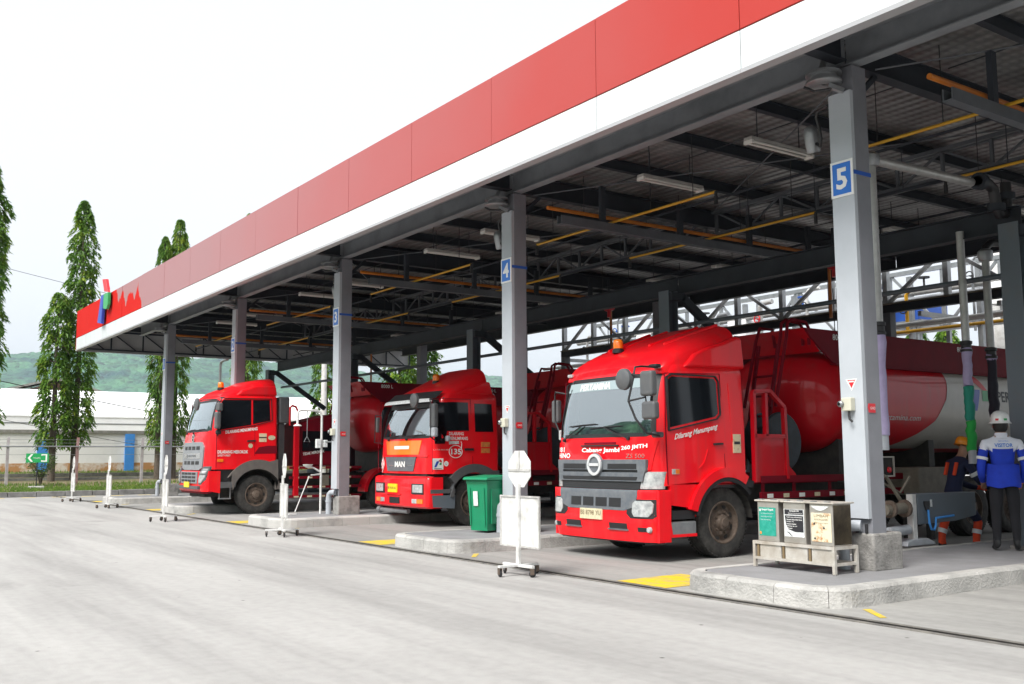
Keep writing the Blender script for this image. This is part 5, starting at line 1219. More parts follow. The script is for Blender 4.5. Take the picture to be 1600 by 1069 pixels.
for q, (x, lab) in enumerate([(-7.87, 'metal waste bin with a green poster, leftmost on the rack'), (-7.50, 'metal waste bin with a black and white poster, middle of the rack'), (-7.14, 'metal waste bin with a stained cream poster, at the dark end of the rack')]):
    b = empty('waste_bin', (x, 8.885, IZ+.292), 0, lab, 'bin', 'waste bins on the rack')
    mb = MB(); mb.box((0, 0, 0), (.30, .31, .44)); mb.build('body', 'stainless', b, bevel=.006)
    mb = MB(); mb.box((-.028, -.02, .442), (.328, .335, .460)); mb.build('lid', 'rackmetal', b, bevel=.004)
    if q == 0:
        mb = MB(); mb.box((.022, -.004, .06), (.262, -.0012, .375)); p_ = mb.build('poster', 'poster_green', b) if 'poster_green' in M else mb.build('poster', mat('poster_green', (.0,.26,.19), .5, col2=(.04,.36,.28), nscale=16), b)
        lettering('Sampah Organik', .030, lambda u, v: (.065+u, -.0055, .335+v), 'white_mark', b, width=.17, bold=.02, name='poster_print')
        for r_, t_ in enumerate(('sisa makanan dan sayuran', 'daun kering, kulit buah', 'kayu dan ranting')): lettering(t_, .017, lambda u, v: (.05+u, -.0055, .30-r_*.035+v), 'poster_w', b, width=.18-.02*r_, name='poster_print')
        mb = MB(); mb.lathe([(.006,-.0015),(.014,-.0015)], (.042,-.004,.345), 'y', 12); mb.build('poster_print', 'white_mark', b)
        mb = MB(); mb.prism([(.03,.075),(.055,.075),(.055,.10),(.04,.11),(.03,.10)], 'y', -.0062, -.0042); mb.build('poster_print', 'orange_sticker', b)
    elif q == 1:
        mb = MB(); mb.box((.012, -.004, .07), (.285, -.0012, .37)); mb.build('poster', 'poster_w', b)
        mb = MB(); mb.box((.022, -.006, .312), (.275, -.0042, .366)); mb.build('poster_print', 'black_mark', b)
        mb = MB(); mb.prism([(.024,.30),(.275,.30),(.275,.125),(.16,.125),(.07,.15),(.04,.20)], 'y', -.006, -.0042); mb.build('poster_print', 'black_mark', b)
        lettering('Sampah B3', .022, lambda u, v: (.09+u, -.0075, .34+v), 'white_mark', b, width=.13, bold=.02, name='poster_print'); lettering('bahan berbahaya', .014, lambda u, v: (.075+u, -.0075, .318+v), 'white_mark', b, width=.19, name='poster_print')
        for r_ in range(6): lettering(('limbah majun terkontaminasi', 'kemasan bekas bahan kimia', 'lampu TL', 'baterai bekas', 'kaleng cat oli', 'filter')[r_], .014, lambda u, v: (.05+u, -.0075, .275-r_*.024+v), 'white_mark', b, width=(.21,.21,.10,.13,.14,.08)[r_], bold=.02, name='poster_print')
        mb = MB(); mb.prism([(.05,.125),(.10,.085),(.12,.08),(.075,.12)], 'y', -.006, -.0042); mb.build('poster_print', 'black_mark', b)
    else:
        mb = MB(); mb.box((.02, -.004, .04), (.28, -.0012, .345)); mb.build('poster', mat('poster_cream', (.70,.63,.46), .6, col2=(.42,.18,.05), nscale=13, lo=.53, hi=.66), b)
        for r_ in range(3): lettering(('LIMBAH', 'ANORGANIK', 'plastik kaca logam')[r_], (.03,.02,.016)[r_], lambda u, v: (.06+u, -.0055, .30-r_*.035+v), 'brass', b, width=.18, name='poster_print')
        for xx, zz in ((.045,.22), (.05,.065), (.17,.18)): mb = MB(); mb.prism([(xx,zz),(xx+.03,zz),(xx+.015,zz+.028)], 'y', -.006, -.0042); mb.build('poster_print', 'black_mark', b)
        mb = MB(); mb.prism([(.02+.24*i/10, .418-.05*math.sin(math.pi*i/10)) for i in range(11)], 'y', -.006, -.0012); mb.build('bag_edge', 'poster_w', b)
        mb = MB(); mb.box((.3012, .012, .012), (.3032, .30, .43)); mb.build('side_sheet', mat('dark_mirror_sheet', (.10,.085,.07), .12, .9, col2=(.30,.24,.16), nscale=5), b)
    for xx in (.02, .20): mb = MB(); mb.box((xx, -.012, .461), (xx+.06, .03, .470)); mb.build('lid_hinge', 'galv', b)

# green wheelie bin
wb = empty('wheelie_bin', (-14.17, 9.32, IZ), R(14), 'green plastic wheelie bin on the island in front of column four', 'bin')
mb = MB()
def ring(w_, d_, z, yo=0): return [(-w_/2, -d_/2+yo, z), (w_/2, -d_/2+yo, z), (w_/2, d_/2+yo, z), (-w_/2, d_/2+yo, z)]
rows = [ring(.37,.38,.03), ring(.37,.38,.05), ring(.47,.50,.80,.01), ring(.485,.52,.81,.01), ring(.485,.52,.86,.01)]
for a in rows: mb.v += a
for i in range(4):
    for j in range(4): mb.f.append((i*4+j, i*4+(j+1) % 4, i*4+4+(j+1) % 4, i*4+4+j)); mb.m.append(0)
mb.f += [(3,2,1,0), (16,17,18,19)]; mb.m += [0,0]; mb.build('body', 'green_bin', wb, bevel=.03, seg=3)
mb = MB(); mb.prism([(-.30,.862),(-.30,.89),(-.26,.915),(.22,.945),(.30,.94),(.34,.90),(.34,.862)], 'x', -.275, .275); mb.build('lid', 'green_bin', wb, bevel=.015, seg=3)
mb = MB(); mb.tube([(-.2,.33,.88),(.2,.33,.88)], .018, 8); mb.build('handle', 'green_bin', wb, smooth=50)
for x in (-.16, .16): mb = MB(); mb.prism([(-.213+.0,.12),(-.245,.74),(-.252,.74),(-.22,.12)], 'x', x-.012, x+.012); mb.build('rib', 'green_bin', wb)
for sg in (-1, 1): mb = MB(); mb.prism([(-.12,.14),(-.14,.72),(.16,.72),(.13,.14)], 'x', sg*.20, sg*.226); mb.v = [(x+sg*(z-.14)*.035, y, z) for x, y, z in mb.v]; mb.build('side_panel', 'green_bin', wb, bevel=.01)
mb = MB(); mb.prism([(-.236,.44),(-.249,.68),(-.252,.68),(-.239,.44)], 'x', -.075, .025); mb.build('sticker', 'poster_w', wb)
for x in (-.2, .2): 
    mb = MB(); mb.lathe([(.001,-.025),(.06,-.025),(.09,-.02),(.09,.02),(.06,.025),(.001,.025)], (x, .23, .09), 'x', 20); mb.build('wheel', 'black', wb, smooth=40)
mb = MB(); mb.tube([(-.2,.23,.09),(.2,.23,.09)], .012, 8); mb.build('axle', 'black', wb)

# ------------------------------------------------------------------ mobile sign stands, seen from the back
def sign_stand(x, y, rz, label):
    r = empty('sign_stand', (x, y, 0), rz, label, 'sign stand', 'white sign stands on castors')
    mb = MB(); mb.box((-.30,-.022,.105), (.30,.022,.14)); mb.box((-.022,-.30,.108), (.022,-.0225,.137)); mb.box((-.022,.0225,.108), (.022,.30,.137)); mb.build('base', 'white_paint', r, bevel=.004)
    for cx, cy in ((-.28,0), (.28,0), (0,-.28), (0,.28)):
        a = random.uniform(0, 3)
        mb = MB(); mb.lathe([(.001,-.013),(.035,-.013),(.042,-.008),(.042,.008),(.035,.013),(.001,.013)], (0,0,.042), 'x', 16)
        e = mb.build('castor', 'black', r, smooth=40, loc=(cx, cy, 0)); e.rotation_euler.z = a
        mb = MB(); mb.box((-.020,-.02,.03), (-.015,.03,.10)); mb.box((.015,-.02,.03), (.020,.03,.10)); mb.box((-.02,-.02,.098), (.02,.03,.106)); mb.build('fork', 'rim', e)
    mb = MB(); mb.box((-.028,-.020,.141), (.028,.020,1.12)); mb.build('post', 'white_paint', r, bevel=.004)
    # rectangular board, framed
    mb = MB(); mb.box((-.38,.022,.36), (.38,.030,.95)); bd = mb.build('board', 'white_paint', r)
    for a, b in (((-.40,.010,.34),(.40,.035,.36)), ((-.40,.010,.95),(.40,.035,.97)), ((-.40,.010,.361),(-.38,.035,.949)), ((.38,.010,.361),(.40,.035,.949))):
        mb = MB(); mb.box(a, b); mb.build('frame_bar', 'white_shade_dirt', bd)
    # octagon plate
    oc = [(.225*math.cos(R(22.5+45*i))/math.cos(R(22.5)), 1.30+.225*math.sin(R(22.5+45*i))/math.cos(R(22.5))) for i in range(8)]
    mb = MB(); mb.prism(oc, 'y', .022, .028); o = mb.build('octagon_plate', 'white_paint', r)
    mb = MB(); mb.box((-.22,.012,1.27), (.22,.0215,1.30)); mb.build('stiffener', 'white_shade_dirt', o)
    mb = MB(); mb.box((-.008,.010,1.301), (.012,.0215,1.52)); mb.build('stiffener', 'white_shade_dirt', o)
    return r
for x, y, rz, l in [(-10.22, 7.19, R(2), 'white sign stand on castors, its back to us, before the nearest truck'),
                    (-17.87, 7.20, R(-13), 'white sign stand seen nearly edge on before the truck with orange hood'),
                    (-23.74, 6.68, R(-7), 'white sign stand beside the farthest truck, its edge towards us'),
                    (-31.1, 7.12, R(-4), 'white sign stand before the last column, fourth from the nearest'),
                    (-36.5, 7.2, R(-3), 'farthest white sign stand, next to the grass verge')]:
    sign_stand(x, y, rz, l)

# ------------------------------------------------------------------ emergency shower hoop on the third island
hp = empty('shower_hoop', (-20.94, 9.33, IZ), 0, 'white bent pipe emergency shower with pull handle on the third island', 'emergency shower')
mb = MB(); mb.tube([(0,0,0),(0,0,2.16),(0,-.03,2.25),(0,-.10,2.30),(0,-.5,2.30),(0,-.56,2.27),(0,-.58,2.18),(0,-.58,1.98)], .026, 10); mb.build('pipe', 'white_paint', hp, smooth=50)
mb = MB(); mb.lathe([(.02,.03),(.05,.025),(.09,0),(.095,-.012),(.001,-.008)], (0,-.58,1.96), 'z', 18); mb.build('shower_rose', 'white_paint', hp, smooth=50)
mb = MB(); mb.tube([(0,-.35,2.30),(0,-.35,1.72)], .008, 6); mb.tube([(0,-.35,1.72),(0,-.42,1.60),(0,-.28,1.60),(0,-.35,1.72)], .008, 6); mb.build('pull_handle', 'galv', hp)
mb = MB(); mb.box((-.03,-.14,1.46),(.05,-.03,1.66)); mb.box((-.03,.04,1.48),(.05,.13,1.64)); mb.build('valve_box', 'poster_w', hp, bevel=.01)
mb = MB(); mb.tube([(0,0,1.60),(.2,.34,1.60)], .014, 6); mb.build('wall_tie', 'galv', hp)
mb = MB(); mb.tube([(0,0,.92),(0,-.18,1.02),(0,-.30,1.06)], .02, 8); mb.tube([(0,0,.88),(0,-.24,.86)], .018, 8); mb.build('arm', 'white_paint', hp, smooth=50)
mb = MB(); mb.lathe([(.001,0),(.04,.01),(.10,.05),(.11,.08),(.10,.08),(.03,.04)], (0,-.32,1.02), 'z', 16); mb.build('eye_wash_bowl', 'white_paint', hp, smooth=50)
mb = MB(); mb.tube([(0,-.28,.84),(0,-.60,.06)], .012, 6); mb.box((-.04,-.74,.0),(.04,-.58,.03)); mb.build('foot_pedal', 'white_paint', hp)

# ------------------------------------------------------------------ metering skids on the islands behind the columns
def skid(k, label):
    x = XC[k]; r = empty('metering_skid', (x-.35, 14.6, IZ), 0, label, 'pipework', 'metering skids on the islands')
    mb = MB(); mb.box((-.55,0,0),(.65,3.8,.10)); mb.build('base_frame', 'steel', r)
    for q, yy in enumerate((.5, 1.5, 2.5, 3.3)):
        mb = MB(); mb.lathe([(.001,0),(.20,0),(.20,.75),(.24,.76),(.24,.82),(.20,.83),(.14,1.02),(.001,1.06)], (-.15, yy, .1), 'z', 18); mb.build('filter_vessel', 'hydr_grey', r, smooth=40)
        mb = MB(); mb.tube([(-.15,yy,.5),(.25,yy,.5),(.33,yy,.55),(.35,yy,.65),(.35,yy,1.7),(.32,yy,1.8),(.2,yy,1.83)], .06, 10); mb.tube([(.35,yy,1.0),(.35,yy,1.06)], .11, 12); mb.build('meter_pipe', 'alu' if q % 2 else 'steel_l', r, smooth=40)
    mb = MB(); mb.box((.42,.9,.1),(.62,2.0,1.45)); mb.build('control_cabinet', 'steel', r, bevel=.02)
    mb = MB(); mb.tube([(-.40,0,.28),(-.40,3.8,.28)], .11, 12); mb.build('header_pipe', 'alu', r, smooth=40)
for k, l in enumerate(['grey filters and meter pipes on the nearest island behind the standing man', 'grey filters and meter pipes on the island behind column four', 'grey filters and meter pipes on the island behind column three', 'grey filters and meter pipes on the fourth island', 'grey filters and meter pipes on the farthest island']):
    skid(k, l)

# ------------------------------------------------------------------ hoses, arms and the trough by the standing man
def hose(x, y, ztop, parts, label, elbow=None):
    r = empty('loading_hose', (x, y, 0), 0, label, 'hose', 'loading hoses with coloured sleeves')
    zs = parts[0][0]
    mb = MB(); mb.tube([(0,0,ztop),(0,0,zs)], .055, 12); mb.build('drop_pipe', 'alu', r, smooth=40)
    mb = MB(); mb.lathe([(.06,.10),(.085,.09),(.085,.05),(.07,.04),(.07,-.02),(.085,-.03),(.085,-.06),(.06,-.07)], (0,0,zs+.02), 'z', 14); mb.build('coupling', 'black', r, smooth=30)
    for z0, z1, mt in parts:
        n = 9; pts = [(random.uniform(-.012,.012), random.uniform(-.012,.012), z0+(z1-z0)*i/n) for i in range(n+1)]
        pts[0] = (0,0,z0); pts[-1] = (0,0,z1)
        mb = MB(); mb.tube(pts, [.068+random.uniform(-.006,.006) for _ in pts], 14); mb.build('sleeve', mt, r, smooth=60)
    zl = parts[-1][1]; mb = MB(); mb.tube([(0,0,zl+.02),(0,0,zl-.18)], .055, 10); mb.build('nozzle', 'pvc', r, smooth=40)
    if elbow:
        mb = MB(); mb.tube(elbow, .06, 12); mb.build('top_arm', 'alu' if len(elbow) < 5 else 'black', r, smooth=40)
        mb = MB(); mb.lathe([(.001,-.09),(.09,-.08),(.11,-.02),(.11,.06),(.06,.1)], (0,0,ztop), 'z', 14); mb.build('swivel', 'galv', r, smooth=40)
hose(-7.45, 10.72, 5.15, [(2.97,1.69,'sleeve_lilac')], 'silver drop pipe ending in a lilac sleeve right behind column five', [(0,0,5.16),(0,.4,5.17),(0,2.3,5.22)])
hose(-8.02, 13.6, 4.70, [(2.97,2.43,'sleeve_lilac'),(2.425,1.94,'sleeve_teal'),(1.935,1.50,'sleeve_green')], 'silver drop pipe with lilac, teal and green sleeve before the cream tank side')
hose(-8.02, 14.25, 4.42, [(2.91,2.85,'sleeve_lilac'),(2.845,2.0,'sleeve_black')], 'silver drop pipe with a nearly black sleeve next to the standing man', [(0,0,4.42),(0,.02,4.54),(.02,.12,4.62),(.05,.3,4.64),(.05,1.2,4.64)])
# swivel joint cluster high up behind
sw = empty('swivel_joint', (-7.36, 13.0, 5.2), 0, 'dark swivel joint with elbows at the end of the silver arm', 'pipe joint')
mb = MB(); mb.tube([(0,0,.02),(0,.25,.02),(0,.38,-.04),(0,.42,-.16),(0,.44,-.3),(0,.52,-.38),(0,.66,-.36),(0,.72,-.2),(0,.72,.1)], .075, 12); mb.build('elbow_pipe', 'black', sw, smooth=40)
for yy, zz in ((.05,.02), (.44,-.3), (.72,-.1)): mb = MB(); mb.lathe([(.001,-.05),(.12,-.05),(.12,.05),(.001,.05)], (0,yy,zz), 'y' if yy < .2 else 'z', 14); mb.build('flange', 'steel', sw, smooth=30)
tr = empty('drip_trough', (-8.4, 12.64, IZ), 0, 'grey blue steel trough with a blue hose loop in front of the bending worker', 'trough')
mb = MB(); mb.box((-.05,-.04,0),(.05,.05,.70)); mb.build('post', 'white_paint', tr, bevel=.006)
mb = MB(); mb.prism([(-.28,0),(-.26,.06),(-.1,.09),(.22,.09),(.36,.04),(.40,0)], 'x', -.1, .1); mb.build('foot', 'pvc', tr, bevel=.01)
mb = MB(); mb.prism([(.07,.28),(.07,.71),(1.52,.70),(1.52,.36),(1.0,.30)], 'x', -.12, .06); mb.build('trough_side', 'hydr_grey', tr, bevel=.01)
mb = MB(); mb.prism([(.20,.60),(.20,.56),(.24,.47),(.30,.45),(.33,.55),(.42,.60)], 'x', .061, .075); mb.build('oil_patch', 'black', tr)
mb = MB(); mb.box((.076,.335,.52),(.079,.385,.62)); mb.build('label_tag', 'poster_w', tr)
mb = MB(); mb.tube([(.09,.26,.48),(.10,.26,.30),(.10,.30,.21),(.10,.37,.20),(.10,.41,.26),(.10,.42,.36),(.08,.9,.38)], .016, 8); mb.build('blue_hose', 'pilaster', tr, smooth=50)
mb = MB(); mb.tube([(0,-.62,.50),(0,-.12,.52)], .075, 12); mb.build('inlet_pipe', 'dusty_beige', tr, smooth=40)
for yy in (-.5,-.16): mb = MB(); mb.lathe([(.001,-.02),(.12,-.02),(.12,.02),(.001,.02)], (0,yy,.51), 'y', 16); mb.build('flange', 'rim', tr, smooth=30)
mb = MB(); mb.tube([(0,-.55,.2),(0,-.1,.22)], .07, 10); mb.build('drain_stub', 'pvc', tr, smooth=40)
mb = MB(); mb.tube([(-.1,-.6,1.0),(-.1,-.4,.95),(-.08,-.25,.75),(-.06,-.15,.62)], .025, 8); mb.tube([(-.15,-.5,.9),(-.1,-.1,.72),(0,.0,.95)], .018, 8); mb.build('hose_pipe', 'dusty_beige', tr, smooth=50)
gb = empty('gauge_box', (-9.0, 13.0, 1.15), 0, 'small framed gauge box with a red button under the tank belly', 'gauge box')
mb = MB(); mb.box((-.2,-.15,0),(-.02,.16,.26)); mb.build('housing', 'chassis', gb)
for a, b in (((-.02,-.17,-.02),(.0,.18,.0)), ((-.02,-.17,.26),(.0,.18,.28)), ((-.02,-.17,.0),(.0,-.15,.26)), ((-.02,.16,.0),(.0,.18,.26))): mb = MB(); mb.box(a, b); mb.build('frame_bar', 'rackmetal', gb)
mb = MB(); mb.lathe([(.001,.03),(.04,.025),(.045,0)], (-.02,.06,.08), 'x', 12); mb.build('button', 'logo_red', gb, smooth=50)
mb = MB(); mb.box((-.13,-.02,-.95),(-.09,.02,.0)); mb.build('post', 'rackmetal', gb)
bb = empty('valve_cabinet', (-9.9, 15.0, .78), 0, 'dusty beige steel cabinet under the tank behind the bending worker', 'cabinet')
mb = MB(); mb.box((-.5,0,0),(.1,.95,.46)); mb.build('body', 'dusty_beige', bb, bevel=.02)
for yy in (.1, .75): mb = MB(); mb.box((-.3,yy,-.78),(-.2,yy+.1,0)); mb.build('leg', 'chassis', bb)

# ------------------------------------------------------------------ people
def person(name, loc, rz, joints, bones, label, mats, classify, sub=2):
    """joints: name -> (x,y,z,radius); bones: pairs. One continuous skin."""
    root = empty(name, loc, rz, label, 'person')
    ks = list(joints); me = bpy.data.meshes.new('body'); me.from_pydata([joints[k][:3] for k in ks], [(ks.index(a), ks.index(b)) for a, b in bones], [])
    ob = bpy.data.objects.new('body_tmp', me); COL.objects.link(ob)
    sk = ob.modifiers.new('skin', 'SKIN'); sk.use_smooth_shade = True; sk.branch_smoothing = .4
    if not me.skin_vertices: 
        bpy.context.view_layer.objects.active = ob; bpy.ops.mesh.customdata_skin_add()
    for i, k in enumerate(ks):
        rr = joints[k][3]; me.skin_vertices[0].data[i].radius = rr if isinstance(rr, tuple) else (rr, rr)
        me.skin_vertices[0].data[i].use_root = (k == 'pelvis')
    ss = ob.modifiers.new('sub', 'SUBSURF'); ss.levels = sub; ss.render_levels = sub
    bpy.context.view_layer.update()
    m2 = bpy.data.meshes.new_from_object(ob.evaluated_get(bpy.context.evaluated_depsgraph_get()))
    bpy.data.objects.remove(ob)
    o = bpy.data.objects.new('body', m2); COL.objects.link(o); o.parent = root
    m2.materials.clear()
    for k in mats: m2.materials.append(M[k])
    J = {k: Vector(v[:3]) for k, v in joints.items()}
    for p in m2.polygons:
        c = p.center; best = None; bd = 9
        for a, b in bones:
            A, B = J[a], J[b]; d = B-A; t = max(0, min(1, (c-A).dot(d)/max(1e-9, d.length_squared))); dd = (c-(A+d*t)).length
            if dd < bd: bd = dd; best = (a, b, t)
        p.material_index = classify(best, c); p.use_smooth = True
    return root
def hand(J, B, side, wrist, d, out, down, curl=.35, s=1.0):
    """palm and five fingers after the wrist joint; d: unit direction, out: thumb side"""
    w_ = Vector(J[wrist][:3]); d = Vector(d).normalized(); out = Vector(out).normalized(); dn = Vector(down).normalized()
    J[side+'palm'] = (*(w_+d*.055*s), (.024,.032)); B.append((wrist, side+'palm'))
    for i, (off, ln) in enumerate(((.028,.068), (.010,.078), (-.008,.072), (-.026,.058))):
        a = w_+d*.095*s+out*off; b = a+d*ln*.5*s+dn*ln*.12; c = b+d*ln*.5*s*(1-curl)+dn*ln*.5*curl
        for nm, p_, r_ in (('a', a, .0095), ('b', b, .0088), ('c', c, .0078)): J['%sf%d%s' % (side, i, nm)] = (*p_, r_)
        B += [(side+'palm', '%sf%da' % (side, i)), ('%sf%da' % (side, i), '%sf%db' % (side, i)), ('%sf%db' % (side, i), '%sf%dc' % (side, i))]
    a = w_+d*.045*s+out*.035; b = a+d*.035+out*.02+dn*.008
    J[side+'ta'] = (*a, .011); J[side+'tb'] = (*b, .009); B += [(side+'palm', side+'ta'), (side+'ta', side+'tb')]

def visitor():
    # local: faces +y, back towards -y
    J = {'pelvis': (0,0,.92,(.155,.115)), 'waist': (0,.0,1.06,(.158,.112)), 'chest': (0,.01,1.27,(.180,.125)), 'upper': (0,.0,1.40,(.155,.11)), 'neck': (0,.01,1.50,(.060,.060)), 'head0': (0,.03,1.57,(.070,.080)), 'head1': (0,.03,1.66,(.074,.088)), 'head2': (0,.025,1.72,(.055,.065))}
    B = [('pelvis','waist'),('waist','chest'),('chest','upper'),('upper','neck'),('neck','head0'),('head0','head1'),('head1','head2')]
    for s_, g in (('l',-1),('r',1)):
        J.update({s_+'sh': (g*.205,.0,1.405,.073), s_+'el': (g*.265,-.03,1.13,.060), s_+'el2': (g*.262,.02,1.0,.056), s_+'wr': (g*.235,.12,.90,.044), s_+'hip': (g*.095,.0,.84,.098), s_+'th': (g*.105,.0,.64,.088), s_+'kn': (g*.11,.015,.47,.070), s_+'ca': (g*.115,-.005,.28,.064), s_+'an': (g*.12,-.01,.085,.050), s_+'ft': (g*.13,.07,.045,.042), s_+'toe': (g*.14,.15,.035,.034), s_+'he': (g*.12,-.05,.04,.036)})
        B += [('upper',s_+'sh'),(s_+'sh',s_+'el'),(s_+'el',s_+'el2'),(s_+'el2',s_+'wr'),('pelvis',s_+'hip'),(s_+'hip',s_+'th'),(s_+'th',s_+'kn'),(s_+'kn',s_+'ca'),(s_+'ca',s_+'an'),(s_+'an',s_+'ft'),(s_+'ft',s_+'toe'),(s_+'an',s_+'he')]
        hand(J, B, s_, s_+'wr', (-g*.15,.75,-.55), (-g,.1,.2), (0,.2,-1))
    def cl(b, c):
        a, e, t = b
        if e.startswith(('lp','rp','lf','rf','lt','rt')) and e[1:] not in ('ft','th','toe') and (e[1] in 'pft') and e not in ('lft','rft','lth','rth','ltoe','rtoe'): return 5 if e[0] == 'r' else 3
        if e in ('head0','head1','head2') or (e == 'neck' and t > .75): return 3
        if e[1:] in ('ft','toe','he') or (e[1:] == 'an' and t > .7): return 4
        if e[1:] in ('th','kn','ca','an') or (e[1:] == 'hip' and c.z < .875): return 2
        if c.z < .855 and e not in ('lwr','rwr','lel2','rel2'): return 2
        if c.z > 1.315 and abs(c.x) < .27: return 1
        return 0
    r = person('person', (-7.18, 12.88, IZ), R(38), J, B, 'standing person seen from behind in a blue and white jacket and white helmet', ['jacket_blue','jacket_white','trouser','skin','black','glove'], cl)
    # jacket hem, collar, tape, helmet, hair, lettering
    mb = MB(); n = 28
    rows = []
    for z, a, b in ((.825,.205,.150),(.87,.212,.155),(.95,.207,.152),(1.06,.203,.146),(1.12,.200,.143)): rows.append([(a*math.cos(2*math.pi*i/n), b*math.sin(2*math.pi*i/n)+.004*math.sin(i*2.3), z+.012*math.sin(i*.9)) for i in range(n+1)])
    mb.grid(rows); mb.build('jacket_hem', 'jacket_blue', r, smooth=60)
    mb = MB(); mb.lathe([(.088,1.46),(.082,1.50),(.078,1.535),(.072,1.535),(.075,1.48)], (0,.01,0), 'z', 20); mb.build('collar', 'jacket_white', r, smooth=50)
    for g in (-1, 1):
        mb = MB(); a, b = Vector(J['lel'][:3]), Vector(J['lsh'][:3]); a.x *= -g; b.x *= -g; p0 = a.lerp(b,.18); p1 = a.lerp(b,.32); mb.tube([p0, p1], .074, 18, caps=False); mb.build('reflective_tape', 'reflect', r, smooth=60)
    mb = MB(); mb.lathe([(.125,1.665),(.128,1.675),(.118,1.69),(.116,1.73),(.104,1.775),(.075,1.81),(.035,1.828),(.001,1.832)], (0,.025,0), 'z', 28); mb.v = [(x, .025+(y-.025)*1.16, z) for x, y, z in mb.v]
    h = mb.build('helmet', 'helmet_w', r, smooth=50)
    mb = MB(); mb.lathe([(.119,1.672),(.142,1.665),(.142,1.658),(.119,1.660)], (0,.035,0), 'z', 28); mb.v = [(x, .035+(y-.035)*1.2, z) for x, y, z in mb.v]; mb.build('brim', 'helmet_w', h, smooth=50)
    for x, mt in ((-.05,'logo_red'), (.045,'logo_green')):
        mb = MB(); yy = .025-math.sqrt(max(0,.119**2-x*x))*1.16-.003; mb.box((x-.022,yy-.001,1.695),(x+.022,yy+.012,1.722)); mb.build('helmet_sticker', mt, h)
    mb = MB(); mb.lathe([(.060,1.545),(.086,1.58),(.094,1.63),(.095,1.67)], (0,.02,0), 'z', 20); mb.v = [(x, min(.05,.02+(y-.02)*1.12), z) for x, y, z in mb.v]; mb.build('hair', 'hair', r, smooth=60)
    v_, f_, wd, ht = text_data('VISITOR'); 
    lettering('VISITOR', .05, lambda u, v: (-.11+u, -.158+.35*(u-.11)**2, 1.345+v), 'blue_sign', r, width=.22, bold=.03)
    lettering('PERTAMINA', .018, lambda u, v: (-.06+u, -.150, 1.415+v), 'blue_sign', r, width=.12)
    for g in (-1, 1):
        mb = MB(); mb.lathe([(.001,-.012),(.016,-.01),(.026,0),(.022,.012),(.001,.012)], (g*.085,.03,1.62), 'x', 10); mb.build('ear', 'skin', r, smooth=60)
visitor()
def worker():
    # bending forward, one leg set back; faces +y locally
    J = {'pelvis': (0,-.05,.88,(.15,.12)), 'waist': (0,.0,1.0,(.148,.115)), 'chest': (0,.06,1.20,(.172,.125)), 'upper': (0,.10,1.33,(.15,.108)), 'neck': (0,.145,1.42,(.058,.058)), 'head0': (0,.19,1.485,(.070,.080)), 'head1': (0,.22,1.56,(.075,.088)), 'head2': (0,.225,1.62,(.055,.065))}
    B = [('pelvis','waist'),('waist','chest'),('chest','upper'),('upper','neck'),('neck','head0'),('head0','head1'),('head1','head2')]
    for s_, g in (('l',-1),('r',1)):
        fr = .28 if s_ == 'r' else -.18
        J.update({s_+'sh': (g*.20,.09,1.33,.072), s_+'el': (g*.26,.22,1.07,.058), s_+'el2': (g*.22,.42,.97,.052), s_+'wr': (g*.15,.52,.94,.042), s_+'hip': (g*.10,-.05,.80,.10), s_+'th': (g*.12,fr*.45,.64,.088), s_+'kn': (g*.14,fr*.8+.06,.46,.07), s_+'ca': (g*.14,fr*.85,.28,.062), s_+'an': (g*.15,fr*.8-.02,.09,.052), s_+'ft': (g*.16,fr*.8+.07,.045,.044), s_+'toe': (g*.165,fr*.8+.15,.035,.036), s_+'he': (g*.15,fr*.8-.06,.04,.036)})
        B += [('upper',s_+'sh'),(s_+'sh',s_+'el'),(s_+'el',s_+'el2'),(s_+'el2',s_+'wr'),('pelvis',s_+'hip'),(s_+'hip',s_+'th'),(s_+'th',s_+'kn'),(s_+'kn',s_+'ca'),(s_+'ca',s_+'an'),(s_+'an',s_+'ft'),(s_+'ft',s_+'toe'),(s_+'an',s_+'he')]
        hand(J, B, s_, s_+'wr', (-g*.3,.9,-.1), (-g*.4,0,.9), (0,.2,-1), .5)
    def cl(b, c):
        a, e, t = b
        if e[1] in 'pft' and e not in ('lft','rft','lth','rth','ltoe','rtoe') and len(e) > 2 and e[0] in 'lr': return 1
        if e in ('head0','head1','head2') or (e == 'neck' and t > .8): return 2
        if e[1:] in ('ft','toe','he'): return 3
        if e[1:] in ('ca','an') : return 1
        return 0
    r = person('person', (-8.75, 14.3, .0), R(-20), J, B, 'person in navy and orange coverall with orange helmet, bent over the steel trough', ['navy','hi_orange','skin','black'], cl)
    mb = MB(); mb.lathe([(.122,.0),(.124,.02),(.116,.06),(.095,.105),(.06,.13),(.001,.142)], (0,0,0), 'z', 26); mb.v = [(x, y*1.14+.22, z+1.585-y*.30) for x, y, z in mb.v]; h = mb.build('helmet', 'helmet_o', r, smooth=50)
    mb = MB(); mb.lathe([(.116,.004),(.140,-.004),(.140,-.01),(.116,-.006)], (0,0,0), 'z', 26); mb.v = [(x, y*1.25+.23, z+1.585-y*.30) for x, y, z in mb.v]; mb.build('brim', 'helmet_o', h, smooth=50)
    for A, Bn, t0, t1, rr in (('lsh','lel',.55,.75,.072), ('rsh','rel',.55,.75,.072), ('lkn','lca',.75,1.1,.07), ('rkn','rca',.75,1.1,.07)):
        a, b = Vector(J[A][:3]), Vector(J[Bn][:3]); mb = MB(); mb.tube([a.lerp(b,t0), a.lerp(b,t1)], rr, 18, caps=False); mb.build('reflective_tape', 'reflect', r, smooth=60)
    for g in (-1, 1): mb = MB(); mb.bar((g*.10,-.02,1.33),(g*.10,-.075,1.14),.05,.03); mb.build('shoulder_patch', 'hi_orange', r)
worker()

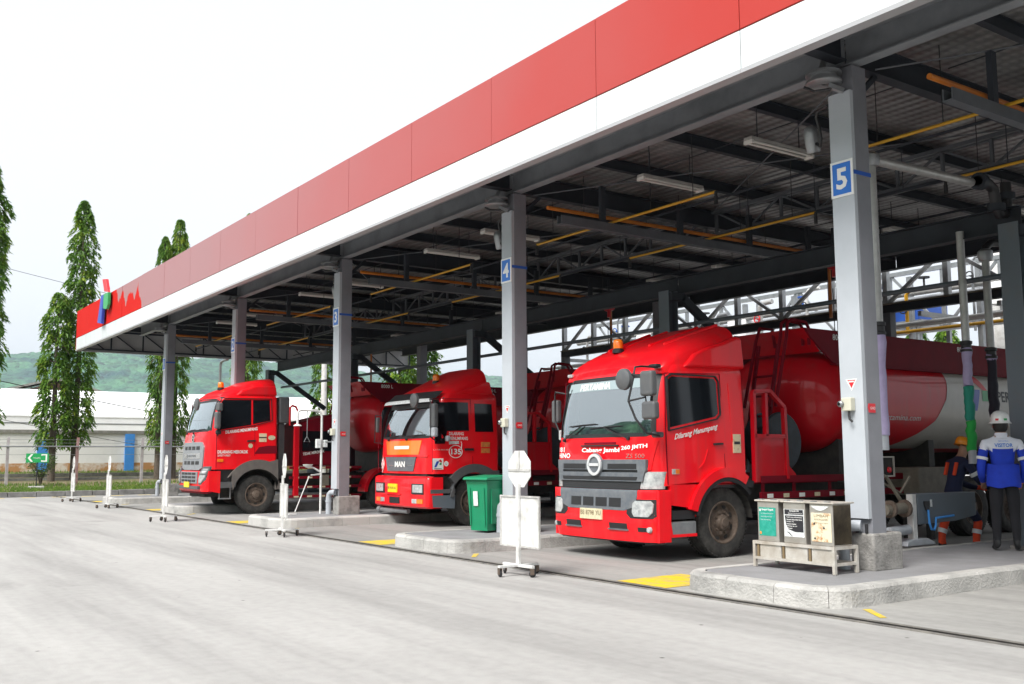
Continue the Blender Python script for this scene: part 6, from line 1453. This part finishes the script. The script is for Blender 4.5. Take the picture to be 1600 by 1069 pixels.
# ------------------------------------------------------------------ pipe rack behind the canopy
pr = empty('pipe_rack', (-19, 22.9, 0), 0, 'grey steel truss pipe rack crossing behind the canopy above the tanks', 'pipe rack')
X0, X1, STEP = 12.0, -11.5, 1.727
xv = []; x = X0
while x >= X1: xv.append(x); x -= STEP
mb = MB(); mb.box((xv[-1]-.1, -.10, 5.14), (xv[0]+.1, .10, 5.34)); mb.build('bottom_chord', 'steel', pr)
mb = MB(); mb.box((xv[-1]-.1, -.13, 5.345), (xv[0]+.1, .13, 5.385)); mb.build('chord_cap', 'dusty_beige', pr)
mb = MB(); mb.box((xv[-1]-.1, -.10, 6.55), (xv[0]+.1, .10, 6.73)); mb.build('top_chord', 'steel_l', pr)
for i, x in enumerate(xv):
    mb = MB(); mb.box((x-.07, -.075, 5.386), (x+.07, .075, 6.549)); mb.build('upright', 'galv', pr)
    if i < len(xv)-1:
        a, b = ((x-.08, 5.42), (xv[i+1]+.08, 6.52)) if i % 2 else ((x-.08, 6.52), (xv[i+1]+.08, 5.42))
        mb = MB(); mb.bar((a[0], 0, a[1]), (b[0], 0, b[1]), .09, .09); mb.build('diagonal', 'galv', pr)
for x in (10.3, 3.4, -3.5, -10.4): mb = MB(); mb.box((x-.12,-.12,0),(x+.12,.12,5.139)); mb.build('leg', 'steel_l', pr)
for y, z, r_, mt in ((.55,4.86,.06,'white_paint'), (.9,4.72,.045,'yellow_pipe'), (1.3,4.95,.08,'alu'), (1.8,5.55,.07,'white_paint'), (2.3,6.0,.10,'alu'), (2.8,5.9,.06,'galv')):
    mb = MB(); mb.tube([(X1-1,y,z),(X0+.5,y,z)], r_, 10); mb.build('pipe', mt, pr, smooth=40)
random.seed(21)
for q in range(11):       # bents carrying the pipes, with valves between them
    x = 10.5-q*2.1
    mb = MB(); mb.bar((x, .14, 5.05), (x, 3.0, 5.05), .1, .12); mb.bar((x, 3.0, 0), (x, 3.0, 6.6), .14, .14); mb.build('bent', 'galv', pr)
    if q % 2 == 0:
        mb = MB(); mb.lathe([(.001,-.02),(.16,-.02),(.16,.02),(.001,.02)], (x+.9, 2.3, 6.38), 'z', 14); mb.tube([(x+.9,2.3,6.0),(x+.9,2.3,6.38)], .03, 8); mb.build('valve', 'blue_band' if q % 4 else 'black', pr, smooth=40)
for q in range(14):
    x = X0-.6-q*STEP; y = 3.6
    mb = MB(); mb.box((x-.05, y-.05, 5.0), (x+.05, y+.05, 6.9)); mb.build('rear_upright', 'galv', pr)
    a, b = ((x, 5.1), (x-STEP, 6.8)) if q % 2 else ((x, 6.8), (x-STEP, 5.1))
    mb = MB(); mb.bar((a[0]-.06, y, a[1]), (b[0]+.06, y, b[1]), .07, .07); mb.build('rear_diagonal', 'galv', pr)
    h = random.uniform(5.6, 6.6); xx = x+random.uniform(-.6,.6); yy = random.uniform(1.0, 2.6)
    mb = MB(); mb.tube([(xx,yy,4.7),(xx,yy,h),(xx+.1,yy,h+.1),(xx+.5,yy,h+.12)], random.choice((.05,.08,.035)), 10); mb.build('riser', random.choice(('white_paint','alu','galv','yellow_pipe')), pr, smooth=40)
    mb = MB(); mb.lathe([(.10,-.012),(.13,-.012),(.13,.012),(.10,.012),(.10,-.012)], (xx, yy-.16, h-.4), 'y', 16); mb.tube([(xx,yy-.16,h-.4),(xx,yy,h-.4)], .02, 6); mb.bar((xx-.11,yy-.16,h-.4),(xx+.11,yy-.16,h-.4),.02,.02); mb.build('valve_wheel', random.choice(('black','blue_band','logo_red')), pr, smooth=40)
for z in (5.05, 6.85): mb = MB(); mb.box((X1-1.5, 3.53, z-.06), (X0, 3.67, z+.06)); mb.build('rear_chord', 'galv', pr)
for q in range(5):
    x = 10-q*4.6; mb = MB(); mb.box((x-.5, 2.2, 5.35), (x+.3, 2.7, 5.95)); mb.build('junction_cabinet', 'shed', pr, bevel=.02)
vr = [('white_column_tank', -13.4, 26.5, .5, 8.2, 'tall white vertical tank behind the pipe rack, next to its twin'), ('white_column_tank', -15.2, 27.5, .42, 7.4, 'slightly thinner white vertical tank farther behind the pipe rack')]
for nm, x, y, r_, h, l in vr:
    r = empty('vertical_tank', (x, y, 0), 0, l, 'tank')
    mb = MB(); mb.lathe([(r_,0),(r_,h),(r_*.8,h+.25),(.001,h+.35)], (0,0,0), 'z', 24); mb.build('shell', 'white_paint', r, smooth=40)
    for z in (1.5, 3.4, 5.4): mb = MB(); mb.lathe([(r_+.03,z),(r_+.03,z+.08)], (0,0,0), 'z', 24); mb.build('band', 'galv', r, smooth=40)
for x, y, z, w_, l in ((-17.9, 27.0, 5.45, 1.0, 'blue container on the platform behind the right half of the truss'), (-31.5, 28.5, 5.6, 1.8, 'blue container on the platform behind the left half of the truss')):
    r = empty('platform_box', (x, y, 0), 0, l, 'container')
    mb = MB(); mb.box((-w_/2, 0, z), (w_/2, 1.6, z+.6)); mb.build('body', 'blue_tank', r, bevel=.03)
    mb = MB(); mb.box((-w_/2-.3,-.3,z-.12),(w_/2+.3,1.9,z-.002)); mb.build('platform', 'galv', r)
    for a in (-w_/2, w_/2):
        for b in (-.1, 1.6): mb = MB(); mb.bar((a,b,0),(a,b,z-.121),.12,.12); mb.build('leg', 'galv', r)
# white control building seen through the truss
r = empty('control_building', (-22, 33, 0), 0, 'low white building with flat roof behind the pipe rack', 'building')
mb = MB(); mb.box((-12,0,0),(14,6,4.2)); mb.build('wall', 'shed', r)
mb = MB(); mb.box((-12.4,-.4,4.21),(14.4,6.4,4.5)); mb.build('roof', 'wall_w', r)
for q in range(9): mb = MB(); mb.box((-10.6+q*2.7,-.02,2.6),(-9.2+q*2.7,.03,3.6)); mb.build('window', 'glass_side', r)

# ------------------------------------------------------------------ verge, fence, wall and buildings on the far side
def gz(x): return pw([(-60,.95),(-54.5,.80),(-50,.52),(-47,.33),(-44.5,.24),(-42.1,.16),(-42,.16)], x)
def verge():
    xs_ = [-42.1,-44.5,-47,-50,-54.5,-60,-120]; mb = MB()
    mb.grid([[(x, y, gz(x)) for y in range(-60, 141, 10)] for x in xs_]); 
    tag(mb.build('grass_verge', 'soil'), kind='structure')
    random.seed(3); mb = MB()
    for i in range(15000):
        u = random.random()
        x = random.uniform(-44.9,-42.15) if u < .62 else (random.uniform(-54.2,-51.6) if u < .82 else random.uniform(-47.5,-44.9))
        y = random.uniform(3.5, 24); z = gz(x); h = random.uniform(.05,.14)*(1.0 if u < .62 else 1.3); a = random.uniform(0, 6.28); d = .02; t = random.uniform(-.05,.05)
        mb.add([(x-math.cos(a)*d, y-math.sin(a)*d, z-.01), (x+math.cos(a)*d, y+math.sin(a)*d, z-.01), (x+t, y+t, z+h)], [(0,1,2)])
    g = mb.build('verge_grass', 'grass', fixn=False); tag(g, 'short green grass growing along the verge behind the kerb', 'grass', kind='stuff')
    k = tag(empty('verge_kerb', (-42, 0, 0)), kind='structure')
    y = -6.0
    while y < 30:
        ln = 1.0*random.uniform(.97,1.03); dz = random.uniform(-.008,.008); mb = MB(); mb.box((-.12+random.uniform(-.01,.01), y+.012, 0), (.04, y+ln-.012, .20+dz)); mb.build('kerb_stone', 'kerb_dark', k, bevel=.015); y += ln
    for q in range(9):
        y = 3.2+q*1.05; mb = MB(); mb.add([(-41.25,y,.006),(-40.95,y,.006),(-40.95,y+.5,.006),(-41.25,y+.5,.006)], [(0,1,2,3)]); tag(mb.build('kerb_line_marking', 'yellow_paint', fixn=False), kind='structure')
    for x, h in ((-49.4,.10), (-51.2,.16)):
        mb = MB(); mb.box((x-.15,-10,gz(x)-.2),(x+.1,30,gz(x)+h)); tag(mb.build('drain_wall', 'wall_cap'), 'low concrete drain edge running along the verge %s' % ('nearer the fence' if x > -50 else 'nearer the boundary wall'), 'drain edge')
M['kerb_dark'] = mat('kerb_dark_concrete', (.26,.255,.25), .9, col2=(.14,.14,.135), nscale=3)
verge()
# boundary wall with blue pilasters
XW = -54.6
bw = empty('boundary_wall', (XW, 0, 0), 0, 'white boundary wall with blue pilasters, grey cap and soil stained foot', 'wall')
mb = MB(); mb.box((-.12,-20,.5),(.08,45,2.72)); mb.build('wall_face', 'wall_w', bw)
mb = MB(); mb.box((.081,-20,.7),(.086,45,1.22)); mb.build('stained_foot', 'stain', bw) if 'stain' in M else mb.build('stained_foot', mat('soil_splash_stain', (.46,.24,.10), .95, col2=(.68,.62,.55), nscale=1.7, lo=.45, hi=.6), bw)
mb = MB(); mb.box((-.20,-20,2.721),(.16,45,2.88)); mb.build('wall_cap', 'wall_cap', bw)
for q in range(9):
    y = 9.28+(q-3)*4.19; mb = MB(); mb.box((.087,y-.24,.75),(.17,y+.24,2.71)); mb.build('pilaster', 'pilaster', bw, bevel=.01)
# chain fence: posts, rail and wires
fe = empty('fence', (-47, 0, 0), 0, 'post and pipe rail fence with thin wires along the verge', 'fence')
for q in range(12):
    y = 6.66+(q-3)*2.76; z = gz(-47); mb = MB(); mb.box((-.055,y-.055,z-.1),(.055,y+.055,2.0)); mb.bar((0,y,1.98),(-.05,y+.03,2.36),.10,.10); mb.build('post', 'post_a' if q % 2 else 'post_b', fe)
mb = MB(); mb.tube([(.08,-3,1.97),(.08,28,1.97)], .03, 8); mb.build('rail', 'galv', fe)
for z in (2.12, 2.26, 1.62): mb = MB(); mb.tube([(.0,-3,z),(.0,28,z)], .008, 5); mb.build('wire', 'galv', fe)
# white shed and brown roofed house
sh = empty('white_shed', (-64, 0, 0), 0, 'long plain white shed standing behind the boundary wall', 'building')
mb = MB(); mb.box((-8,-30,0),(0,60,3.9)); mb.build('wall', 'shed', sh)
mb = MB(); mb.prism([(0.03,3.9),(0.03,3.98),(-4,5.75),(-8.2,3.98),(-8.2,3.9)], 'y', -30.3, 60.3); mb.build('roof', 'shed', sh)
mb = MB(); mb.box((.002,-30,3.5),(.02,60,3.56)); mb.build('seam', 'galv', sh)
hs_ = empty('brown_house', (-80, 14.3, 0), 0, 'house with a rust brown gable roof rising over the shed', 'building')
mb = MB(); mb.box((-6,-3.2,0),(0,3.2,6.1)); mb.build('wall', 'rust_roof', hs_)
mb = MB(); mb.prism([(-4.6,6.0),(-4.6,6.14),(0,7.42),(4.6,6.14),(4.6,6.0),(0,7.25)], 'x', -6.6, .5); mb.build('roof', 'wall_cap', hs_)
mb = MB(); mb.prism([(-3.2,6.1),(3.2,6.1),(0,7.1)], 'x', -5.9, .02); mb.build('gable', 'rust_roof', hs_)
# arrow sign and shrub on the verge
sg_ = empty('arrow_sign', (-44.6, 7.43, gz(-44.6)), R(78), 'green sign with white arrow and square on a black post in the verge', 'sign')
mb = MB(); mb.box((-.02,-.02,.0),(.02,.02,1.35)); mb.build('post', 'black', sg_)
mb = MB(); mb.box((-.30,-.20,-.06),(.30,.20,.10)); mb.build('footing', 'kerb', sg_, bevel=.02)
mb = MB(); mb.box((-.42,-.034,1.05),(.42,-.021,1.42)); mb.build('board', 'sign_green', sg_)
for poly in ([(-.36,1.235),(-.24,1.39),(-.16,1.39),(-.27,1.235),(-.16,1.08),(-.24,1.08)], [(.14,1.08),(.36,1.08),(.36,1.39),(.14,1.39),(.14,1.32),(.20,1.34),(.30,1.34),(.30,1.13),(.20,1.13),(.14,1.15)]):
    mb = MB(); mb.prism(poly, 'y', -.0375, -.0345); mb.build('sign_print', 'white_mark', sg_)
lettering('TITIK KUMPUL', .06, lambda u, v: (-.15+u, -.0365, 1.20+v), 'white_mark', sg_, width=.27)

# ------------------------------------------------------------------ trees
from mathutils import noise as NZ
def ashoka_mesh(seed, h=1.0, H=13.0, RB=1.0, dens=1.0, mtl='leaf'):
    """narrow column of drooping leaves; unit metres"""
    rnd = random.Random(seed); mb = MB(); z0 = 1.7
    n = int(1350*dens*H/13)
    for i in range(n):
        t = rnd.random()**.9
        z = z0+(H-z0)*t
        r = RB*(pw([(0,.75),(.08,.95),(.30,1.0),(.55,.92),(.75,.82),(.88,.62),(.95,.42),(1,.08)], t))
        a = rnd.uniform(0, 2*math.pi)
        nv = NZ.noise(Vector((math.cos(a)*1.1+seed*3.1, math.sin(a)*1.1, z*.8)))
        nv2 = NZ.noise(Vector((math.cos(a)*2.0+seed, math.sin(a)*2.0+9, z*1.9)))
        r *= max(.45, 1+.55*nv+.55*nv2)
        if nv2 < -.16 and rnd.random() < .9: continue
        rr = r*rnd.uniform(.30, 1.0)**.5
        px, py = rr*math.cos(a), rr*math.sin(a); tw = rnd.uniform(.22,.50)*(1.0 if t < .9 else .6)
        da = a+rnd.uniform(-.7,.7); ox, oy = math.cos(da), math.sin(da)
        k = 7
        for j in range(k):
            s_ = j/(k-1); x = px+ox*tw*.45*s_; y = py+oy*tw*.45*s_; zz = z-tw*s_**1.3*.8
            la = da+(1.0 if j % 2 else -1.0)*rnd.uniform(.3,1.2); L = rnd.uniform(.18,.32); wd = L*.20
            dx, dy = math.cos(la), math.sin(la); dr = rnd.uniform(.25,.95)
            tip = (x+dx*L*.8, y+dy*L*.8, zz-L*dr); mid = (x+dx*L*.42, y+dy*L*.42, zz-L*dr*.3)
            sx, sy = -dy*wd, dx*wd
            mb.add([(x,y,zz), (mid[0]+sx,mid[1]+sy,mid[2]), tip, (mid[0]-sx,mid[1]-sy,mid[2])], [(0,1,2,3)])
    me_o = mb.build('crown', mtl, None, fixn=False); COL.objects.unlink(me_o); return me_o.data
CR = [ashoka_mesh(1, H=13.3, RB=.60), ashoka_mesh(2, H=13.0, RB=.60), ashoka_mesh(3, H=8.6, RB=.62)]
def ashoka(x, y, z, H, cr, sc, rz, label, group='column shaped trees'):
    r = empty('ashoka_tree', (x, y, z), rz, label, 'tree', group)
    base = {0:13.3, 1:13.0, 2:8.6}[cr]; o = bpy.data.objects.new('crown', CR[cr]); COL.objects.link(o); o.parent = r; o.scale = (sc, sc, H/base)
    mb = MB(); mb.tube([(0,0,-.2),(0,0,1.2),(.03,.02,H*.4),(.0,.04,H*.75),(.0,.0,H*.97)], [.17,.15,.11,.06,.02], 9); t = mb.build('trunk', 'trunk', r, smooth=50)
    rnd = random.Random(int(x*7+y*13))
    for q in range(10):
        zz = H*(.2+.07*q); a = rnd.uniform(0,6.28); mb = MB(); mb.tube([(0,0,zz),(math.cos(a)*.4,math.sin(a)*.4,zz+.1),(math.cos(a)*.7,math.sin(a)*.7,zz-.25)], [.035,.025,.01], 5); mb.build('limb', 'trunk', r, smooth=50)
    return r
XT = -49.2
for a in [(XT, 5.75, 14.3, 0, 1.15, .3, 'tall column shaped tree cut by the left picture edge'),
          (XT, 9.72, 13.1, 1, .95, 1.4, 'tall column shaped tree between the fence post and the emblem'),
          (XT+.5, 8.70, 8.6, 2, .95, 2.2, 'shorter column shaped tree in front of the tall one by the emblem'),
          (XT, 14.2, 12.8, 0, .80, 2.9, 'column shaped tree behind the last column, taller of the pair'),
          (XT+.3, 13.4, 11.8, 1, .72, 4.0, 'column shaped tree behind the last column, shorter of the pair'),
          (XT, 17.75, 13.6, 1, .85, 5.2, 'column shaped tree whose tip just clears the fascia'),
          (XT, 22.1, 12.6, 0, 1.0, 1.1, 'column shaped tree seen through the gap behind the farthest truck'),
          (XT, 26.6, 12.0, 1, 1.2, 3.3, 'column shaped tree seen between column three and the square cab'),
          (XT-2, 29.0, 11.4, 0, 1.3, 4.6, 'column shaped tree half hidden behind the rear columns')]:
    ashoka(a[0], a[1], gz(a[0]), a[2], a[3], a[4], a[5], a[6])
for x, y, H, l in ((-36.0, 55.5, 9.7, 'small tree tip over the tank, left of the three'), (-33.6, 55, 9.3, 'small tree tip over the tank, middle of the three'), (-30.2, 55, 8.7, 'small tree tip over the tank, right of the three')):
    ashoka(x, y, 0, H, 2, 1.2, x, l, 'tree tips over the nearest tank')
# shrub by the arrow sign
def shrub(x, y, z, label):
    r = empty('shrub', (x, y, z), 0, label, 'shrub'); rnd = random.Random(5); mb = MB()
    for i in range(900):
        v = Vector((rnd.gauss(0,1), rnd.gauss(0,1), rnd.gauss(0,1))).normalized()*rnd.uniform(.3,1)**.6; p = Vector((v.x*.5, v.y*.62, 1.05+v.z*.5-.25*(1-abs(v.y))))
        a = rnd.uniform(0,6.28); L = rnd.uniform(.06,.12); d = Vector((math.cos(a)*L, math.sin(a)*L, rnd.uniform(-.06,.06))); s_ = Vector((-math.sin(a)*L*.35, math.cos(a)*L*.35, .01))
        mb.add([p, p+d*.5+s_, p+d, p+d*.5-s_], [(0,1,2,3)])
    mb.build('foliage', 'leaf_b', r, fixn=False)
    for q in range(5):
        a = q*1.25; mb = MB(); mb.tube([(0,0,-.05),(math.cos(a)*.1,math.sin(a)*.1,.45),(math.cos(a)*.28,math.sin(a)*.34,1.0)], [.03,.02,.01], 6); mb.build('stem', 'trunk', r)
shrub(-46.2, 7.85, gz(-46.2), 'small leafy shrub growing behind the green arrow sign')
# utility poles and cables
up_ = empty('utility_pole', (-46.5, 20.8, gz(-46.5)), 0, 'white concrete pole standing before the tree behind the farthest truck', 'pole')
mb = MB(); mb.tube([(0,0,-.2),(0,0,8.6)], [.17,.12], 14); mb.build('shaft', 'white_paint', up_, smooth=40); mb = MB(); mb.bar((0,-.7,8.2),(0,.7,8.2),.09,.09); mb.build('crossarm', 'galv', up_)
p2 = empty('lamp_post', (-42.6, 14.2, .16), 0, 'thin grey lamp post standing just outside the gable end', 'lamp post')
mb = MB(); mb.tube([(0,0,0),(0,0,5.3),(.1,0,5.42),(.5,0,5.46)], .055, 10); mb.build('shaft', 'galv', p2, smooth=40); mb = MB(); mb.cbox((.65,0,5.46),(.4,.16,.08)); mb.build('lamp_head', 'galv', p2, bevel=.02)
for k, (a, b, sag, l) in enumerate([((-55,-6,8.2),(-55,19.5,3.1),.25,'thick black cable sloping down across the hill behind the trees'), ((-58,-10,15.5),(-58,20.2,9.5),.5,'thin cable high in the sky between the two left trees'), ((-50,-6,6.0),(-54.4,17,1.6),.2,'thin cable crossing low in front of the boundary wall')]):
    pts = [Vector(a).lerp(Vector(b), i/16)-Vector((0,0,sag*4*(i/16)*(1-i/16))) for i in range(17)]
    mb = MB(); mb.tube(pts, .022 if k == 0 else .012, 6); tag(mb.build('power_cable', 'black', smooth=60), l, 'cable', 'overhead cables')
# ------------------------------------------------------------------ hills
def hills():
    K = 4.2
    def hz(x, y):
        r = (-x-430)/300; r = max(0, min(1, r)); e = r*r*(3-2*r)
        top = pw([(-400,30),(0,42),(60,58),(110,66),(160,74),(215,70),(270,70),(330,66),(500,70),(900,60)], y)
        return 2+e*top + 5*NZ.noise(Vector((x*.012, y*.012, 0))) + 2.6*NZ.noise(Vector((x*.05, y*.05, 4))) + 2.4*abs(NZ.noise(Vector((x*.16, y*.16, 8)))) + 1.3*NZ.noise(Vector((x*.4, y*.4, 2)))
    rows = []
    for i in range(120):
        x = -430-2.8*i; rows.append([(x*K, y*K, max(-.5, hz(x, y)*K-4)) for y in [-60+2.6*j for j in range(210)]])
    mb = MB(); mb.grid(rows); tag(mb.build('hills', hill_mat(), smooth=80), kind='structure')
def hill_mat():
    mt, n, b = new_mat('forest_hill'); L = n.links.new; geo = N(n, 'ShaderNodeNewGeometry')
    vo = N(n, 'ShaderNodeTexVoronoi'); vo.inputs['Scale'].default_value = .075; L(geo.outputs['Position'], vo.inputs[0])
    nz = N(n, 'ShaderNodeTexNoise'); nz.inputs['Scale'].default_value = .012; nz.inputs['Detail'].default_value = 10; L(geo.outputs['Position'], nz.inputs[0])
    rp = N(n, 'ShaderNodeValToRGB'); e = rp.color_ramp.elements; e[0].position = .35; e[0].color = (.006,.035,.032,1); e[1].position = .70; e[1].color = (.055,.15,.065,1); L(nz.outputs[0], rp.inputs[0])
    mm = N(n, 'ShaderNodeMix'); mm.data_type = 'RGBA'; mm.blend_type = 'MULTIPLY'; mm.inputs[0].default_value = .95; L(rp.outputs[0], mm.inputs[6]); L(vo.outputs['Color'], mm.inputs[7]); 
    hsn = N(n, 'ShaderNodeHueSaturation'); hsn.inputs['Saturation'].default_value = 0; hsn.inputs['Value'].default_value = 1.7; L(vo.outputs['Color'], hsn.inputs['Color']); L(hsn.outputs[0], mm.inputs[7])
    L(mm.outputs[2], b.inputs['Base Color']); b.inputs['Roughness'].default_value = .9
    bp = N(n, 'ShaderNodeBump'); bp.inputs['Strength'].default_value = 1.0; bp.inputs['Distance'].default_value = 6.0; bp.invert = True; L(vo.outputs[0], bp.inputs['Height']); L(bp.outputs[0], b.inputs['Normal'])
    return mt
hills()
def added_hillside():  # unseen hillside added behind the camera as a dark reflection for the windscreens
    rows = []
    for i in range(24):
        y = -170-14*i; e = min(1, i/14); rows.append([(x, y, -.5+e*e*(3-2*e)*(105+14*NZ.noise(Vector((x*.01, 3, 0))))+6*NZ.noise(Vector((x*.04, y*.04, 1)))*min(1, i/3)) for x in range(-700, 701, 14)])
    mb = MB(); mb.grid(rows); tag(mb.build('hills', bpy.data.materials['forest_hill'], smooth=80), kind='structure')  # added unseen hillside, only for the windscreen reflections
added_hillside()
# ------------------------------------------------------------------ air
mb = MB(); mb.box((-5100,-5100,-1.5), (5100, 5100, 400)); hzo = mb.build('haze', 'kerb'); hzo.data.materials.clear()
hm = bpy.data.materials.new('haze_air'); hm.use_nodes = True; hn = hm.node_tree; hn.nodes.clear()
pv = hn.nodes.new('ShaderNodeVolumePrincipled'); pv.inputs['Color'].default_value = (.74, .88, 1, 1); pv.inputs['Density'].default_value = .00013; pv.inputs['Anisotropy'].default_value = .2
ho = hn.nodes.new('ShaderNodeOutputMaterial'); hn.links.new(pv.outputs[0], ho.inputs['Volume']); hzo.data.materials.append(hm); hzo['kind'] = 'stuff'
